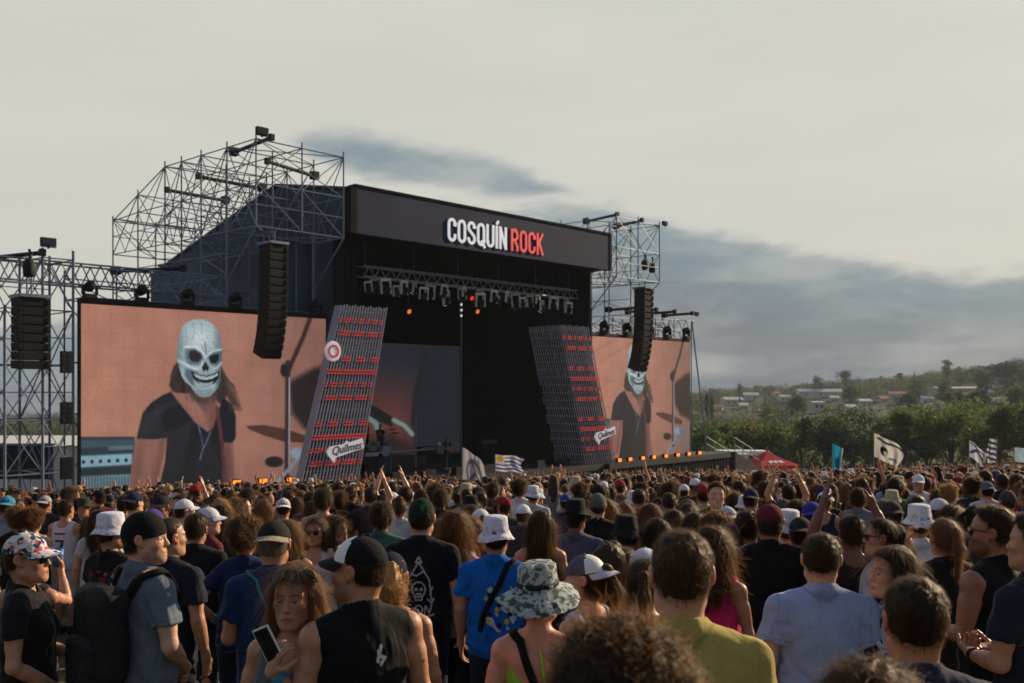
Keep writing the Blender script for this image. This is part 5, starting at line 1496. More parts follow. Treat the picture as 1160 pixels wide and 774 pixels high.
def hair_mesh(style):
    under = style.endswith('_u'); style = style[:-2] if under else style
    h = .006
    zlo = {'long': 1.22, 'longer': 1.08, 'wavy': 1.22, 'pony': 1.34, 'curlypony': 1.30}.get(style, 1.5)
    g = SDF(axis(-.19, .19, h), axis(-.26, .17, h), axis(zlo, 1.90, h))
    short = style in ('short', 'crop', 'fade')
    infl = {'short': .020, 'crop': .009, 'fade': .014, 'curly': .031, 'afro': .062, 'long': .020, 'longer': .021, 'wavy': .021, 'pony': .012, 'curlypony': .014, 'bun': .012, 'tousled': .030, 'under': .010}[style]
    if short: sd, bk, tp = {'short': (.0065, .011, .019), 'crop': (.004, .006, .008), 'fade': (.003, .008, .015)}[style]
    else: sd, bk, tp = infl*.75, infl*.85, infl
    if short:      # follow the skull itself, thicker towards the crown
        for p_, k_ in head_prims('m', np.eye(3))[0]: g.add(p_, k_)
        lo_, mid_, hi_ = {'short': (.0025, .009, .021), 'crop': (.0022, .0045, .009), 'fade': (.0016, .0050, .015)}[style]
        if under: lo_, mid_, hi_ = .0025, .005, .003
        w0 = waves(31, .05, 4)
        g.disp(lambda X, Y, Z_: -np.interp(Z_+0*X+0*Y, [1.57, 1.60, 1.66, 1.74], [lo_*.4, lo_, mid_, hi_]).astype(np.float32)*(1+.22*w0(X, Y, Z_)))
    if under: sd, bk, tp = min(sd, .008), min(bk, .008), .004
    if not short: g.add(ell((0, -.006, 1.672), (.0765+sd, .097+bk, .084+tp)), .01)
    if not short: g.add(ell((0, -.030, 1.62), (.069+sd*.5, .072+bk*.6, .075)), .03)
    if style == 'curly':
        r = np.random.default_rng(5)
        for _ in range(26):
            d = r.normal(size=3); d[2] = abs(d[2])*.8+.05; d[1] -= .3; d /= np.linalg.norm(d)
            g.add(ell(np.array((0, -.01, 1.685))+d*np.array((.10, .115, .105)), (.03, .03, .028)), .02)
    if style in ('long', 'longer', 'wavy'):
        zb = {'long': 1.34, 'longer': 1.2, 'wavy': 1.36}[style]
        g.add(cone((0, -.055, 1.66), (0, -.115, zb), .092, .086 if style != 'wavy' else .094, .52), .05)
        for s in (-1, 1):
            g.add(cone((s*.075, -.01, 1.66), (s*.098, -.055, zb+.06), .030, .036), .03)
            g.add(cone((s*.072, .015, 1.66), (s*.098, .025, zb+.08), .020, .022), .03)
    if style in ('pony', 'curlypony'):
        w = 1.0 if style == 'pony' else 1.7
        g.add(ell((0, -.112, 1.70), (.026, .024, .026)), .015)
        g.add(cone((0, -.125, 1.70), (0, -.155, 1.60), .024*w, .032*w), .01); g.add(cone((0, -.155, 1.60), (.01, -.135, 1.40), .032*w, .014*w), .02)
    if style == 'bun': g.add(ell((0, -.085, 1.775), (.046, .046, .042)), .012)
    # hairline: open the face, taper the nape
    if style in ('long', 'longer', 'wavy'):
        g.keep(lambda X, Y, Z_: np.minimum(np.maximum(Y-.035-np.clip(Z_-1.685, 0, .2)*.9, -1), np.maximum(Y-.02-np.clip(Z_-1.70, 0, .2)*1.2-np.abs(X)*.0, -(np.abs(X)-.066)))+0*Z_, .012)
        g.cut(ell((0, .12, 1.60), (.066, .14, .115)), .02)
        g.keep(lambda X, Y, Z_: np.where(Z_ < 1.52, Y-.06, -1)+0*X, .01)
    else:
        zb = {'short': 1.568, 'crop': 1.578, 'fade': 1.585, 'curly': 1.555, 'afro': 1.56, 'tousled': 1.56}.get(style, 1.565)
        def hl(X, Y, Z_):
            front = (Y-.034-(Z_-1.70)*.85)*.8
            fr2 = np.where(Z_ > 1.70, front, Y-.012)
            ear = .0-0*X+.026-np.sqrt(((np.abs(X)-.088)/.022)**2+((Y+.004)/.028)**2+((Z_-1.632)/.034)**2)*.026
            side = np.where((Z_ < 1.645), Y+.018, -1)
            return np.maximum(np.maximum(fr2, side), np.where(Y < -.13, -1, zb+(.16 if short else .42)*np.maximum(np.abs(X)-.02, 0)-Z_))
        g.keep(hl, .006)
    amp, wl = {'curly': (.012, .035), 'afro': (.012, .03), 'wavy': (.008, .06), 'long': (.005, .05), 'longer': (.005, .05), 'tousled': (.009, .04), 'curlypony': (.010, .035), 'short': (.0035, .028), 'crop': (.0012, .02), 'fade': (.003, .03)}.get(style, (.003, .04))
    w1 = waves(len(style)*7+3, wl, 5, (1, 1, .35) if style in ('long', 'longer', 'wavy', 'pony') else (1, 1, 1)); g.disp(lambda X, Y, Z_: amp*w1(X, Y, Z_))
    if style in ('long', 'longer', 'wavy'):
        g.disp(lambda X, Y, Z_: .004*np.sin(np.arctan2(X, -Y+.02)*34+Z_*8)*np.clip((1.70-Z_)/.08, 0, 1))
        g.keep(lambda X, Y, Z_: ({'long': 1.31, 'longer': 1.16, 'wavy': 1.32}[style]+.03*np.sin(X*60)*.5+.35*np.abs(X))-Z_+0*Y, .02)
    V, F = g.mesh()
    par = {'short': (5200, .006, 3, .0014, .014, .38), 'crop': (4200, .0028, 2, .0011, .005, .3), 'fade': (4600, .0045, 3, .0012, .009, .35), 'curly': (4600, .011, 4, .0022, .030, .9), 'afro': (6500, .009, 4, .0020, .030, 1.1),
           'long': (4200, .030, 5, .0016, .022, .14), 'longer': (4200, .034, 5, .0016, .022, .14), 'wavy': (4600, .022, 5, .0018, .034, .45), 'pony': (3200, .018, 4, .0014, .018, .28), 'curlypony': (2400, .014, 4, .002, .030, .8),
           'bun': (1600, .014, 4, .0015, .014, .3), 'tousled': (6000, .012, 4, .0016, .020, .34), 'under': (900, .012, 3, .0015, .01, .25)}[style]
    VV, FF = strands(V, F, *par, seed=len(style), zmax=1.655 if under else None)
    if short and not under:     # stubble that carries the hair down to the nape and round the ears
        g2 = SDF(g.a[0], g.a[1], g.a[2])
        for p_, k_ in head_prims('m', np.eye(3))[0]: g2.add(p_, k_)
        g2.disp(lambda X, Y, Z_: -.0008+0*X+0*Y+0*Z_)
        zb -= .022
        g2.keep(hl, .006); V2, F2 = g2.mesh()
        pr2 = list(par); pr2[0] = int(par[0]*.55); pr2[1] = .0030; pr2[2] = 2; pr2[4] = .003
        V3, F3 = strands(V2, F2, *pr2, seed=77, zmax=1.66); FF = np.concatenate([FF, F3+len(VV)]); VV = np.concatenate([VV, V3])
    o = len(V)
    me = np_mesh('hair', np.concatenate([V, VV]), np.concatenate([F, FF+o]), None, [M['hair'], M['hair_strand']])
    mi = np.zeros(len(F)+len(FF), np.int32); mi[len(F):] = 1; me.polygons.foreach_set('material_index', mi)
    return me

# ---- headgear, spectacles and other small pieces on the standard head
def sph_cap(lowz, rx, ry, rz, cz, n=32, m=10, seams=True, tilt=0.0):
    Vv = []; Ff = []
    for i in range(m+1):
        for k in range(n):
            t = 2*math.pi*k/n
            zl = lowz+tilt*math.sin(t)
            smax = math.acos(max(-1, min(1, (zl-cz)/rz))); a = smax*i/m
            s = 1+(-.012*abs(math.cos(3*t))**6 if seams and i > 0 else 0)
            Vv.append((rx*math.sin(a)*math.cos(t)*s, -.006+ry*math.sin(a)*math.sin(t)*s, cz+rz*math.cos(a)))
    for i in range(m):
        for k in range(n): Ff.append((i*n+k, i*n+(k+1) % n, (i+1)*n+(k+1) % n, (i+1)*n+k)[::-1])
    return Vv, Ff
def brim_geo(b, rx, ry, z, length, drop, curve, th=.004, wid=1.0):
    na, nt = 15, 6
    def pt(i, j, o):
        a = -1+2*i/(na-1); t = j/(nt-1)
        ang = a*1.22*wid
        x0 = rx*math.sin(ang); y0 = -.006+ry*math.cos(ang)
        x = x0*(1+.10*t); y = y0+length*t*math.sqrt(max(0, 1-(a*.96)**2))
        return (x, y, z-curve*(x/rx)**2-drop*t+o)
    for o in (0, 1): pass
    vs = [pt(i, j, o) for o in (th, 0) for i in range(na) for j in range(nt)]
    fs = []
    for o, fl in ((0, 0), (na*nt, 1)):
        for i in range(na-1):
            for j in range(nt-1):
                q = (o+i*nt+j, o+(i+1)*nt+j, o+(i+1)*nt+j+1, o+i*nt+j+1); fs.append(q if fl else q[::-1])
    for i in range(na-1):
        a = i*nt+nt-1; fs.append((a, a+nt, a+nt+na*nt, a+na*nt))
    b.add(vs, fs)
def cap_meshes(m, front=None):
    b = MB(); v, f = sph_cap(1.676, .0905, .111, .102, 1.668, tilt=.006)
    b.add(v, f)
    if front is not None:
        for i, q in enumerate(b.f):
            c = np.mean([b.v[k] for k in q], 0)
            if c[1] > .012: b.mi[i] = 1
    b.lathe([(0, 1.777), (.007, 1.776), (.009, 1.771)], 10, (0, -.006, 0))
    d = b.mesh('cap', [m] if front is None else [m, front], True)
    b = MB(); brim_geo(b, .0905, .111, 1.682, .072, .022, .016); return d, b.mesh('brim', m, True)
def bucket_mesh(m, wide=0.0, floppy=0.0, seed=0):
    r = np.random.default_rng(seed); ph = r.uniform(0, 6.28, 4)
    prof = [(0, .112), (.055, .1115), (.076, .106), (.084, .096), (.092, .02), (.094, .012), (.0945, .0), (.112+wide*.4, -.020-.0*wide), (.132+wide, -.046-wide*.25), (.1325+wide, -.049-wide*.25), (.112+wide*.4, -.024), (.092, -.004)]
    def fn(p, t, i):
        k = {8: 1, 9: 1, 7: .5, 10: .5}.get(i, 0)
        p[2] += k*(.010+floppy)*(math.sin(2*t+ph[0])+.6*math.sin(3*t+ph[1]))
        w = .003*(math.sin(5*t+ph[2]+i)+math.sin(9*t+ph[3]-i*2)); p[0] += w*math.cos(t); p[1] += w*math.sin(t)
        return p
    b = MB(); b.lathe(prof, 40, (0, -.006, 1.682), .96, 1.14, fn)
    return b.mesh('bucket_hat', m, True)
def brimhat_mesh(m):
    prof = [(0, .105), (.05, .11), (.074, .112), (.083, .10), (.090, .03), (.0945, .002), (.13, -.006), (.158, -.002), (.159, -.006), (.13, -.011), (.093, -.006)]
    def fn(p, t, i):
        if 6 <= i <= 9: p[2] += .02*math.cos(2*t)*-1
        return p
    b = MB(); b.lathe(prof, 36, (0, -.006, 1.688), .96, 1.14, fn); return b.mesh('brim_hat', m, True)
def beanie_mesh(m):
    b = MB(); v, f = sph_cap(1.64, .091, .112, .112, 1.665, seams=False, tilt=.022); b.add(v, f); return b.mesh('beanie', m, True)
def eye_mesh():
    b = MB(); 
    n, mm = 16, 14
    prof = [(.0122*math.sin(math.pi*i/mm), -.0122*math.cos(math.pi*i/mm)) for i in range(mm+1)]
    b.lathe(prof, n)
    for i, q in enumerate(b.f):
        if np.mean([b.v[k][2] for k in q]) > .0103: b.mi[i] = 1
    me = b.mesh('eye', [M['eye_white'], M['iris']], True)
    me.transform(Matrix.Rotation(R(-90), 4, 'X'))
    return me
def shades_mesh():
    b = MB()
    for s in (-1, 1):
        pts = [(s*.010, .108, 1.655), (s*.058, .090, 1.656), (s*.060, .089, 1.630), (s*.046, .093, 1.615), (s*.020, .104, 1.615), (s*.010, .110, 1.632)]
        o = [Vector(p) for p in pts]; i_ = [p-Vector((0, .004, 0)) for p in o]
        n = len(o); fs = [tuple(range(n)), tuple(reversed(range(n, 2*n)))]+[(k, n+k, n+(k+1) % n, (k+1) % n) for k in range(n)]
        if s > 0: fs = [q[::-1] for q in fs]
        b.add(o+i_, fs)
        b.tube([(s*.059, .088, 1.652), (s*.080, .05, 1.652), (s*.083, -.01, 1.648), (s*.080, -.03, 1.638)], .0028, 6)
    b.tube([(-.012, .109, 1.648), (.012, .109, 1.648)], .003, 6)
    return b.mesh('sunglasses', M['glass_dark'], False)

def place_head(o, Rm, extra=None):
    m = Matrix.Translation(PIV) @ Matrix(Rm.tolist()).to_4x4() @ Matrix.Translation(Vector(PIV)*-1)
    o.matrix_basis = m if extra is None else m @ extra

HAIRC = {'black': lin(26, 21, 20), 'dark': lin(36, 28, 24), 'brown': lin(58, 42, 32), 'auburn': lin(88, 50, 30), 'lightbrown': lin(112, 82, 56), 'blond': lin(170, 130, 82), 'grey': lin(120, 112, 104)}
SKINC = {'light': lin(206, 160, 134), 'tan': lin(184, 134, 106), 'brown': lin(150, 104, 80), 'dark': lin(110, 74, 58), 'pink': lin(212, 150, 130)}
NPEOPLE = [0]
def person(loc, rotz, label, sex='m', pose=('down', 'down'), yaw=0, pitch=0, H=1.75, res='lo', skin='tan', hair='short', hairc='dark',
           top='tee', topc=(40, 40, 42), topm=None, legs='jeans', legc=(38, 42, 56), hat=None, hatc=(30, 30, 32), hatm=None, hatback=False, hatfront=None,
           shades=False, eyes=False, beard=0, group=None, seed=None, shoes=False, width=1.0, brimc=None):
    NPEOPLE[0] += 1
    seed = (NPEOPLE[0] % 3) if seed is None else seed
    yw = R(yaw)
    if res == 'lo': yw = R(round(yaw/25)*25); pitch = 0
    bm = mesh_of(('body', sex, pose, round(yw, 3), pitch, res, beard), lambda: body_mesh(sex, pose[0], pose[1], yw, R(pitch), res, beard))
    o = link('person', bm, None, loc, R(rotz), SKINC[skin])
    k = H/1.762; o.scale = (k*width, k*width, k)
    tag(o, label, 'person', group)
    Rm = head_rot(yw, R(pitch))
    if top:
        tm = mesh_of(('top', sex, top, pose if top == 'tee' else tuple('up' if q in ('up', 'wide', 'head') else 'x' for q in pose), res, seed if res == 'lo' else NPEOPLE[0]), lambda: top_mesh(sex, top, pose[0], pose[1], res, seed if res == 'lo' else NPEOPLE[0]*3))
        nm = {'tee': 'tshirt', 'tank': 'tank_top', 'muscle': 'tank_top', 'crop': 'crop_top', 'bikini': 'bikini_top', 'strap': 'strap_top'}[top]
        t = link(nm, tm, o, color=lin(*topc))
        if topm:
            tm2 = tm.copy(); tm2.materials.clear(); tm2.materials.append(M[topm]); t.data = tm2
    lm = mesh_of(('legs', sex, legs, 'lo'), lambda: legs_mesh(sex, legs, 'lo'))
    link('trousers' if legs == 'jeans' else 'shorts', lm, o, color=lin(*legc))
    link('shoes', mesh_of('shoes', shoes_mesh), o, color=lin(*((210, 205, 200) if NPEOPLE[0] % 2 else (40, 38, 40))))
    if hair and hat and hair != 'under': hair = {'tousled': 'short', 'bun': 'under', 'curly': 'wavy'}.get(hair, hair); hair = hair+('_u' if hair != 'under' else '')
    if hair:
        hm_ = mesh_of(('hair', hair), lambda: hair_mesh(hair)); h = link('hair', hm_, o, color=HAIRC[hairc]); place_head(h, Rm)
    if hat:
        Rh = Rm if not hatback else Rm @ np.array(Matrix.Rotation(math.pi, 3, 'Z'))
        mm = M[hatm] if hatm else M['cloth_fine']
        if hat == 'cap':
            d, br_ = mesh_of(('cap', hatm, hatfront), lambda: cap_meshes(mm, M[hatfront] if hatfront else None))
            c = link('cap', d, o, color=lin(*hatc)); place_head(c, Rh, Matrix.Translation((0, -.014, 0)) @ Matrix.Translation((0, 0, 1.68)) @ Matrix.Rotation(R(7), 4, 'X') @ Matrix.Translation((0, 0, -1.68)) if hatback else None)
            b_ = link('brim', br_, c, color=lin(*(brimc or hatc)))
        elif hat == 'bucket':
            c = link('bucket_hat', mesh_of(('bucket', hatm, seed), lambda: bucket_mesh(mm, 0, 0, seed)), o, color=lin(*hatc)); place_head(c, Rm)
        elif hat == 'widebucket':
            c = link('bucket_hat', mesh_of(('wbucket', hatm), lambda: bucket_mesh(mm, .055, .012, 4)), o, color=lin(*hatc)); place_head(c, Rm)
            link('hat_band', mesh_of('hatband', lambda: MB().lathe([(.0935, .012), (.0955, .013), (.0945, .036), (.0915, .035)], 40, (0, -.006, 1.682), .96, 1.14).mesh('hat_band', M['black_gear'], True)), c)
        elif hat == 'brimhat':
            c = link('brim_hat', mesh_of(('brimhat', hatm), lambda: brimhat_mesh(mm)), o, color=lin(*hatc)); place_head(c, Rm)
        elif hat == 'beanie':
            c = link('beanie', mesh_of(('beanie', hatm), lambda: beanie_mesh(mm)), o, color=lin(*hatc)); place_head(c, Rm)
    if eyes:
        for s in (-1, 1):
            e = link('eye', mesh_of('eye', eye_mesh), o); place_head(e, Rm, Matrix.Translation((s*.031, .0800, 1.6375)))
    if shades:
        g_ = link('sunglasses', mesh_of('shades', shades_mesh), o); place_head(g_, Rm)
        if shades == 'head':
            ex = Matrix.Translation((0, -.028, .098)) @ Matrix.Translation((0, .09, 1.645)) @ Matrix.Rotation(R(38), 4, 'X') @ Matrix.Scale(1.2, 4) @ Matrix.Translation((0, -.09, -1.645)); place_head(g_, Rm, ex)
    return o
def child(o, prefix):
    for c in o.children:
        if c.name.startswith(prefix): return c
# ------------------------------------------------------------------ the people nearest to the camera, one by one
PLACED = []            # (x, y)
TOPOFF = {'cap': .018, 'bucket': .024, 'widebucket': .022, 'brimhat': .03, 'beanie': .015}
HAIROFF = {'short': .02, 'crop': .009, 'fade': .014, 'curly': .04, 'afro': .065, 'wavy': .028, 'tousled': .032, 'bun': .045}
def put(px, py, Y, rotz, label, **kw):
    """px, py: top of the head in the photo, Y: distance"""
    p = at(px, py, Y); g = gz(p.x, p.y)
    off = TOPOFF.get(kw.get('hat'), HAIROFF.get(kw.get('hair', 'short'), .02))
    H = (p.z-g)/(1.756+off)*1.762
    Hc = min(max(H, 1.50), 1.93)
    if abs(H-Hc) > .02: print('HEIGHT', round(H, 2), label)
    o = person(Vector((p.x, p.y, g+(0 if abs(H-Hc) < .02 else (H-Hc)))), rotz, label, H=Hc, **kw)
    PLACED.append((p.x, p.y)); return o
BK = (24, 24, 27); WH = (205, 206, 212); GY = (92, 96, 106); NV = (34, 38, 58)

floral = put(30, 602, 4.9, -78, 'woman in a flower-patterned cap and sunglasses with a loose black T-shirt', sex='f', pose=('fwd', 'clasp'), res='hi', skin='tan', hair='under', hairc='dark', hat='cap', hatm='floral', shades=True, eyes=True, topc=(30, 30, 32), legs='shorts', legc=(120, 40, 48), yaw=-8)
bpman = put(164, 580, 5.05, -42, 'man in a faded grey T-shirt and black headwear wearing a big backpack', pose=('clasp', 'clasp'), res='hi', yaw=-42, skin='light', hair='short', hairc='black', hat='beanie', hatc=(24, 24, 28), eyes=True, beard=.45, topc=(104, 116, 128), legc=(42, 46, 56))
navyman = put(191, 586, 6.1, -22, 'man in a plain navy T-shirt just past the backpack wearer', pose=('down', 'down'), res='hi', yaw=-18, skin='tan', hair='crop', hairc='dark', eyes=True, topc=(30, 34, 50), legc=(28, 30, 38))
wb1 = put(126, 582, 7.2, -20, 'person in a plain white bucket hat and black T-shirt with red print', sex='f', pose=('fwd', 'fwd'), yaw=-25, hair='under', hairc='brown', hat='bucket', hatc=(214, 214, 226), topc=(28, 27, 30))
zero = put(222, 581, 7.7, 2, 'man in a black T-shirt with a big white zero on the back', hair='short', hairc='dark', topc=(28, 28, 30), skin='tan', res='hi')
tank7 = put(75, 566, 12.6, -14, 'man in a white sleeveless jersey with a 7 and white shorts', pose=('down', 'fwd'), hair='short', hairc='dark', top='tank', topc=(206, 206, 216), legs='shorts', legc=(190, 192, 210), skin='tan', shoes=True)
put(38, 576, 10.8, 10, 'woman with copper curly hair in a pale top near the white sleeveless jersey', sex='f', hair='curly', hairc='auburn', top='strap', topc=(190, 186, 180), skin='light')
put(20, 574, 10.8, 15, 'person with fair curly hair and black T-shirt beside the copper-haired woman', sex='f', hair='curly', hairc='lightbrown', topc=BK)
put(8, 561, 12.0, 5, 'person in a cyan cap and patterned shirt at the scaffold end of the crowd', hat='cap', hatc=(70, 140, 180), hatback=True, topc=(150, 150, 165), hair='under')
put(51, 561, 15.0, -10, 'man in a light grey cap standing behind the copper-haired woman', hat='cap', hatc=(170, 170, 172), hatback=True, topc=(52, 52, 58), hair='under')
put(95, 565, 14.6, 178, 'man in an olive wide-brim hat facing away from the stage', hat='brimhat', hatc=(54, 56, 46), topc=BK, hair='under', pose=('fwd', 'fwd'))
put(104, 584, 11.0, -70, 'woman with dark wavy hair and grey top between the jersey and the white bucket hat', sex='f', hair='wavy', hairc='dark', top='tank', topc=(90, 90, 98), pose=('fwd', 'fwd'))
put(112, 577, 10.2, 20, 'person with long dark hair and white top beside the plain white bucket hat', sex='f', hair='long', hairc='dark', topc=(190, 188, 192))
put(173, 576, 9.0, -20, 'person in a purple cap behind the backpack wearer', hat='cap', hatc=(80, 66, 150), topc=BK, hair='under')
put(183, 561, 11.2, 160, 'man in a dark cap looking back over the crowd near the amber lamps', hat='cap', hatc=(40, 38, 38), topc=(36, 34, 40), hair='short', skin='brown')
put(209, 565, 10.8, -55, 'man in a white cap and white T-shirt seen from the side', hat='cap', hatc=(212, 212, 222), topc=WH, hair='short', skin='light', yaw=0)
put(236, 574, 9.0, -48, 'man in a white cap and maroon T-shirt', hat='cap', hatc=(206, 208, 222), topc=(98, 34, 40), hair='short', skin='light', yaw=-25)
put(250, 571, 10.0, 0, 'woman with long straight brown hair behind the maroon T-shirt', sex='f', hair='longer', hairc='brown', topc=(60, 56, 60))
armup = put(277, 585, 6.7, 8, 'person with brown curly hair and a teal wristband in a royal blue shirt', sex='f', pose=('hip', 'down'), hair='curly', hairc='brown', topc=(30, 44, 84), skin='tan', res='hi')
bluecap = put(310, 588, 5.3, 12, 'man in a backwards dark cap and deep blue T-shirt with a thin green strap', hat='cap', hatc=(40, 38, 36), hatback=True, brimc=(150, 140, 124), hair='crop', hairc='grey', topc=(26, 50, 92), skin='tan', res='hi', yaw=-10, pose=('fwd', 'fwd'))
phonew = put(334, 637, 3.8, 168, 'woman turned to the camera holding a phone, sunglasses on her head', sex='f', pose=('chin', 'clasp'), yaw=6, pitch=-4, res='hi', hair='long', hairc='lightbrown', eyes=True, shades='head', top='tank', topc=(86, 96, 108), skin='tan', legc=(50, 56, 70))
tankman = put(409, 606, 3.75, 30, 'man in a black sleeveless shirt and black cap with white front panel', pose=('fwd', 'down'), yaw=38, res='hi', hat='cap', hatc=(24, 24, 28), hatfront='white', hair='crop', hairc='black', top='muscle', topc=(22, 22, 25), skin='tan', beard=.5, eyes=True)
curlyw = put(442, 624, 4.6, 0, 'woman with a golden curly ponytail under a navy cap', sex='f', hair='curlypony', hairc='blond', hat='cap', hatc=(30, 34, 52), top='strap', topc=(70, 70, 78), skin='tan', res='hi', yaw=10)
skullman = put(478, 565, 6.75, -4, 'man in a green and red patterned cap and black T-shirt with skull print', hat='beanie', hatm='rasta', hair='under', hairc='dark', topc=(24, 25, 30), skin='light', res='hi', pose=('down', 'down'))
teal = put(432, 568, 8.6, -14, 'tall man with thick dark hair in a teal T-shirt with a dark strap', hair='tousled', hairc='dark', topc=(66, 106, 100), skin='light', yaw=25, res='hi')
put(358, 585, 8.3, 172, 'woman in dark sunglasses facing the camera with long brown hair', sex='f', hair='long', hairc='brown', shades=True, top='tank', topc=(196, 190, 200), skin='tan', pose=('fwd', 'fwd'), res='hi')
put(380, 583, 8.5, -110, 'brown-haired woman in a grey top beside the woman in sunglasses', sex='f', hair='wavy', hairc='brown', topc=(120, 120, 128), skin='tan', res='hi', eyes=True)
put(327, 588, 7.6, -12, 'woman with long golden hair and black top behind the backwards dark cap', sex='f', hair='long', hairc='lightbrown', top='tank', topc=BK)
put(366, 553, 11.5, 6, 'tall bare-backed man with thick dark hair before the near screen', hair='tousled', hairc='dark', top=None, skin='tan')
put(321, 564, 12.0, 10, 'bare-backed man in a white cap', hat='cap', hatc=(214, 214, 220), hatback=True, hair='under', top=None, skin='tan')
bluetee = put(562, 586, 6.4, -8, 'person in a printed white bucket hat and bright blue T-shirt', hat='bucket', hatm='white_print', hair='under', hairc='dark', topc=(20, 100, 190), skin='tan', res='hi', yaw=8)
camo = put(611, 640, 3.95, -12, 'woman in a wide grey camouflage bucket hat with a bare back and black strap', sex='f', hat='widebucket', hatm='camo_hat', hair='under', hairc='brown', top='bikini', topc=(150, 190, 60), skin='pink', res='hi', yaw=-14, pitch=5, legs='shorts')
trucker = put(664, 627, 4.7, 48, 'woman in a grey and white trucker cap seen in profile', sex='f', hat='cap', hatc=(88, 88, 102), hatback=True, hatfront='white', brimc=(190, 190, 204), hair='pony', hairc='brown', top='strap', topc=(190, 192, 204), skin='light', res='hi', yaw=22, eyes=True, shades=False)
put(612, 578, 7.7, 2, 'woman with very long dark brown hair and bare shoulders', sex='f', hair='longer', hairc='dark', top='bikini', topc=(60, 44, 48), skin='tan', res='hi')
put(652, 567, 8.1, -8, 'man in a black brimmed hat and slate blue T-shirt', hat='brimhat', hatc=(26, 26, 30), hair='short', hairc='dark', topc=(84, 90, 112), skin='brown', res='hi', yaw=-10)
put(677, 559, 10.0, 0, 'man in a grey beanie and black T-shirt', hat='beanie', hatc=(92, 96, 92), hair='under', topc=BK, skin='light')
yellow = put(772, 600, 2.85, -4, 'short-haired man in a mustard yellow T-shirt', hair='fade', hairc='brown', topc=(182, 166, 92), skin='light', res='hi', yaw=4, pose=('fwd', 'fwd'))
put(706, 699, 1.6, 8, 'head of thick black curly hair closest to the camera', sex='f', hair='afro', hairc='black', topc=(44, 40, 44), skin='brown', yaw=10, res='hi')
put(986, 746, 1.75, -10, 'brown tousled head of a short person low at the frame edge', sex='f', hair='tousled', hairc='brown', topc=(60, 50, 52), skin='light', res='hi')
put(1036, 653, 2.7, -2, 'man with short faded dark hair in a dark printed shirt', hair='fade', hairc='black', topc=(40, 44, 60), topm='plaid', skin='tan', res='hi', yaw=-3)
greyblue = put(930, 604, 4.55, -6, 'broad man with a shaved fade in a light grey-blue T-shirt', hair='fade', hairc='dark', topc=(150, 166, 204), skin='light', res='hi', width=1.06, yaw=-4)
maroon = put(872, 570, 6.6, -4, 'broad man in a maroon cap and black T-shirt', hat='cap', hatc=(92, 30, 42), hair='short', hairc='dark', topc=(20, 20, 22), skin='brown', res='hi', width=1.05, pose=('fwd', 'down'))
put(847, 578, 6.9, 5, 'dark-haired man in a white T-shirt at the elbow of the maroon cap', hair='short', hairc='black', topc=(206, 206, 220), skin='tan', res='hi')
put(893, 579, 7.2, -20, 'person in a white bucket hat and white top behind the maroon cap', sex='f', hat='bucket', hatc=(206, 208, 220), hair='under', top='tank', topc=(196, 198, 208), skin='tan')
profw = put(1010, 618, 4.55, 76, 'dark-haired woman in profile wearing a dark vest over a white T-shirt', sex='f', hair='long', hairc='black', topc=(196, 198, 212), skin='light', res='hi', yaw=22, eyes=True, pose=('fwd', 'fwd'))
put(998, 586, 6.3, 56, 'man with brown sunglasses and tied dark hair in a pale grey shirt', hair='pony', hairc='dark', shades=True, eyes=True, topc=(170, 174, 184), skin='tan', res='hi', yaw=20, pose=('fwd', 'fwd'))
perf = put(1041, 573, 7.3, -6, 'woman in a printed white bucket hat and white T-shirt with lettering', sex='f', hat='bucket', hatm='white_print', hair='under', topc=(206, 206, 214), skin='tan', res='hi')
put(1070, 586, 6.0, 8, 'woman with a light brown ponytail and black top, hands raised to her face', sex='f', hair='pony', hairc='lightbrown', topc=(26, 26, 29), skin='light', res='hi', pose=('phone', 'phone'))
put(1124, 573, 5.05, 34, 'bearded man in sunglasses and a wide black sleeveless shirt', hair='short', hairc='dark', shades=True, beard=.8, top='muscle', topc=(20, 20, 22), skin='brown', res='hi', yaw=26, width=1.04, pose=('fwd', 'down'))
put(1172, 580, 4.3, 30, 'dark-haired man in a dark T-shirt with a watch on his raised forearm', hair='short', hairc='dark', topc=(36, 40, 52), skin='tan', res='hi', yaw=10, pose=('fwd', 'fwd'))
put(965, 584, 6.6, -4, 'person in a dark vest clapping with both arms above the head', hair='short', hairc='black', top='tank', topc=(44, 34, 34), skin='dark', pose=('up', 'up'), res='hi')
put(686, 612, 5.1, 6, 'woman in a navy cap with long dark hair next to the trucker cap', sex='f', hat='cap', hatc=(34, 40, 62), hair='longer', hairc='dark', topc=(56, 56, 66), skin='tan', res='hi', yaw=10)
put(707, 614, 5.5, -48, 'woman with pinned-up brown hair in a white top with a pink strap', sex='f', hair='bun', hairc='brown', top='tank', topc=(196, 194, 204), skin='tan', res='hi', yaw=-10, eyes=True)
blackstrap = put(730, 631, 4.4, -8, 'woman with a dark ponytail and thin black back straps', sex='f', hair='pony', hairc='dark', top='bikini', topc=(28, 28, 30), skin='tan', res='hi')
put(731, 620, 5.2, -30, 'person in a white cap half hidden by the dark ponytail', hat='cap', hatc=(206, 208, 220), hair='under', topc=(150, 150, 160))
put(709, 585, 7.0, 10, 'man in a black bucket hat and black T-shirt behind the navy cap', hat='bucket', hatc=(30, 30, 34), hair='short', topc=BK, skin='tan')
put(737, 570, 8.6, -10, 'woman with glowing auburn hair and black top', sex='f', hair='long', hairc='auburn', topc=(28, 28, 30), skin='light')
put(744, 587, 7.1, 4, 'woman with straight black hair just left of the mustard T-shirt', sex='f', hair='longer', hairc='black', topc=(40, 40, 44))
put(763, 577, 8.4, 0, 'woman with smooth black hair above the mustard T-shirt', sex='f', hair='long', hairc='black', topc=(70, 60, 66))
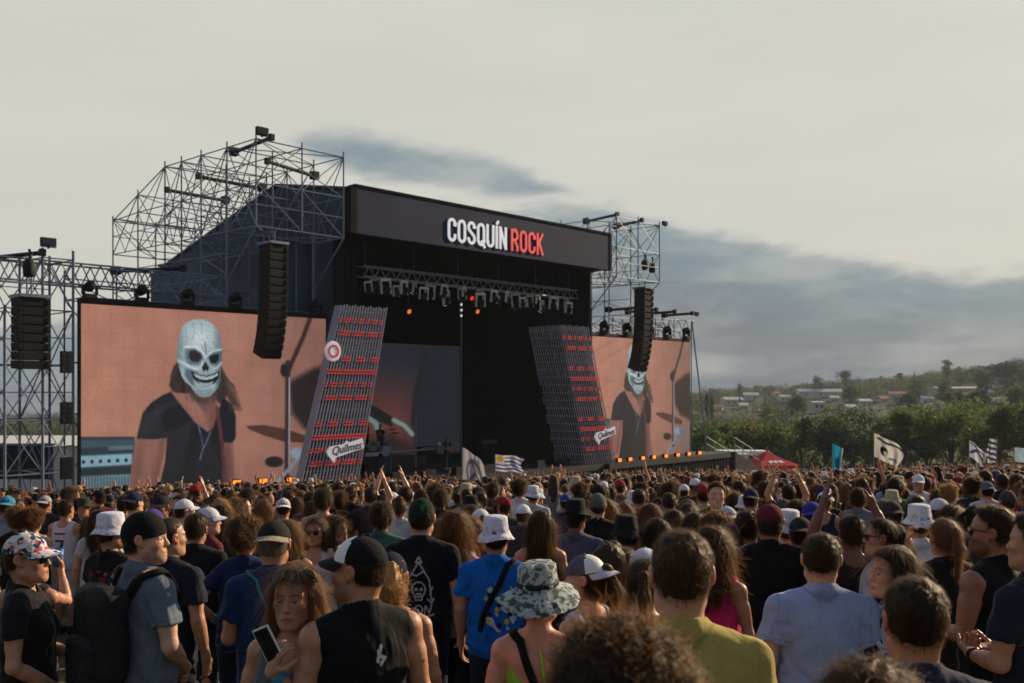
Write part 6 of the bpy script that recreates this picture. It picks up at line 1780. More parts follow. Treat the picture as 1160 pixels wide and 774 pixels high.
put(787, 580, 7.6, -12, 'long-haired brunette just past the mustard T-shirt', sex='f', hair='long', hairc='dark', topc=(50, 50, 56))
put(812, 581, 7.4, -30, 'woman with loose brown curls behind the pink top', sex='f', hair='curly', hairc='brown', topc=(80, 76, 84))
put(809, 594, 5.6, -35, 'curly-haired woman in a bright pink sleeveless top', sex='f', hair='wavy', hairc='dark', top='tank', topc=(200, 40, 110), skin='brown', res='hi')
put(829, 592, 6.9, -60, 'woman in a violet-pink cap', sex='f', hat='cap', hatc=(150, 96, 140), hair='long', hairc='brown', top='tank', topc=(180, 160, 170))
put(823, 573, 8.4, 20, 'person in a pale blue-white cap worn backwards', hat='cap', hatc=(196, 204, 218), hatback=True, hair='under', topc=(160, 160, 170))
put(920, 568, 8.2, 0, 'person in a royal blue cap', hat='cap', hatc=(52, 52, 150), hatback=True, hair='under', topc=(60, 60, 70))
put(903, 566, 8.6, 5, 'man with thick dark hair between the white bucket hat and the royal blue cap', hair='tousled', hairc='black', topc=(50, 50, 56))
put(907, 585, 7.0, -12, 'man in a charcoal cap and white T-shirt behind the grey-blue T-shirt', hat='cap', hatc=(44, 42, 44), hatback=True, hair='short', topc=(196, 196, 204))
put(888, 565, 9.4, 0, 'man in a dark grey cap above the maroon cap', hat='cap', hatc=(62, 62, 62), hatback=True, hair='short', topc=(36, 36, 40))
put(518, 577, 7.0, -28, 'woman with bright auburn hair and a grey top with dark straps', sex='f', hair='wavy', hairc='auburn', top='tank', topc=(170, 170, 176), skin='light', res='hi')
put(499, 587, 7.6, -10, 'woman with long brown hair at the shoulder of the skull T-shirt', sex='f', hair='longer', hairc='brown', topc=(70, 60, 58), skin='tan')
put(460, 551, 13.4, -10, 'dark-haired man in a white T-shirt beyond the patterned cap', hair='short', hairc='black', topc=(206, 208, 218))
put(453, 562, 12.2, 0, 'brown-haired person in a white top just before the white T-shirt by the drum riser', sex='f', hair='bun', hairc='brown', topc=(190, 192, 200))
put(641, 559, 13.2, 0, 'person in a blue and white cap before the stage centre', hat='cap', hatc=(60, 70, 160), hatback=True, hair='under', topc=(60, 60, 90))
put(604, 551, 14.6, 0, 'person in a white printed hat and white top before the stage centre', hat='bucket', hatm='white_print', hair='under', topc=(200, 200, 208))
put(593, 571, 11.0, -20, 'person in a white cap behind the very long dark hair', hat='cap', hatc=(214, 214, 222), hair='short', topc=(60, 56, 60))
put(1064, 564, 8.6, -60, 'man in a grey-white cap looking along the crowd near the printed bucket hat', hat='cap', hatc=(190, 194, 204), hair='short', topc=(40, 42, 50), skin='light')
put(1010, 556, 12.4, 0, 'person in a straw-coloured bucket hat', hat='bucket', hatc=(176, 168, 136), hair='under', topc=(120, 110, 100))
put(1081, 571, 8.4, -70, 'dark-haired woman in profile past the light brown ponytail', sex='f', hair='wavy', hairc='black', topc=(46, 44, 50), skin='light')
put(1104, 572, 8.3, -10, 'person in a black cap behind the bearded man in sunglasses', hat='cap', hatc=(26, 26, 28), hair='short', topc=(46, 46, 50))
put(1141, 556, 11.0, 5, 'man in a charcoal beanie near the striped flags', hat='beanie', hatc=(62, 62, 66), hair='under', topc=(90, 88, 92))
put(1010, 567, 8.3, 0, 'man with a dark cap turned backwards between raised hands and bucket hat', hat='cap', hatc=(50, 46, 48), hatback=True, hair='short', topc=(56, 52, 56))
put(1036, 560, 10.2, 20, 'person in a faded grey cap before the clapping arms', hat='cap', hatc=(120, 116, 118), hatback=True, hair='long', topc=(60, 56, 60))
put(1075, 549, 13.5, -10, 'woman with blond curly hair below the striped flags', sex='f', hair='curly', hairc='blond', topc=(80, 74, 72))
put(1118, 545, 13.6, 0, 'man in a blue-grey cap and white shirt below the striped flags', hat='cap', hatc=(86, 96, 116), hatback=True, hair='short', topc=(196, 190, 190))
put(893, 549, 13.0, 0, 'person with both hands raised below the red canopy', hair='short', hairc='dark', topc=(110, 60, 60), pose=('up', 'up'))
put(420, 552, 14.0, 0, 'person holding one arm up before the near pipe tower', hair='short', hairc='dark', topc=(60, 56, 58), pose=('down', 'up'))
NHAND = len(PLACED)

# ------------------------------------------------------------------ the rest of the people that can be told apart
LAND = [(-60, 92, 'before the scaffold tower'), (92, 180, 'below the near screen edge'), (180, 290, 'below the masked face'), (290, 345, 'below the pictured microphone'), (345, 420, 'before the near pipe tower'),
        (420, 500, 'before the drum riser'), (500, 560, 'before the ghostly white flag'), (560, 640, 'before the dark stage centre'), (640, 700, 'before the far pipe tower'), (700, 790, 'below the far skull screen'),
        (790, 850, 'before the white van'), (850, 910, 'before the red canopy'), (910, 965, 'before the cyan flag'), (965, 1040, 'before the black and white flag'), (1040, 1100, 'before the hillside houses'), (1100, 1230, 'before the striped flags')]
TOPS = [('black', (26, 26, 29))]*6+[('charcoal', (58, 58, 64)), ('white', (204, 204, 212)), ('white', (204, 204, 212)), ('grey', (120, 122, 130)), ('navy', (36, 40, 62)), ('red', (150, 34, 40)), ('maroon', (92, 32, 40)), ('olive', (84, 86, 62)),
        ('pale blue', (130, 150, 180)), ('blue', (44, 66, 120)), ('pink', (170, 110, 124)), ('beige', (176, 158, 132)), ('brown', (96, 70, 54)), ('purple', (74, 58, 90)), ('dark green', (40, 66, 52))]
HM = [('short dark hair', 'short', 'dark', None), ('short black hair', 'short', 'black', None), ('cropped hair', 'crop', 'dark', None), ('short brown hair', 'short', 'brown', None), ('tousled dark hair', 'tousled', 'dark', None), ('curly dark hair', 'curly', 'black', None), ('a faded haircut', 'fade', 'black', None),
      ('a black cap', 'short', 'dark', ('cap', (26, 26, 28), False)), ('a white cap', 'short', 'dark', ('cap', (208, 210, 220), False)), ('a backwards black cap', 'under', 'dark', ('cap', (28, 28, 30), True)), ('a red cap', 'short', 'dark', ('cap', (140, 36, 40), False)), ('a navy cap', 'short', 'dark', ('cap', (36, 40, 66), True)), ('a black bucket hat', 'under', 'dark', ('bucket', (30, 30, 33), 0)), ('a beige bucket hat', 'under', 'dark', ('bucket', (170, 158, 132), 0))]
HF = [('long dark hair', 'long', 'dark', None), ('long brown hair', 'long', 'brown', None), ('very long black hair', 'longer', 'black', None), ('wavy brown hair', 'wavy', 'brown', None), ('wavy auburn hair', 'wavy', 'auburn', None), ('long fair hair', 'long', 'blond', None), ('a dark ponytail', 'pony', 'dark', None), ('a brown ponytail', 'pony', 'brown', None), ('a dark hair bun', 'bun', 'dark', None), ('brown curls', 'curly', 'brown', None),
      ('a white bucket hat', 'under', 'dark', ('bucket', (206, 208, 220), 0)), ('a white cap', 'pony', 'dark', ('cap', (208, 210, 220), False)), ('long light brown hair', 'longer', 'lightbrown', None)]
used = set(); LIMIT = 297
def landmark(px):
    for a, b, s in LAND:
        if a <= px < b: return s
    return 'at the edge of the crowd'
# candidate spots: a jittered lattice over the field, denser towards the stage
cand = []
r = np.random.default_rng(42)
Yc = 8.0
while Yc < 80:
    step = .80 if Yc < 10.5 else (.58 if Yc < 16 else .60 if Yc < 40 else .72)
    w = Yc*.56+1.5
    n = int(2*w/step)
    for i in range(n):
        x = -w+2*w*(i+r.uniform(.12, .88))/n; y = Yc+r.uniform(-.24, .24)
        cand.append((x, y))
    Yc += step*1.02
def allowed(x, y):
    u = (x-P0.x)*RU.x+(y-P0.y)*RU.y; v = (x-P0.x)*RV.x+(y-P0.y)*RV.y
    if v > -3.0 and -3.4 < u < 46: return False                  # keep clear of the stage front
    if u < -3.4 and (y > 34 or x < -18): return False
    if u >= 46 and v > 3: return False
    px = x/y*FP+580
    if px < 120 and y > 9 and r.random() < .35: return False     # thinner on the tower side
    if y > 74-8*r.random(): return False
    if u > 46 and abs(x-20.5) < 4 and y > 66: return False
    return True
final = []
pts = list(PLACED)
hand = [(hx/hy*FP+580, hy) for hx, hy in PLACED]
for x, y in cand:
    if not allowed(x, y): continue
    if y < 17:
        if any((x-a)**2+(y-b)**2 < .40**2 for a, b in PLACED): continue
        px = x/y*FP+580
        # do not stand in front of someone already placed
        if any(y < hy-.15 and abs(px-hx) < (.17*FP/y+.10*FP/hy) for hx, hy in hand): continue
        if 54 < px < 94 and y < 13.4: continue
        if 212 < px < 236 and y < 5.2: continue
        if 925 < px < 1002 and y < 11.5: continue
    final.append((x, y))
final.sort(key=lambda q: q[1]-.25*abs(q[0]) if False else q[1])
vis = [(x, y) for x, y in final if -40 < x/y*FP+580 < 1200]
indiv = vis[:LIMIT-NHAND]
inds = set(indiv)
rr = random.Random(5)
POSES_W = [('down', 'down')]*9+[('fwd', 'fwd')]*9+[('up', 'up')]+[('phone', 'phone')]*2+[('down', 'up')]
for x, y in indiv:
    px = x/y*FP+580
    for tr in range(400):
        f = rr.random() < .45
        ht, hs, hc, hat = rr.choice(HF if f else HM)
        if not f and hat and rr.random() < .45: ht, hs, hc, hat = HM[rr.randrange(7)]
        cn, cc = rr.choice(TOPS); kind = 'tee' if (not f and rr.random() < .85) or rr.random() < .5 else 'tank'
        pose = rr.choice(POSES_W); turn = rr.choice([0, 0, 0, 0, 1, 2, 3])
        ph = {('up', 'up'): ', both arms raised', ('phone', 'phone'): ', both hands raised', ('down', 'up'): ', one arm raised'}.get(pose, '')
        tn = ['', '', ' seen from the side', ' facing the camera'][turn] if turn != 1 else ''
        if tn: ph = ''
        lab = f"{'woman' if f else 'man'} with {ht} in a {cn} {'T-shirt' if kind == 'tee' else 'sleeveless top'}{ph}{tn} {landmark(px)}"
        if tr > 60 and ph: lab = lab.replace(ph, '')
        lab = lab.replace(' a olive', ' an olive')
        if lab not in used and len(lab.split()) <= 16: break
    used.add(lab)
    rz = rr.gauss(-4, 14)+(px-580)/1110*-14
    if turn == 2: rz += rr.choice((-78, 78))
    if turn == 3: rz += 172+rr.uniform(-15, 15)
    H = (rr.gauss(1.64, .05) if f else rr.gauss(1.745, .065)); H = min(max(H, 1.52), 1.88)
    kw = dict(hat=hat[0], hatc=hat[1], hatback=bool(hat[2])) if hat else {}
    if f: pose = tuple('fwd' if q == 'down' and rr.random() < .5 else q for q in pose)
    person(Vector((x, y, gz(x, y))), rz, lab, sex='f' if f else 'm', pose=pose, yaw=rr.choice([0, 0, 0, 25, -25]), H=H, skin=rr.choice(['tan', 'tan', 'light', 'brown', 'tan', 'light', 'dark']),
           hair=hs, hairc=hc, top=kind, topc=cc, legs=rr.choice(['jeans', 'shorts']), legc=rr.choice([(38, 42, 56), (30, 30, 34), (70, 84, 110), (120, 110, 92)]), **kw)
print('PEOPLE', NPEOPLE[0], 'far', len(final)-len(indiv), 'last Y', indiv[-1][1])

# ------------------------------------------------------------------ everyone farther off: one dense crowd
def ico(sub):
    t = (1+5**.5)/2
    v = [(-1, t, 0), (1, t, 0), (-1, -t, 0), (1, -t, 0), (0, -1, t), (0, 1, t), (0, -1, -t), (0, 1, -t), (t, 0, -1), (t, 0, 1), (-t, 0, -1), (-t, 0, 1)]
    f = [(0, 11, 5), (0, 5, 1), (0, 1, 7), (0, 7, 10), (0, 10, 11), (1, 5, 9), (5, 11, 4), (11, 10, 2), (10, 7, 6), (7, 1, 8), (3, 9, 4), (3, 4, 2), (3, 2, 6), (3, 6, 8), (3, 8, 9), (4, 9, 5), (2, 4, 11), (6, 2, 10), (8, 6, 7), (9, 8, 1)]
    v = [np.array(p)/np.linalg.norm(p) for p in v]
    for _ in range(sub):
        nf = []; mid = {}
        def m(a, b):
            k = (min(a, b), max(a, b))
            if k not in mid: p = v[a]+v[b]; v.append(p/np.linalg.norm(p)); mid[k] = len(v)-1
            return mid[k]
        for a, b, c in f:
            x, y, z = m(a, b), m(b, c), m(c, a); nf += [(a, x, z), (b, y, x), (c, z, y), (x, y, z)]
        f = nf
    return np.array(v), np.array(f)
def low_person(style, lod, seed):
    """returns verts, tris, region (0 skin, 1 hair, 2 top, 3 legs, 4 hat)"""
    rg = np.random.default_rng(seed); Vs, Fs, Rs = [], [], []; off = 0
    def put_(v, f, reg):
        nonlocal off
        Vs.append(v); Fs.append(f+off); Rs.append(np.full(len(v), reg) if np.isscalar(reg) else reg); off += len(v)
    def tube_(pts, n, reg, sy=1.0):
        rows = []
        for i, (p, ra) in enumerate(pts):
            p = np.array(p); d = np.array(pts[min(i+1, len(pts)-1)][0])-np.array(pts[max(i-1, 0)][0]); d = d/np.linalg.norm(d)
            a = np.cross(d, (0, 1, 0)); a = a/np.linalg.norm(a) if np.linalg.norm(a) > .1 else np.array((1., 0, 0)); b = np.cross(d, a)
            for k in range(n):
                t = 2*math.pi*k/n; q = a*math.cos(t)*ra; w = b*math.sin(t)*ra*sy; rows.append(p+q+w)
        v = np.array(rows); f = []
        for i in range(len(pts)-1):
            for k in range(n):
                a, b, c, d = i*n+k, i*n+(k+1) % n, (i+1)*n+(k+1) % n, (i+1)*n+k; f += [(a, b, c), (a, c, d)]
        m = len(pts)-1
        for k in range(1, n-1): f += [(0, k+1, k), (m*n, m*n+k, m*n+k+1)]
        put_(v, np.array(f), reg)
    n = 10 if lod else 7
    tube_([((0, 0, .86), .16), ((0, 0, 1.02), .165), ((0, .01, 1.14), .158), ((0, 0, 1.3), .185), ((0, -.01, 1.40), .205), ((0, -.015, 1.455), .15), ((0, -.015, 1.49), .075)], n+2, 2, .64)
    tube_([((0, -.02, 1.46), .058), ((0, -.005, 1.58), .052)], 6, 0)
    for s in (-1, 1):
        tube_([((s*.09, 0, .92), .095), ((s*.1, .01, .5), .075), ((s*.1, -.01, .04), .055)], 5, 3)
        if style in (3, 4) and not (style == 4 and s < 0):
            tube_([((s*.19, 0, 1.42), .062), ((s*.22, .03, 1.53), .055)], 5, 2); tube_([((s*.22, .03, 1.53), .043), ((s*.26, .07, 1.63), .038), ((s*.18, .1, 1.88), .026), ((s*.17, .1, 1.93), .038), ((s*.165, .1, 2.02), .018)], 5, 0)
        else:
            tube_([((s*.19, -.01, 1.42), .066), ((s*.225, 0, 1.24), .062)], 5, 2); tube_([((s*.225, 0, 1.26), .045), ((s*.25, 0, 1.12), .04), ((s*.2, .16, 1.06), .03), ((s*.12, .24, 1.1), .03)], 5, 0)
    v, f = ico(2 if lod else 1)
    hd = v*np.array((.077, .098, .118))+np.array((0, .005, 1.635))
    put_(hd, f, 0)
    if lod:
        put_(ico(0)[0]*np.array((.012, .02, .03))+np.array((.08, 0, 1.63)), ico(0)[1], 0); put_(ico(0)[0]*np.array((.012, .02, .03))+np.array((-.08, 0, 1.63)), ico(0)[1], 0)
    hv = v*np.array((.084, .103, .094))+np.array((0, -.012, 1.678)); hv = hv*1
    hv += (rg.normal(size=hv.shape))*(.006 if style != 1 else .013)
    if style == 1: hv = np.array((0, -.01, 1.69))+(hv-np.array((0, -.01, 1.69)))*1.22
    keep_ = (hv[:, 1]-.035-(hv[:, 2]-1.70)*.9 < 0) & (hv[:, 2] > 1.575)
    hv[~keep_] = hv[~keep_]*np.array((.55, .45, .8))+np.array((0, -.0, .33))
    put_(hv, f, 1)
    if style == 2:
        tube_([((0, -.05, 1.70), .085), ((0, -.085, 1.58), .1), ((0, -.10, 1.42), .098), ((0, -.10, 1.30), .05)], 7, 1, .5)
    if style in (5, 6):
        pr = [(0, 1.79), (.06, 1.785), (.088, 1.76), (.094, 1.69)]+([(.135, 1.645)] if style == 6 else [(.093, 1.672)])
        m = 9; hvv = []; ff = []
        for rr_, z in pr:
            for k in range(m): t = 2*math.pi*k/m; hvv.append((rr_*math.cos(t), rr_*1.15*math.sin(t)-.006, z+rg.normal()*.003))
        for i in range(len(pr)-1):
            for k in range(m): a, b, c, d = i*m+k, i*m+(k+1) % m, (i+1)*m+(k+1) % m, (i+1)*m+k; ff += [(a, d, c), (a, c, b)]
        if style == 5:
            o = len(hvv)
            for k in range(5): t = math.pi*(.15+.7*k/4); hvv += [(.09*math.cos(t), .105*math.sin(t), 1.69), (.085*math.cos(t), .105*math.sin(t)+.07*math.sin(t), 1.668)]
            for k in range(4): ff += [(o+2*k, o+2*k+1, o+2*k+3), (o+2*k, o+2*k+3, o+2*k+2)]
        put_(np.array(hvv), np.array(ff), 4)
    return np.concatenate(Vs), np.concatenate(Fs), np.concatenate(Rs)
far = [q for q in final if q not in inds and abs(q[0]/q[1]) < .62]
LIB = {(s, l): low_person(s, l, s*3+l) for s in range(7) for l in (0, 1)}
AV, AF, AC = [], [], []; off = 0
r = np.random.default_rng(8)
topl = [lin(*c) for _, c in TOPS]; sk_ = [lin(*c) for c in ((184, 134, 106), (200, 152, 126), (150, 104, 80), (176, 126, 98))]; hr_ = [HAIRC[k] for k in ('black', 'black', 'dark', 'brown', 'black', 'dark', 'auburn', 'blond')]
ht_ = [lin(*c) for c in ((26, 26, 28), (208, 210, 220), (204, 206, 216), (40, 44, 70), (110, 40, 44), (52, 58, 96), (150, 140, 120), (40, 40, 42), (190, 190, 198), (70, 70, 70))]
for x, y in far:
    lod = 1 if y < 27 else 0
    st = int(r.choice(7, p=[.37, .12, .28, .025, .035, .11, .06] if y > 28 else [.38, .13, .30, .008, .012, .11, .06]))
    V, F, Rg = LIB[(st, lod)]
    a = r.normal(0, .35)+(r.choice((math.pi, 1.6, -1.6)) if r.random() < .14 else 0); H = r.normal(1.70, .075)/1.76; H = min(max(H, .87), 1.08)
    ca, sa = math.cos(a), math.sin(a)
    w = H*r.uniform(.94, 1.08)
    VV = np.stack([(V[:, 0]*ca-V[:, 1]*sa)*w+x, (V[:, 0]*sa+V[:, 1]*ca)*w+y, V[:, 2]*H+gz(x, y)], -1)
    pal = np.array([sk_[r.integers(4)], hr_[r.integers(8)], topl[r.integers(len(topl))], (.02, .022, .03), ht_[r.integers(10)]])
    AV.append(VV); AF.append(F+off); AC.append(pal[Rg]); off += len(V)
me = np_mesh('crowd', np.concatenate(AV), None, np.concatenate(AF), [M['crowd']]); set_color(me, 'tone', np.concatenate(AC))
tag(link('crowd', me), 'dense far crowd of festival goers packed up to the stage', 'crowd', kind='stuff')
print('CROWD', len(far), off)
# ------------------------------------------------------------------ prints, straps and things people wear or hold
def project(o, shirt_prefix, U, W, mask, color, name='print', off=.003, side=-1, zc=1.25, xc=0.0, h=.006, mat_='print', label=None):
    """raise a print on the back (side -1) of the shirt: cells of a fine grid where mask(x, z) holds, laid on the cloth"""
    sh = child(o, shirt_prefix); me = sh.data
    bv = BVHTree.FromPolygons([v.co for v in me.vertices], [p.vertices for p in me.polygons])
    nx, nz = int(U/h), int(W/h)
    pos = {}
    b = MB(); idx = {}
    def vert(i, j):
        if (i, j) not in idx:
            x = xc-U/2+i*h; z = zc-W/2+j*h
            hit = bv.ray_cast(Vector((x, side*.6, z)), Vector((0, -side, 0)))
            if hit[0] is None: idx[(i, j)] = None
            else:
                p = hit[0]+Vector((0, side*off, 0)); b.v.append(tuple(p)); idx[(i, j)] = len(b.v)-1
        return idx[(i, j)]
    for i in range(nx):
        for j in range(nz):
            if not mask(-U/2+(i+.5)*h, -W/2+(j+.5)*h): continue
            q = [vert(i, j), vert(i+1, j), vert(i+1, j+1), vert(i, j+1)]
            if None in q: continue
            b.f.append(tuple(q) if side < 0 else tuple(q[::-1])); b.mi.append(0)
    if not b.f: return None
    p = b.build(name, M[mat_], sh, True, color=lin(*color))
    if label: p['label'] = label
    return p
def strokes_mask(strokes, w):
    A = [(np.array(s[:-1]), np.array(s[1:])) for s in strokes]
    def m(x, z):
        for a, b in A:
            d = b-a; t = np.clip((((x, z)-a)*d).sum(1)/((d*d).sum(1)+1e-12), 0, 1)
            if (np.hypot(*(a+d*t[:, None]-(x, z)).T) < w/2).any(): return True
        return False
    return m
def el(cx, cz, rx, rz, a0=0, a1=360, n=22): return [(cx+rx*math.cos(R(a0+(a1-a0)*i/n)), cz+rz*math.sin(R(a0+(a1-a0)*i/n))) for i in range(n+1)]
# zero on the black shirt (outlined)
project(zero, 'tshirt', .22, .30, strokes_mask([el(.02, .01, .072, .115)], .040), (196, 198, 206), zc=1.22, h=.0055)
# seven on the white jersey with a stripe above it
project(tank7, 'tank_top', .2, .26, strokes_mask([[(-.05, .09), (.05, .09), (0, -.1)]], .034), (60, 66, 130), zc=1.16)
project(tank7, 'tank_top', .18, .05, strokes_mask([[(-.07, 0), (.07, 0)]], .024), (150, 50, 70), zc=1.345)
# skull print: skull in a pointed frame with scrawled letters below
sk = [el(0, -.015, .044, .05), [(-.025, -.062), (-.02, -.085), (.02, -.085), (.025, -.062)], [(-.085, -.09), (-.07, .05), (0, .165), (.07, .05), (.085, -.09)], [(-.10, -.075), (-.085, -.105), (-.06, -.08)], [(.10, -.075), (.085, -.105), (.06, -.08)],
      [(0, .2), (-.02, .165), (.02, .165), (0, .2)], [(-.05, .09), (-.015, .075), (.035, .11)], el(-.065, -.145, .022, .03, 60, 300), el(0.0, -.15, .026, .03), [(.04, -.175), (.045, -.12), (.072, -.17), (.085, -.115)], [(-.10, -.175), (-.075, -.19), (.02, -.2), (.1, -.18)], [(-.09, .0), (-.075, -.05)], [(.09, .0), (.075, -.05)]]
project(skullman, 'tshirt', .26, .44, strokes_mask(sk, .0105), (176, 172, 182), zc=1.20, h=.0045)
project(skullman, 'tshirt', .09, .11, lambda x, z: ((x+.017)/.011)**2+((z-.0)/.011)**2 < 1 or ((x-.017)/.011)**2+((z-.0)/.011)**2 < 1 or abs(z+.03) < .006 and abs(x) < .016, (176, 172, 182), zc=1.185, h=.0045)
project(skullman, 'tshirt', .2, .16, strokes_mask([[(0, .07), (-.05, -.01), (-.085, -.07)], [(.01, .05), (.05, -.02)]], .022), (76, 36, 42), zc=1.315, h=.006, off=.0022)
# small mark on the black vest
project(tankman, 'tank_top', .06, .09, strokes_mask([[(.0, .035), (-.012, .0), (.012, -.01), (-.004, -.034)], [(-.016, -.02), (-.012, .02)]], .013), (196, 206, 210), zc=1.335, xc=.03, h=.0035)
# loose abstract print on the bright blue shirt
def blot(x, z): return math.sin(x*41+1)*math.cos(z*33)+.6*math.sin(x*77+z*59) > .42 and (x/.12)**2+(z/.17)**2 < 1
project(bluetee, 'tshirt', .26, .36, blot, (190, 200, 214), zc=1.19, xc=.05, h=.0065)
project(bluetee, 'tshirt', .26, .36, lambda x, z: math.sin(x*50+2.6)*math.cos(z*38+1) > .72 and (x/.13)**2+(z/.18)**2 < 1, (196, 172, 60), zc=1.20, xc=.05, h=.0065, off=.0038)
project(bluetee, 'tshirt', .26, .36, lambda x, z: math.sin(x*46+5)*math.cos(z*47+2) > .70 and (x/.13)**2+(z/.18)**2 < 1, (22, 40, 84), zc=1.18, xc=.05, h=.0065, off=.0045)
# lettering on the white shirt: two short lines
P_ = lambda x: [[(x, -.02), (x, .03)], el(x, .018, .014, .012, 90, -90, 8)]
E_ = lambda x: [[(x-.011, .0), (x+.011, .0)], el(x, -.002, .013, .016, 0, 300, 12)]
R_ = lambda x: [[(x-.008, -.018), (x-.008, .014)], el(x+.002, .0, .012, .014, 150, 40, 8)]
F_ = lambda x: [[(x, -.018), (x, .02)], el(x+.010, .02, .010, .010, 180, 60, 6), [(x-.008, .008), (x+.012, .008)]]
C_ = lambda x: [el(x, .005, .020, .025, 50, 310, 14)]
O_ = lambda x: [el(x, -.002, .014, .016, 0, 360, 14)]
M_ = lambda x: [[(x-.016, -.018), (x-.016, .014)], el(x-.008, .0, .008, .013, 180, 0, 6)+[(x, -.018)], el(x+.008, .0, .008, .013, 180, 0, 6)+[(x+.016, -.018)]]
project(perf, 'tshirt', .20, .09, strokes_mask(P_(-.06)+E_(-.022)+R_(.012)+F_(.036), .0085), (44, 46, 80), zc=1.30, h=.004)
project(perf, 'tshirt', .20, .09, strokes_mask(C_(-.058)+O_(-.016)+M_(.026), .0085), (44, 46, 80), zc=1.235, h=.004)
# red scrawl on the black shirt under the plain bucket hat
project(wb1, 'tshirt', .30, .12, lambda x, z: math.sin(x*60+z*30)+math.sin(x*34-z*70) > .75, (130, 44, 44), zc=1.31, h=.008)
# straps that are part of the clothing
def strap(o, pts, w, color, name='strap', th=.006, parent=None):
    """a flat band through the points (person's own space)"""
    b = MB(); n = len(pts); P = [Vector(p) for p in pts]; vs = []
    for i, p in enumerate(P):
        d = (P[min(i+1, n-1)]-P[max(i-1, 0)]).normalized(); out = Vector((p.x*.5, p.y+.02, max(0, p.z-1.42)*3)).normalized()
        s = d.cross(out).normalized()
        vs += [p-s*w/2, p+s*w/2, p+s*w/2+out*th, p-s*w/2+out*th]
    fs = []
    for i in range(n-1):
        for k in range(4): fs.append((i*4+k, i*4+(k+1) % 4, (i+1)*4+(k+1) % 4, (i+1)*4+k))
    b.add(vs, fs); return b.build(name, M['cloth'], parent or o, True, color=lin(*color))
def on_body(o, pts, off=.006, n=5, skin=True):
    """points dropped on to the wearer's outline from outside"""
    objs = [c for c in o.children if c.name.startswith(('tshirt', 'tank_top', 'strap_top', 'bikini_top'))]+([o] if skin else [])
    trees = [BVHTree.FromPolygons([v.co for v in q.data.vertices], [p.vertices for p in q.data.polygons]) for q in objs]
    res = []
    P = [Vector(p) for p in pts]; Q = []
    for a, b in zip(P, P[1:]): Q += [a.lerp(b, i/n) for i in range(n)]
    Q.append(P[-1])
    for p in Q:
        c = Vector((0, 0, min(p.z, 1.40))); d = (c-p).normalized(); best = None
        for t in trees:
            h = t.ray_cast(p+(-d)*.3, d)
            if h[0] is not None and (best is None or (h[0]-p+d*.3).length < (best-p+d*.3).length): best = h[0]
        res.append((best if best is not None else p)-d*off)
    return res
def shoulder_strap(o, w, color, flip=1, name='strap', **kw):
    back = [(-.12*flip, -.16, 1.02), (-.05*flip, -.16, 1.18), (.03*flip, -.15, 1.32), (.09*flip, -.09, 1.46), (.10*flip, .03, 1.47), (.06*flip, .13, 1.32), (-.05*flip, .16, 1.15), (-.15*flip, .08, 1.02)]
    return strap(o, on_body(o, back), w, color, name, **kw)
s_ = shoulder_strap(camo, .038, (26, 26, 28), -1)
strap(camo, on_body(camo, [(.03, -.14, 1.44), (.045, -.14, 1.34), (.06, -.14, 1.26)]), .012, (170, 200, 60), 'tie')
shoulder_strap(teal, .045, (26, 26, 28), -1); shoulder_strap(bluetee, .04, (26, 28, 34), 1); shoulder_strap(bluecap, .014, (40, 130, 110), -1); shoulder_strap(perf, .03, (28, 28, 34), -1)
strap(blackstrap, on_body(blackstrap, [(-.10, -.08, 1.46), (-.05, -.14, 1.36), (.06, -.14, 1.26), (.11, -.1, 1.2)]), .016, (24, 24, 26), 'strap')
strap(blackstrap, on_body(blackstrap, [(.10, -.08, 1.46), (.05, -.14, 1.36), (-.06, -.14, 1.26), (-.11, -.1, 1.2)]), .016, (24, 24, 26), 'strap')
# dark vest of the woman in profile
v = top_mesh('f', 'strap', 'fwd', 'fwd', 'lo', 4); vo = link('vest', v, profw, color=lin(28, 30, 40)); vo.scale = (1.10, 1.14, 1.0); vo.location = (0, 0, .0)

def world_pt(o, p): return o.matrix_basis @ Vector(p)
def thing_on(o, name, label, cat, p=(0, 0, 0)):
    """an Empty carried by a person, turned and scaled as the person is"""
    e = empty(name, world_pt(o, p), o.rotation_euler.z, label, cat); e.scale = (o.scale.z,)*3; return e
# backpack
bp = thing_on(bpman, 'backpack', 'big dull black backpack worn by the man in the faded grey T-shirt', 'backpack')
g = SDF(axis(-.22, .22, .009), axis(-.44, -.06, .009), axis(.86, 1.50, .009))
def rbox(c, hx, hy, hz_, rad):
    def f(X, Y, Z_):
        qx = np.abs(X-c[0])-hx+rad; qy = np.abs(Y-c[1])-hy+rad; qz = np.abs(Z_-c[2])-hz_+rad
        return np.sqrt(np.maximum(qx, 0)**2+np.maximum(qy, 0)**2+np.maximum(qz, 0)**2)+np.minimum(np.maximum(qx, np.maximum(qy, qz)), 0)-rad
    return f, np.array(c)-(hx, hy, hz_), np.array(c)+(hx, hy, hz_)
g.add(rbox((0, -.225, 1.19), .155, .095, .245, .075), .01); w1 = waves(3, .13); w2 = waves(9, .06)
g.disp(lambda X, Y, Z_: .010*w1(X, Y, Z_)+.004*w2(X, Y, Z_)); V, F = g.mesh()
bagm = mat('bag_cloth', (.014, .014, .016), .75, spec=.3, var=.3, scale=12, bump=.4, bscale=50)
link('bag', np_mesh('bag', V, F, None, [bagm]), bp)
g = SDF(axis(-.18, .18, .009), axis(-.46, -.2, .009), axis(.92, 1.26, .009)); g.add(rbox((0, -.315, 1.08), .115, .05, .125, .045), .01); g.disp(lambda X, Y, Z_: .006*w2(X, Y, Z_)); V, F = g.mesh()
link('pocket', np_mesh('pocket', V, F, None, [bagm]), bp)
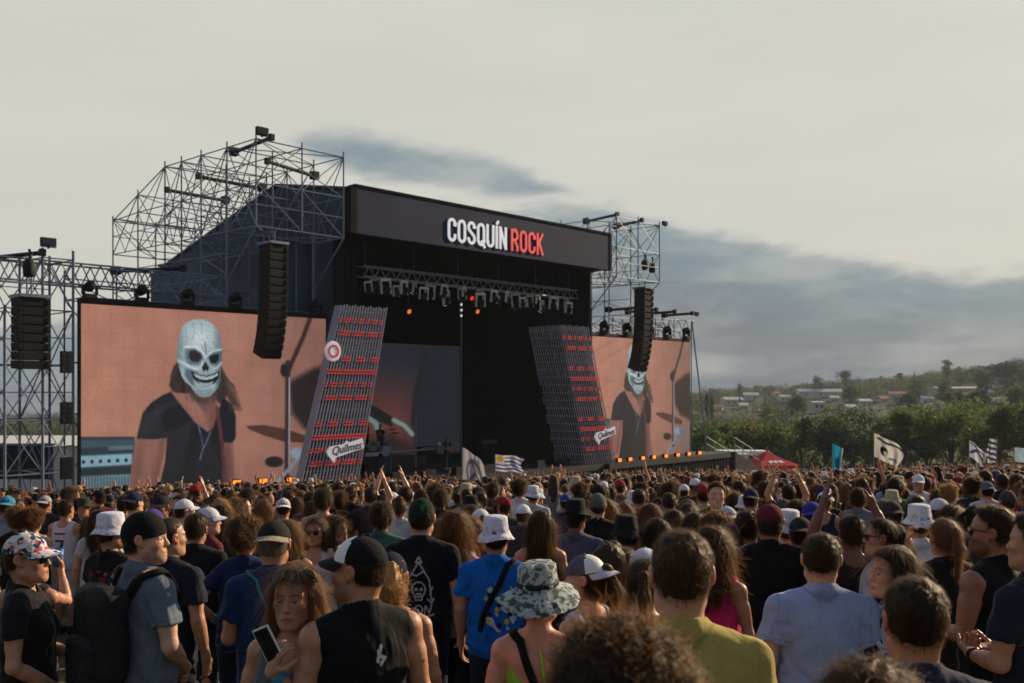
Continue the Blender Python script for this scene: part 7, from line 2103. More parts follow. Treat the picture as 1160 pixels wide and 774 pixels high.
for s in (-1, 1):
    pts = on_body(bpman, [(s*.10, -.16, 1.36), (s*.11, -.08, 1.46), (s*.12, .03, 1.47), (s*.13, .13, 1.36), (s*.142, .09, 1.27)], .008, 5, False)
    q = strap(None, pts, .05, (22, 22, 24), 'strap', .014, bp)
MB().tube([(-.155, -.21, 1.22), (-.160, -.28, 1.2)], .028, 10).build('side_mark', M['whitelamp'] if False else mat('teal_tag', lin(60, 140, 140), .6), bp)
MB().tube([(0, -.16, 1.43), (-.03, -.19, 1.48), (.03, -.21, 1.48), (0.05, -.2, 1.43)], .010, 6).build('handle', bagm, bp)
# phone in the hand of the woman turned round
S_, E, W, d, n, c = arm_points('f', -1, 'chin')
ph = thing_on(phonew, 'phone', 'dark phone in a pale case held up by the woman turned to the camera', 'phone', tuple(W+np.array(d)/np.linalg.norm(d)*.085+np.array((.035, .012, .035))))
b = MB(); b.box((-.037, -.005, -.075), (.037, .005, .075)); cs = b.build('case', M['white'], ph)
MB().box((-.033, .0055, -.069), (.033, .007, .069)).build('screen', M['glass_dark'], ph)
ph.rotation_euler = (R(-10), R(24), phonew.rotation_euler.z+R(-6))
# wristbands and watch: bands worn on the arm
def band(o, sex, side, pose, f, r_, w, color, name):
    S_, E, W, d, n, c = arm_points(sex, side, pose); p = E+(W-E)*f; a = (W-E)/np.linalg.norm(W-E)
    b = MB(); b.tube([p-a*w/2, p-a*w/4, p+a*w/4, p+a*w/2], [r_*.97, r_, r_, r_*.97], 14); return b.build(name, M['cloth'], o, True, color=lin(*color))
band(phonew, 'f', -1, 'chin', .90, .029, .03, (50, 150, 190), 'wristband'); band(armup, 'f', -1, 'hip', .92, .031, .035, (50, 160, 140), 'wristband')
wm = [o for o in bpy.data.objects if o.get('label', '').startswith('dark-haired man in a dark T-shirt with a watch')][0]
band(wm, 'm', -1, 'fwd', .92, .036, .028, (30, 30, 32), 'watch_strap'); band(wm, 'm', 1, 'fwd', .92, .036, .028, (30, 30, 32), 'watch_strap')
# blue cup held up behind the flower-patterned cap
cu = put(33, 612, 6.3, 0, 'person with a brown bun drinking from a blue cup behind the flower-patterned cap', sex='f', hair='bun', hairc='brown', top='tank', topc=(60, 56, 60), skin='tan', pose=('down', 'phone'), res='hi')
S_, E, W, d, n, c = arm_points('f', 1, 'phone'); 
cup = thing_on(cu, 'cup', 'big bright blue plastic cup held above the flower-patterned cap', 'cup', tuple(W+np.array((-.02, -.005, .08))))
MB().lathe([(0, -.07), (.034, -.07), (.048, .07), (.045, .07), (.032, -.066), (0, -.066)], 20).build('cup_wall', mat('blue_cup', lin(20, 110, 180), .35, trans=.15), cup, True)

# ------------------------------------------------------------------ performers on the stage
for px, v, lab, kw in ((507, 2.6, 'guitarist with a sunburst guitar standing on the stage behind the ghostly white flag', dict(topc=(40, 40, 44), pose=('fwd', 'fwd'), hair='long', hairc='dark')),
                       (431, 7.0, 'drummer seated-height figure in the shade behind the drum kit on stage', dict(topc=(70, 40, 40), pose=('fwd', 'fwd'), hair='short'))):
    u = inv(px, 520, v)[0]; p = S(u, v, DECK+.004 if v < 4 else DECK+.61)
    o = person(p, 180+math.degrees(TH)-20, lab.replace('seated-height figure ', ''), H=1.78, skin='light', **kw)
    if v < 4:
        gt = empty('guitar', p+Vector((0, 0, 1.08))+RV*-.22, TH+R(0), 'sunburst guitar held by the guitarist on stage', 'guitar')
        b = MB(); prof = []
        for i in range(28):
            t = 2*math.pi*i/28; rr_ = .17+.035*math.cos(2*t)+.012*math.sin(3*t); prof.append((rr_*1.25*math.cos(t), rr_*.95*math.sin(t)))
        b.prism(prof, -.03, .03); b.build('guitar_body', mat('sunburst', lin(150, 80, 30), .3, coat=.4, var=.3, scale=6), gt)
        b = MB(); b.box((-.03, -.035, -.02), (-.85, -.015, .025)) if False else b.box((-.85, -.045, -.025), (-.1, -.028, .025)); b.build('neck', M['bark'], gt)
        MB().box((-1.02, -.045, -.045), (-.85, -.025, .045)).build('headstock', M['white'], gt)
        gt.rotation_euler = (0, R(24), TH)

# ------------------------------------------------------------------ flags
def flag(px, py, Y, w, h, paint, label, lean=(0, 0), wave=1.0, droop=0.0, pole=True, flip=1, rot=0.0, group='flags waved over the crowd', seed=1):
    """(px, py): top of the staff; the cloth flies to the side away from it"""
    top = at(px, py, Y); base = Vector((top.x-lean[0], top.y-lean[1], gz(top.x, top.y)+1.9))
    t = empty('flag', base, 0, label, 'flag', group)
    d = (top-base); L = d.length; dn = d.normalized()
    rod('staff', (0, 0, 0), d*1.01, .016, t, 'steel_light')
    nx, nz = 46, 30; s, q = np.meshgrid(np.linspace(0, 1, nx), np.linspace(0, 1, nz), indexing='ij')
    r_ = np.random.default_rng(seed); a1, a2 = r_.uniform(0, 6.28, 2)
    X = flip*w*s*math.cos(rot); Zv = -h*q-droop*w*s**1.3+w*s*math.sin(rot)
    Yv = wave*.10*w*(np.sin(s*9+q*2+a1)*s+.5*np.sin(s*17-q*5+a2)*s)
    X = X*(1-.10*np.sin(q*5+a1)*s)-.0*q; Zv = Zv+.05*w*np.sin(s*8+a2)*s
    V = np.stack([X, Yv, Zv], -1).reshape(-1, 3)+np.array(d)[None]+(-np.array(dn)[None]*(q.reshape(-1, 1)*0))
    V[:, :2] -= np.outer(q.ravel()*h, np.array((dn.x, dn.y))/max(dn.z, .2))
    ii, jj = np.meshgrid(np.arange(nx-1), np.arange(nz-1), indexing='ij'); q0 = (ii*nz+jj).ravel()
    p = Paint(s, 1-q, (200, 200, 200)); paint(p)
    me = np_mesh('flag_cloth', V, np.stack([q0, q0+nz, q0+nz+1, q0+1], -1), None, [M['flagcloth']]); set_color(me, 'picture', p.out().reshape(-1, 3))
    link('flag_cloth', me, t)
    return t
def pt_ghost(p):
    p.c[:] = (176, 178, 188)
    p.ell(.45, .5, .3, .36, (84, 86, 98), .2); p.ell(.45, .5, .22, .28, (176, 178, 188), .2); p.line([(.2, .2), (.5, .55), (.8, .25)], .06, (70, 72, 84), .04); p.line([(.35, .8), (.6, .6)], .07, (80, 82, 92), .05)
def pt_sun(p):
    p.c[:] = (214, 214, 222)
    for k in range(4): p.poly([(-.1, .80-.222*k), (1.1, .80-.222*k), (1.1, .89-.222*k), (-.1, .89-.222*k)], (36, 52, 150), .01)
    p.poly([(-.1, .46), (.34, .46), (.34, 1.1), (-.1, 1.1)], (210, 208, 206), .01); p.ell(.17, .74, .12, .19, (206, 160, 50), .3)
def pt_cyan(p):
    p.c[:] = (40, 150, 185); p.ell(.5, .45, .22, .2, (24, 60, 100), .3); p.poly([(.8, -.1), (1.1, -.1), (1.1, 1.1), (.9, 1.1)], (200, 206, 214), .04)
def pt_bw(p):
    p.c[:] = (214, 214, 208); p.ell(.38, .42, .15, .2, (24, 24, 26), .1); p.ell(.44, .36, .07, .10, (208, 208, 200), .1); p.line([(.15, .85), (.5, .80), (.95, .86)], .09, (30, 30, 32), .05); p.line([(.6, .2), (.9, .3)], .06, (40, 40, 42), .05)
def pt_stripe1(p):
    p.c[:] = (206, 208, 214); p.line([(.1, .3), (.5, .7), (.9, .35)], .14, (50, 60, 96), .05); p.line([(.1, .9), (.9, .75)], .1, (60, 70, 106), .05)
def pt_stripe2(p):
    p.c[:] = (200, 202, 206)
    for k in range(5): p.line([(-.1, .05+.22*k), (1.1, .25+.22*k)], .10, (36, 40, 56), .04)
def pt_pale(p): p.c[:] = (170, 196, 214)
flag(524, 507, 30, .75, 1.25, pt_ghost, 'ghostly white flag with a dark emblem drooping before the stage', wave=1.8, droop=.75, seed=2)
flag(561, 515, 33, .95, .55, pt_sun, 'blue and white striped flag with a golden sun flying before the stage', wave=.8, droop=.12, seed=4)
flag(943, 503, 40, .42, 1.35, pt_cyan, 'narrow cyan flag hanging over the crowd beside the red canopy', wave=1.5, droop=.5, seed=5)
flag(990, 491, 42, 1.15, 1.0, pt_bw, 'white flag with black emblem slanting above the crowd before the trees', wave=1.0, droop=.55, seed=6)
flag(1098, 499, 46, .75, .75, pt_stripe1, 'slim white and blue flag slanting over the crowd', wave=1.2, droop=.9, seed=7)
flag(1129, 496, 46, .42, 1.15, pt_stripe2, 'dark and white striped flag hanging straight down', wave=1.2, droop=.15, flip=-1, seed=8)
flag(1149, 507, 48, 1.1, .7, pt_pale, 'pale blue flag at the frame edge over the crowd', wave=.6, droop=.05, seed=9)
# ------------------------------------------------------------------ terrain: the sloping field, the valley and the hills
def hill(x, y):
    """ground height far off"""
    near = -.085*y+.02*x
    a = x/np.maximum(y, 1)
    # ridge height by direction
    rid = np.interp(a, [-.9, -.5, -.2, .12, .20, .30, .40, .47, .52, .60, .9], [-34, -22, -16, -12, -8, -3, 3, 11, 17, 20, 22])
    ry = np.interp(a, [-.5, .2, .55], [650, 820, 760])
    base = -12.0+.02*np.clip(x, -100, 100)
    t = np.clip((y-140)/(ry-140), 0, 1); t = t*t*(3-2*t)
    back = np.clip((y-ry)/500, 0, 1)
    far = base*(1-t)+rid*t-back*back*60
    far = far+2.6*np.sin(x*.021+1)*np.sin(y*.017)*np.clip((y-160)/150, 0, 1)+1.2*np.sin(x*.06+y*.04)*np.clip((y-200)/150, 0, 1)
    b = np.clip((y-95)/60, 0, 1); b = b*b*(3-2*b)
    wide = np.clip((np.abs(x)-60)/120, 0, 1)
    near2 = -.085*y+.02*np.clip(x, -70, 70)
    return near2*(1-b)+far*b
def gy(x, y): return float(hill(np.array(float(x)), np.array(float(y))))
xs = np.concatenate([-np.geomspace(1200, 20, 60), np.linspace(-19, 19, 77), np.geomspace(20, 1200, 60)])
ys = np.concatenate([np.linspace(-70, 60, 200), np.geomspace(61, 1400, 150)])
Xg, Yg = np.meshgrid(xs, ys, indexing='ij')
Zg = hill(Xg, Yg)
nr = vnoise(Xg, Yg, 1.1, 5)*.012+vnoise(Xg, Yg, .4, 6)*.006
Zg = Zg+np.where(np.abs(Yg) < 60, nr, 0)
ii, jj = np.meshgrid(np.arange(len(xs)-1), np.arange(len(ys)-1), indexing='ij'); q0 = (ii*len(ys)+jj).ravel()
def ground_mat():
    m, nt, b = new_mat('trampled_grass')
    tc = nt.nodes.new('ShaderNodeTexCoord')
    def noise(s, d=6):
        n = nt.nodes.new('ShaderNodeTexNoise'); n.inputs['Scale'].default_value = s; n.inputs['Detail'].default_value = d
        nt.links.new(tc.outputs['Object'], n.inputs['Vector']); return n.outputs['Fac']
    cr = nt.nodes.new('ShaderNodeValToRGB'); e = cr.color_ramp.elements
    e[0].position = .3; e[0].color = (*lin(74, 66, 48), 1); e[1].position = .7; e[1].color = (*lin(126, 116, 82), 1)
    x = e.new(.5); x.color = (*lin(92, 90, 58), 1)
    nt.links.new(noise(1.7, 8), cr.inputs[0])
    c2 = nt.nodes.new('ShaderNodeValToRGB'); e = c2.color_ramp.elements
    e[0].position = .35; e[0].color = (.03, .045, .016, 1); e[1].position = .75; e[1].color = (.10, .105, .045, 1)
    nt.links.new(noise(.02, 8), c2.inputs[0])
    sp = nt.nodes.new('ShaderNodeSeparateXYZ'); nt.links.new(tc.outputs['Object'], sp.inputs[0])
    mr = nt.nodes.new('ShaderNodeMapRange'); mr.inputs['From Min'].default_value = 80; mr.inputs['From Max'].default_value = 140
    nt.links.new(sp.outputs[1], mr.inputs['Value'])
    mx = nt.nodes.new('ShaderNodeMix'); mx.data_type = 'RGBA'
    nt.links.new(mr.outputs['Result'], mx.inputs['Factor']); nt.links.new(cr.outputs[0], mx.inputs['A']); nt.links.new(c2.outputs[0], mx.inputs['B'])
    nt.links.new(mx.outputs['Result'], b.inputs['Base Color']); b.inputs['Roughness'].default_value = .95; b.inputs['Specular IOR Level'].default_value = .15
    bp = nt.nodes.new('ShaderNodeBump'); bp.inputs['Strength'].default_value = .6; bp.inputs['Distance'].default_value = .04
    nt.links.new(noise(22, 5), bp.inputs['Height']); nt.links.new(bp.outputs[0], b.inputs['Normal'])
    return m
me = np_mesh('ground', np.stack([Xg, Yg, Zg], -1).reshape(-1, 3), np.stack([q0, q0+len(ys), q0+len(ys)+1, q0+1], -1), None, [ground_mat()])
tag(link('ground', me), 'trampled dry field falling to the stage, wooded hills beyond', 'ground', kind='structure')
# tufts of dry grass in the gaps between people near the camera
r = np.random.default_rng(3); n = 15000
gx = r.uniform(-7, 7, n); gyv = r.uniform(1, 13, n); gzv = gz(gx, gyv)-.01
a = r.uniform(0, 6.28, n); L_ = r.uniform(.02, .07, n); w = .006
dx, dy = np.cos(a)*w, np.sin(a)*w; lx, ly = r.normal(0, .025, (2, n))
V = np.stack([np.stack([gx-dx, gyv-dy, gzv], -1), np.stack([gx+dx, gyv+dy, gzv], -1), np.stack([gx+lx, gyv+ly, gzv+L_], -1)], 1).reshape(-1, 3)
me = np_mesh('grass', V, None, np.arange(3*n).reshape(-1, 3), [leaf_mat('dry_grass', lin(96, 92, 54), lin(160, 144, 96), .3)], False)
set_color(me, 'tone', np.repeat(r.random((n, 1))*np.ones((1, 3)), 3, 0))
tag(link('grass', me), 'short dry grass on the trampled field', 'grass', kind='stuff')

# ------------------------------------------------------------------ trees: trunk, limbs and a crown of leaf faces in clumps
def leaf_cloud(r, centres, radii, n, size, droop=0.0):
    """n leaf quads scattered in clumps"""
    centres = np.array(centres); radii = np.array(radii)
    pr = (radii.prod(1))**.66; k = r.choice(len(centres), n, p=pr/pr.sum())
    d = r.normal(size=(n, 3)); d /= np.linalg.norm(d, axis=1)[:, None]
    rad = r.random(n)**.45
    p = centres[k]+d*radii[k]*rad[:, None]
    nn = d*.6+r.normal(size=(n, 3))*.6; nn /= np.linalg.norm(nn, axis=1)[:, None]
    t = np.cross(nn, r.normal(size=(n, 3))); t /= np.linalg.norm(t, axis=1)[:, None]; b = np.cross(nn, t)
    s = size*r.uniform(.5, 1.3, n)[:, None]
    t = t*s; b = b*s*.6
    V = np.stack([p-t*.5, p+b*.5, p+t*.5, p-b*.5], 1).reshape(-1, 3)
    F = np.arange(4*n).reshape(-1, 4)
    tone = np.clip(r.normal(.5, .22, n)+r.normal(0, .26, len(centres))[k], 0, 1)
    return V, F, np.repeat(tone, 4)
def crown_mesh(r, kind, h, w):
    C_, Rd = [], []
    if kind == 'round':
        for _ in range(13):
            a = r.uniform(0, 6.28); q = r.random()**.6*w*.36; z = h*r.uniform(.42, .84); C_.append((q*math.cos(a), q*math.sin(a), z)); Rd.append(np.array((w*.23, w*.23, h*.13))*r.uniform(.7, 1.3))
        C_.append((0, 0, h*.85)); Rd.append((w*.2, w*.2, h*.13)); C_.append((0, 0, h*.6)); Rd.append((w*.34, w*.34, h*.22))
        for _ in range(5):
            a = r.uniform(0, 6.28); q = w*r.uniform(.2, .42); C_.append((q*math.cos(a), q*math.sin(a), h*r.uniform(.14, .34))); Rd.append(np.array((w*.16, w*.16, h*.12)))
    elif kind == 'airy':
        for _ in range(18):
            a = r.uniform(0, 6.28); q = r.random()**.5*w*.42; z = h*r.uniform(.3, .95); C_.append((q*math.cos(a)*(1.2-z/h), q*math.sin(a)*(1.2-z/h), z)); Rd.append(np.array((w*.15, w*.15, h*.085))*r.uniform(.6, 1.3))
    elif kind == 'conifer':
        for i in range(14):
            f = i/13; z = h*(.12+.86*f); q = w*.46*(1-f)**.9
            for _ in range(max(1, int(5*(1-f)))):
                a = r.uniform(0, 6.28); C_.append((q*.6*math.cos(a), q*.6*math.sin(a), z-.03*h)); Rd.append((q*.6+.1, q*.6+.1, h*.04))
    elif kind == 'column':
        for i in range(10):
            f = i/9; z = h*(.1+.84*f); q = w*.4*math.sin(math.pi*min(1, .25+.72*(1-f)))**.7; C_.append((r.normal()*.05*w, r.normal()*.05*w, z)); Rd.append((q, q, h*.09))
    elif kind == 'tall':
        for _ in range(11):
            a = r.uniform(0, 6.28); z = h*r.uniform(.48, .98); q = w*.30*r.random(); C_.append((q*math.cos(a), q*math.sin(a), z)); Rd.append(np.array((w*.20, w*.20, h*.07))*r.uniform(.7, 1.3))
    return C_, Rd
def tree(name, loc, h, w, kind, label, leafm, n, size, seed, cat='tree', group=None):
    r = np.random.default_rng(seed)
    t = empty(name, loc, r.uniform(0, 6.28), label, cat, group)
    C_, Rd = crown_mesh(r, kind, h, w)
    b = MB(); tr = h*.022+.05
    top = h*(.5 if kind in ('round', 'airy') else .9)
    b.tube([(0, 0, -.5), (0, 0, 0), (r.normal()*.1, r.normal()*.1, top*.5), (r.normal()*.15, r.normal()*.15, top)], [tr*1.4, tr*1.15, tr*.8, tr*.4], 8)
    if kind in ('round', 'airy', 'tall'):
        for c in C_[:9]:
            z0 = h*r.uniform(.15, .4); b.tube([(0, 0, z0), (c[0]*.5, c[1]*.5, (z0+c[2])/2+.1), c], [tr*.55, tr*.35, tr*.12], 6, False)
    b.build('trunk', M['bark'], t)
    V, F, tone = leaf_cloud(r, C_, Rd, n, size)
    me = np_mesh('crown', V, F, None, [M[leafm]], False); set_color(me, 'tone', np.repeat(tone[:, None], 3, 1))
    link('crown', me, t)
    return t
# the row of trees beyond the crowd (photo column, height of the top, distance)
row = [(800, 478, 112, 6.5, 'round', 'leaf', 'bright bushy tree right behind the far end of the stage'), (826, 480, 118, 5, 'airy', 'leaf', 'loose light green tree behind the white van'), (850, 476, 122, 6, 'round', 'leaf_olive', 'olive bushy tree behind the white van and red canopy'),
       (880, 474, 118, 7, 'round', 'leaf', 'wide green tree behind the red canopy'), (908, 470, 124, 6, 'airy', 'leaf_olive', 'yellowish airy tree between the red canopy and the cyan flag'), (936, 466, 118, 6.5, 'round', 'leaf_dark', 'dark tree right behind the cyan flag'),
       (966, 456, 120, 9.5, 'round', 'leaf_dark', 'tallest dark tree of the row, left of the black and white flag'), (1000, 474, 126, 6, 'airy', 'leaf_olive', 'thin olive tree behind the black and white flag'), (1024, 462, 118, 7, 'airy', 'leaf', 'fresh green tree just past the black and white flag'),
       (1050, 452, 122, 9, 'round', 'leaf', 'broad green tree between the flags'), (1078, 458, 116, 8, 'airy', 'leaf_olive', 'tree with yellow-green sprays left of the slim flag'), (1104, 446, 122, 9, 'round', 'leaf', 'high leafy tree behind the slim white and blue flag'),
       (1132, 458, 114, 7, 'airy', 'leaf_olive', 'olive tree behind the dark striped flag'), (1158, 450, 118, 8.5, 'round', 'leaf', 'green tree at the frame edge above the pale flag'), (1190, 452, 120, 8, 'round', 'leaf_olive', 'olive tree just outside the pale flag'),
       (760, 474, 124, 7, 'round', 'leaf_olive', 'olive tree hidden behind the far skull screen')]
for k, (px, py, Y, w, kind, lm, lab) in enumerate(row):
    x = (px-580)/FP*Y; base = gy(x, Y); h = HC-(py-440)/FP*Y-base
    tree('broadleaf_tree', (x, Y, base-.1), h, w*1.15, kind, lab, lm, 3600 if kind == 'round' else 2600, .42, 100+k, group='row of trees behind the crowd')
# bushes that close the row near the ground
Cs, Rs_ = [], []
r = np.random.default_rng(77)
for i in range(130):
    x = r.uniform(16, 72); y = r.uniform(100, 112); q = r.uniform(.8, 1.7); Cs.append((x, y, gy(x, y)+q*.6)); Rs_.append((q*1.3, q, q*r.uniform(.8, 1.4)))
V, F, tone = leaf_cloud(r, Cs, Rs_, 22000, .38)
me = np_mesh('undergrowth', V, F, None, [M['leaf_dark']], False); set_color(me, 'tone', np.repeat(tone[:, None], 3, 1)); tag(link('undergrowth', me), 'dark thicket of bushes under the row of trees', 'bushes', kind='stuff')
def sight(px, py, y0=130):
    """distance at which the sight line through a photo point meets the ground"""
    y = y0
    while y < 1100:
        if gy((px-580)/FP*y, y) >= HC-(py-440)/FP*y: return y
        y += 4
    return None
# marked trees on the hillside
for k, (px, py, pb, Y, wpx, kind, lm, lab, n) in enumerate(((1036, 419, 455, 420, 24, 'conifer', 'leaf_dark', 'dark conifer standing alone on the hillside above the flags', 2600), (1074, 407, 446, 430, 20, 'tall', 'leaf_olive', 'tall thin tree rising from the hilltop near the long white roof', 1500),
        (801, 446, 486, 300, 7, 'column', 'leaf_dark', 'nearer slim cypress beside the far end of the stage', 1400), (806, 447, 486, 305, 7, 'column', 'leaf_dark', 'second slim cypress of the pair by the stage end', 1400), (867, 450, 486, 260, 26, 'conifer', 'leaf_dark', 'broad dark pointed tree in the valley left of the white house', 2400),
        (904, 446, 474, 330, 28, 'round', 'leaf_olive', 'olive round tree below the white-roofed house', 2600), (958, 418, 446, 500, 20, 'round', 'leaf_dark', 'dark round tree on the ridge above the white-roofed house', 1800), (964, 436, 462, 420, 24, 'round', 'leaf_dark', 'brownish dark tree right of the white-roofed house', 1800),
        (1140, 408, 440, 520, 44, 'round', 'leaf_dark', 'big dark tree group leader on the right hilltop', 2400), (1112, 420, 446, 480, 26, 'round', 'leaf_dark', 'dark rounded tree on the hilltop past the tall thin tree', 1800), (838, 430, 450, 560, 9, 'tall', 'leaf_dark', 'tiny spiky tree on the skyline above the van', 800), (925, 424, 442, 560, 18, 'round', 'leaf_dark', 'dark rounded tree on the skyline above the red canopy', 1500))):
    Y = sight(px, pb) or Y; x = (px-580)/FP*Y; base = gy(x, Y); top = HC-(py-440)/FP*Y
    h = max(top-base, 3.5); w = wpx/FP*Y
    tree('conifer_tree' if kind == 'conifer' else 'cypress_tree' if kind == 'column' else 'hill_tree', (x, Y, base-.1), h, w, kind, lab.replace('group leader ', ''), lm, n, max(.5, w*.08), 300+k, group='trees marked out on the hillside')
# ------------------------------------------------------------------ houses on the hill
HOUSES = []
def house(px, py, Y, wpx, hpx, dep, label, roofm='tile_roof', wallm='plaster', nwin=3, rot=0.0, pitch=.18, lift=0.0):
    Y = sight(px, py+hpx) or Y; x = (px-580)/FP*Y; w = wpx/FP*Y; g = gy(x, Y)-1
    hh = max(hpx/FP*Y, 1.5); z0 = g; zt = g+1+hh
    HOUSES.append((px, wpx, py, py+hpx, Y))
    t = empty('hill_house', (x, Y, z0), rot, label, 'house', 'houses on the hillside')
    H_ = zt-z0
    MB().box((-w/2, 0, 0), (w/2, dep, H_)).build('wall', M[wallm], t)
    b = MB(); o = .35
    b.add([(-w/2-o, -o, H_+.004), (w/2+o, -o, H_+.004), (w/2+o, dep+o, H_+.004), (-w/2-o, dep+o, H_+.004), (-w/2-o, dep/2, H_+dep*pitch), (w/2+o, dep/2, H_+dep*pitch)],
          [(3, 2, 1, 0), (0, 1, 5, 4), (2, 3, 4, 5), (1, 2, 5), (3, 0, 4)])
    b.build('roof', M[roofm], t)
    for k in range(nwin):
        xx = -w/2+w*(k+.5)/nwin
        f = MB().box((xx-.55, -.06, H_-2.1), (xx+.55, -.004, H_-.8)).build('window', M['white'], t)
        MB().box((xx-.47, -.075, H_-2.02), (xx+.47, -.063, H_-.88)).build('pane', M['window'], f)
    return t
house(930, 444, 470, 48, 7, 9, 'long low house with a bright white roof on the hillside', rot=R(-6))
house(928, 456, 400, 13, 12, 6, 'small white cube house below the long white roof', rot=R(10), nwin=2, pitch=.05)
house(832, 453, 430, 22, 7, 8, 'pale house half hidden in the hillside trees above the white van', rot=R(8))
house(851, 448, 500, 16, 6, 8, 'small bright roof house higher up behind the pale house', rot=R(-12), nwin=2)
house(1093, 440, 470, 62, 3.5, 10, 'very long low building with a white roof line right of the conifer', rot=R(3), nwin=6, pitch=.07)
house(876, 434, 620, 24, 4, 8, 'distant house with a dull roof near the skyline', 'rust_roof', rot=R(14), nwin=2)
house(890, 450, 450, 12, 5, 7, 'tiny white house left of the long white roof', rot=R(-8), nwin=2)
house(982, 455, 400, 14, 6, 6, 'small pale house half sunk in bushes right of the cube house', rot=R(12), nwin=2)
house(1018, 447, 460, 20, 4, 7, 'house with a clay roof left of the dark conifer', 'rust_roof', rot=R(-4), nwin=2)

for k, (px, py, wp, hp) in enumerate(((812, 462, 12, 4), (843, 460, 9, 4), (868, 440, 10, 3), (905, 437, 11, 3), (946, 452, 9, 4), (966, 462, 10, 4), (1003, 452, 9, 3), (1052, 452, 12, 4), (1120, 446, 12, 3))):
    house(px, py, 420, wp, hp, 7, ('small pale house low in the valley beside the stage end', 'tiny pale house between the white van and the ridge', 'tiny roof just under the skyline above the red canopy', 'small distant roof near the skyline above the cyan flag', 'tiny pale house right of the small cube house', 'little house low on the slope above the black and white flag', 'tiny house left of the clay roof by the conifer', 'small low house below the very long low building', 'small house at the far end of the hill above the striped flags')[k], 'tile_roof' if k % 3 else 'rust_roof', rot=R(-15+k*9 % 30), nwin=2)
# single trees that stand out of the woods
r = np.random.default_rng(91); n = 0
while n < 56:
    px = r.uniform(792, 1168); py = r.uniform(430, 470); Y = sight(px, py)
    if Y is None or Y < 190: continue
    if any(abs(px-hx) < hw/2+9 and hY > Y-10 and hb > py-16 for hx, hw, ht, hb, hY in HOUSES): continue
    x = (px-580)/FP*Y; h = r.uniform(5, 10)
    tree('hill_tree', (x, Y, gy(x, Y)-.2), h, h*r.uniform(.7, 1.2), ('round', 'airy', 'round', 'conifer', 'tall')[n % 5], ('rounded tree scattered among the hazy hillside woods', 'airy tree scattered among the hazy hillside woods', 'rounded tree scattered among the hazy hillside woods', 'pointed tree scattered among the hazy hillside woods', 'slender tree scattered among the hazy hillside woods')[n % 5], ('leaf_dark', 'leaf_olive', 'leaf_dark')[n % 3], 700, .75, 500+n, group=('rounded trees scattered over the hills', 'airy trees scattered over the hills', 'rounded trees scattered over the hills', 'pointed trees scattered over the hills', 'slender trees scattered over the hills')[n % 5])
    n += 1
# the far woods as one mass
Cs, Rs_, n = [], [], 0
r = np.random.default_rng(21)
while len(Cs) < 2600:
    a = r.uniform(.14, .62) if r.random() < .8 else r.uniform(-.62, -.38)
    y = 150+680*r.random()**.8; x = a*y
    if vnoise(np.array(x), np.array(y), 90, 12) < -.30 and y < 600: continue
    px_ = a*FP+580; q = r.uniform(1.6, 3.6)*(1+.35*(y > 500)); z = gy(x, y)
    tp = 440-(z+2.2*q-HC)/y*FP
    if any(abs(px_-hx) < hw/2+q*1.4/y*FP and y < hY+14 and tp < hb-1 for hx, hw, ht, hb, hY in HOUSES):
        q = .8; tp = 440-(z+2.2*q-HC)/y*FP
        if any(abs(px_-hx) < hw/2+q*1.4/y*FP and y < hY+10 and tp < ht+(hb-ht)*.55 for hx, hw, ht, hb, hY in HOUSES): continue
    Cs.append((x, y, z+q*.8)); Rs_.append((q*1.25, q*1.25, q*r.uniform(.8, 1.15)))
V, F, tone = leaf_cloud(r, Cs, Rs_, 260000, 1.0)
me = np_mesh('woodland', V, F, None, [M['leaf_olive'], M['leaf_dark']], False)
mi = (vnoise(V[::4, 0], V[::4, 1], 14, 33) > -.08).astype(np.int32); me.polygons.foreach_set('material_index', mi); set_color(me, 'tone', np.repeat(tone[:, None], 3, 1)); tag(link('woodland', me), 'hazy woods covering the hillsides beyond the valley', 'woods', kind='stuff')

# ------------------------------------------------------------------ at the edge of the crowd: canopy, van, fences, marquee
def wheel(parent, p, r_, ax='x'):
    b = MB(); b.lathe([(r_*.55, -.1), (r_*.95, -.11), (r_, -.05), (r_, .05), (r_*.95, .11), (r_*.55, .1)], 20); ty = b.build('wheel', M['plastic'], parent, True)
    ty.location = p; ty.rotation_euler = (R(90), 0, 0)
    MB().lathe([(0, -.06), (r_*.5, -.09), (r_*.56, -.08), (r_*.56, .08), (r_*.5, .09), (0, .06)], 16).build('rim', M['steel_light'], ty, True)
Yv = 88; x = (848-580)/FP*Yv; g = gy(x, Yv)
zt = HC-(510-440)/FP*Yv
van = empty('white_van', (x, Yv, g), R(4), 'white van parked behind the red canopy', 'van')
H_ = 2.55
b = MB(); prof = [(-2.9, .45), (2.7, .45), (2.9, .6), (2.88, 1.25), (2.55, 1.4), (1.9, 2.3), (1.6, 2.5), (-2.7, H_), (-2.9, 2.4)]
b.prism(prof, -1.0, 1.0); body = b.build('body', M['white'], van)
for (x0, x1, z0, z1) in ((-2.5, -1.2, 1.45, 2.15), (-1.1, .3, 1.45, 2.15), (.4, 1.75, 1.42, 2.12)):
    MB().box((x0, -1.02, z0), (x1, -1.004, z1)).build('window', M['window'], van)
MB().add([(2.52, -.9, 1.44), (2.52, .9, 1.44), (1.93, .85, 2.28), (1.93, -.85, 2.28)], [(0, 1, 2, 3)]).build('windscreen', M['window'], van).location = (.03, 0, .02)
for sx in (-1.9, 1.9):
    for sy in (-.92, .92): wheel(van, (sx, sy, .36), .36)
for sy in (-.7, .7): MB().box((2.89, sy-.16, .78), (2.93, sy+.16, 1.0)).build('headlight', M['steel_light'], van)
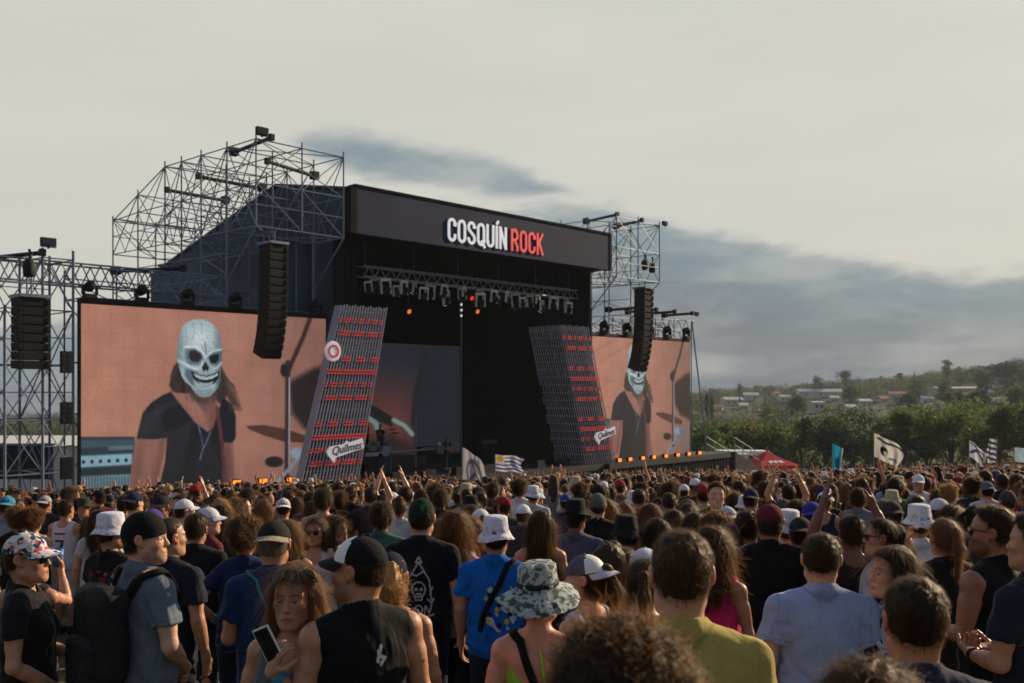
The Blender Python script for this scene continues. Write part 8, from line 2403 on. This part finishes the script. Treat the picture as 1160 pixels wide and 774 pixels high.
# raise the ground view: the van stands on a bank of the field edge
van.location.z = zt-H_
x = (827-580)/FP*86; t = empty('cargo_trailer', (x, 86.5, HC-(514-440)/FP*86-2.7), R(2), 'pale box trailer between the stage end and the white van', 'trailer')
MB().box((-1.5, -1, .6), (1.5, 1, 2.7)).build('box', M['white'], t)
MB().box((-1.45, -1.03, 1.2), (1.45, -1.004, 1.5)).build('stripe', M['dark_panel'], t)
wheel(t, (-.4, -.9, .4), .4); wheel(t, (.5, -.9, .4), .4)
# red canopy
Yc = 76; x = (869-580)/FP*Yc; zb = HC-(526-440)/FP*Yc; zt = HC-(511-440)/FP*Yc; w = 33/FP*Yc
t = empty('pop_up_canopy', (x, Yc, gy(x, Yc)), R(18), 'red pop-up canopy with white lettering patches at the far edge of the crowd', 'canopy')
g = gy(x, Yc); a, c = zb-g, zt-g
s = w*.78
b = MB(); n = 6
corners = [(-s, -s), (s, -s), (s, s), (-s, s)]
vs_ = [(0, 0, c)]+[(px_*.5, py_*.5, a+(c-a)*.42) for px_, py_ in corners]+[(px_, py_, a) for px_, py_ in corners]+[(px_, py_, a-.32) for px_, py_ in corners]
fs = []
for k in range(4): k2 = (k+1) % 4; fs += [(0, 1+k, 1+k2), (1+k, 5+k, 5+k2, 1+k2), (5+k, 9+k, 9+k2, 5+k2)]
b.add(vs_, fs); rf = b.build('canopy_roof', M['red_cloth'], t)
MB().tube([(0, 0, c-.01), (0, 0, c+.35)], [.12, .03], 8).build('finial', M['red_cloth'], t)
for px_, py_ in corners: rod('leg', (px_*.97, py_*.97, 0), (px_*.97, py_*.97, a), .035, t, 'steel')
def roofpt(k, f, h):     # on panel k between eaves and ridge, 1 cm proud
    p, q = Vector(vs_[5+k]), Vector(vs_[5+(k+1) % 4]); p1, q1 = Vector(vs_[1+k]), Vector(vs_[1+(k+1) % 4])
    o = p.lerp(q, f); o1 = p1.lerp(q1, f); r_ = o.lerp(o1, h); return r_+Vector((r_.x, r_.y, .6)).normalized()*.03
for k in (0, 1):
    for (f0, f1, h0, h1) in ((.25, .38, .45, .8), (.42, .55, .45, .8), (.6, .74, .45, .8)):
        MB().add([roofpt(k, f0, h0), roofpt(k, f1, h0), roofpt(k, f1, h1), roofpt(k, f0, h1)], [(0, 1, 2, 3)]).build('white_patch', M['white'], rf)
# mesh fence along the edge of the field below the trees
t = empty('mesh_fence', (40, 86, gy(40, 86)), 0, 'dark mesh fence along the far edge of the crowd', 'fence')
b = MB(); pts = [(18+4*i, 84+.10*i*4) for i in range(15)]
for (x0, y0), (x1, y1) in zip(pts, pts[1:]):
    z0, z1 = gy(x0, y0), gy(x1, y1); b.hexa([Vector(p)-t.location for p in [(x0, y0, z0), (x1-.05, y1, z1), (x1-.05, y1+.03, z1), (x0, y0+.03, z0), (x0, y0, z0+1.9), (x1-.05, y1, z1+1.9), (x1-.05, y1+.03, z1+1.9), (x0, y0+.03, z0+1.9)]])
b.build('mesh_panel', M['navy_mesh'], t)
for x0, y0 in pts: rod('post', Vector((x0, y0, gy(x0, y0)))-t.location, Vector((x0, y0, gy(x0, y0)+2.1))-t.location, .04, t)
# ramp and rails beside the far stage end
t = sthing('ramp', 45.2, -.3, gs(45, 0), 'dark service ramp with rails at the far end of the stage', 'ramp')
MB().hexa([(0, -1.2, 0), (3.4, -1.2, 0), (3.4, 1.2, 0), (0, 1.2, 0), (0, -1.2, DECK-gs(45, 0)), (3.4, -1.2, 1.9), (3.4, 1.2, 1.9), (0, 1.2, DECK-gs(45, 0))]).build('ramp_body', M['dark_panel'], t)
hh = DECK-gs(45, 0)
for y_ in (-1.15, 1.15):
    rod('rail', (0, y_, hh+1.0), (3.4, y_, 2.9), .03, t, 'steel_light'); rod('rail', (0, y_, hh+.5), (3.4, y_, 2.4), .025, t, 'steel_light')
    for k in range(4): f = k/3; rod('post', (3.4*f, y_, (hh)*(1-f)+1.9*f), (3.4*f, y_, (hh+1)*(1-f)+2.9*f), .028, t, 'steel_light')
# white marquee and dark wall behind the near tower
Ym = 62; x0 = (-60-580)/FP*Ym; x1 = (125-580)/FP*Ym; zt = HC-(496-440)/FP*Ym; g = gy((x0+x1)/2, Ym)-.4
t = empty('marquee', ((x0+x1)/2, Ym, g), 0, 'long white flat-topped marquee behind the near scaffold tower', 'tent')
w = (x1-x0)/2; h = zt-g
MB().box((-w, 0, h*.16), (w, 6, h-.5)).build('tent_wall', M['white'], t)
MB().add([(-w-.3, -.3, h-.49), (w+.3, -.3, h-.49), (w+.3, 6.3, h-.49), (-w-.3, 6.3, h-.49), (-w-.3, 3, h), (w+.3, 3, h)], [(3, 2, 1, 0), (0, 1, 5, 4), (2, 3, 4, 5), (1, 2, 5), (3, 0, 4)]).build('tent_roof', M['white'], t)
Yw = 56; xa = (-40-580)/FP*Yw; xb = (58-580)/FP*Yw; zt = HC-(505-440)/FP*Yw; zb = HC-(543-440)/FP*Yw
t = empty('dark_display', ((xa+xb)/2, Yw, gy((xa+xb)/2, Yw)), 0, 'large dark display panel standing before the white marquee', 'panel')
w = (xb-xa)/2; g = t.location.z
MB().box((-w, 0, zb-g), (w, .3, zt-g)).build('panel', M['dark_panel'], t)
for k in range(5): rod('leg', (-w+2*w*k/4, .15, -.2), (-w+2*w*k/4, .15, zb-g), .05, t)
b = MB(); b.box((-w-.1, -.05, zt-g+.004), (w+.1, .35, zt-g+.12)); b.build('frame', M['steel'], t)
t = empty('picket_fence', (-24, 50, gy(-24, 50)), 0, 'pale barred fence below the dark display panel', 'fence'); b = MB(); 
xa = (-60-580)/FP*50; xb = (150-580)/FP*50; n = 46
for k in range(n):
    xx = xa+(xb-xa)*k/n; z = gy(xx, 50); b.box((xx+24, 0, z-t.location.z), (xx+24+(xb-xa)/n*.55, .04, z-t.location.z+1.5))
b.build('pickets', M['fence'], t)
for zz_ in (.35, 1.2): rod('rail', (xa+24, .06, gy(xa, 50)-t.location.z+zz_), (xb+24, .06, gy(xb, 50)-t.location.z+zz_), .04, t, 'steel_light')
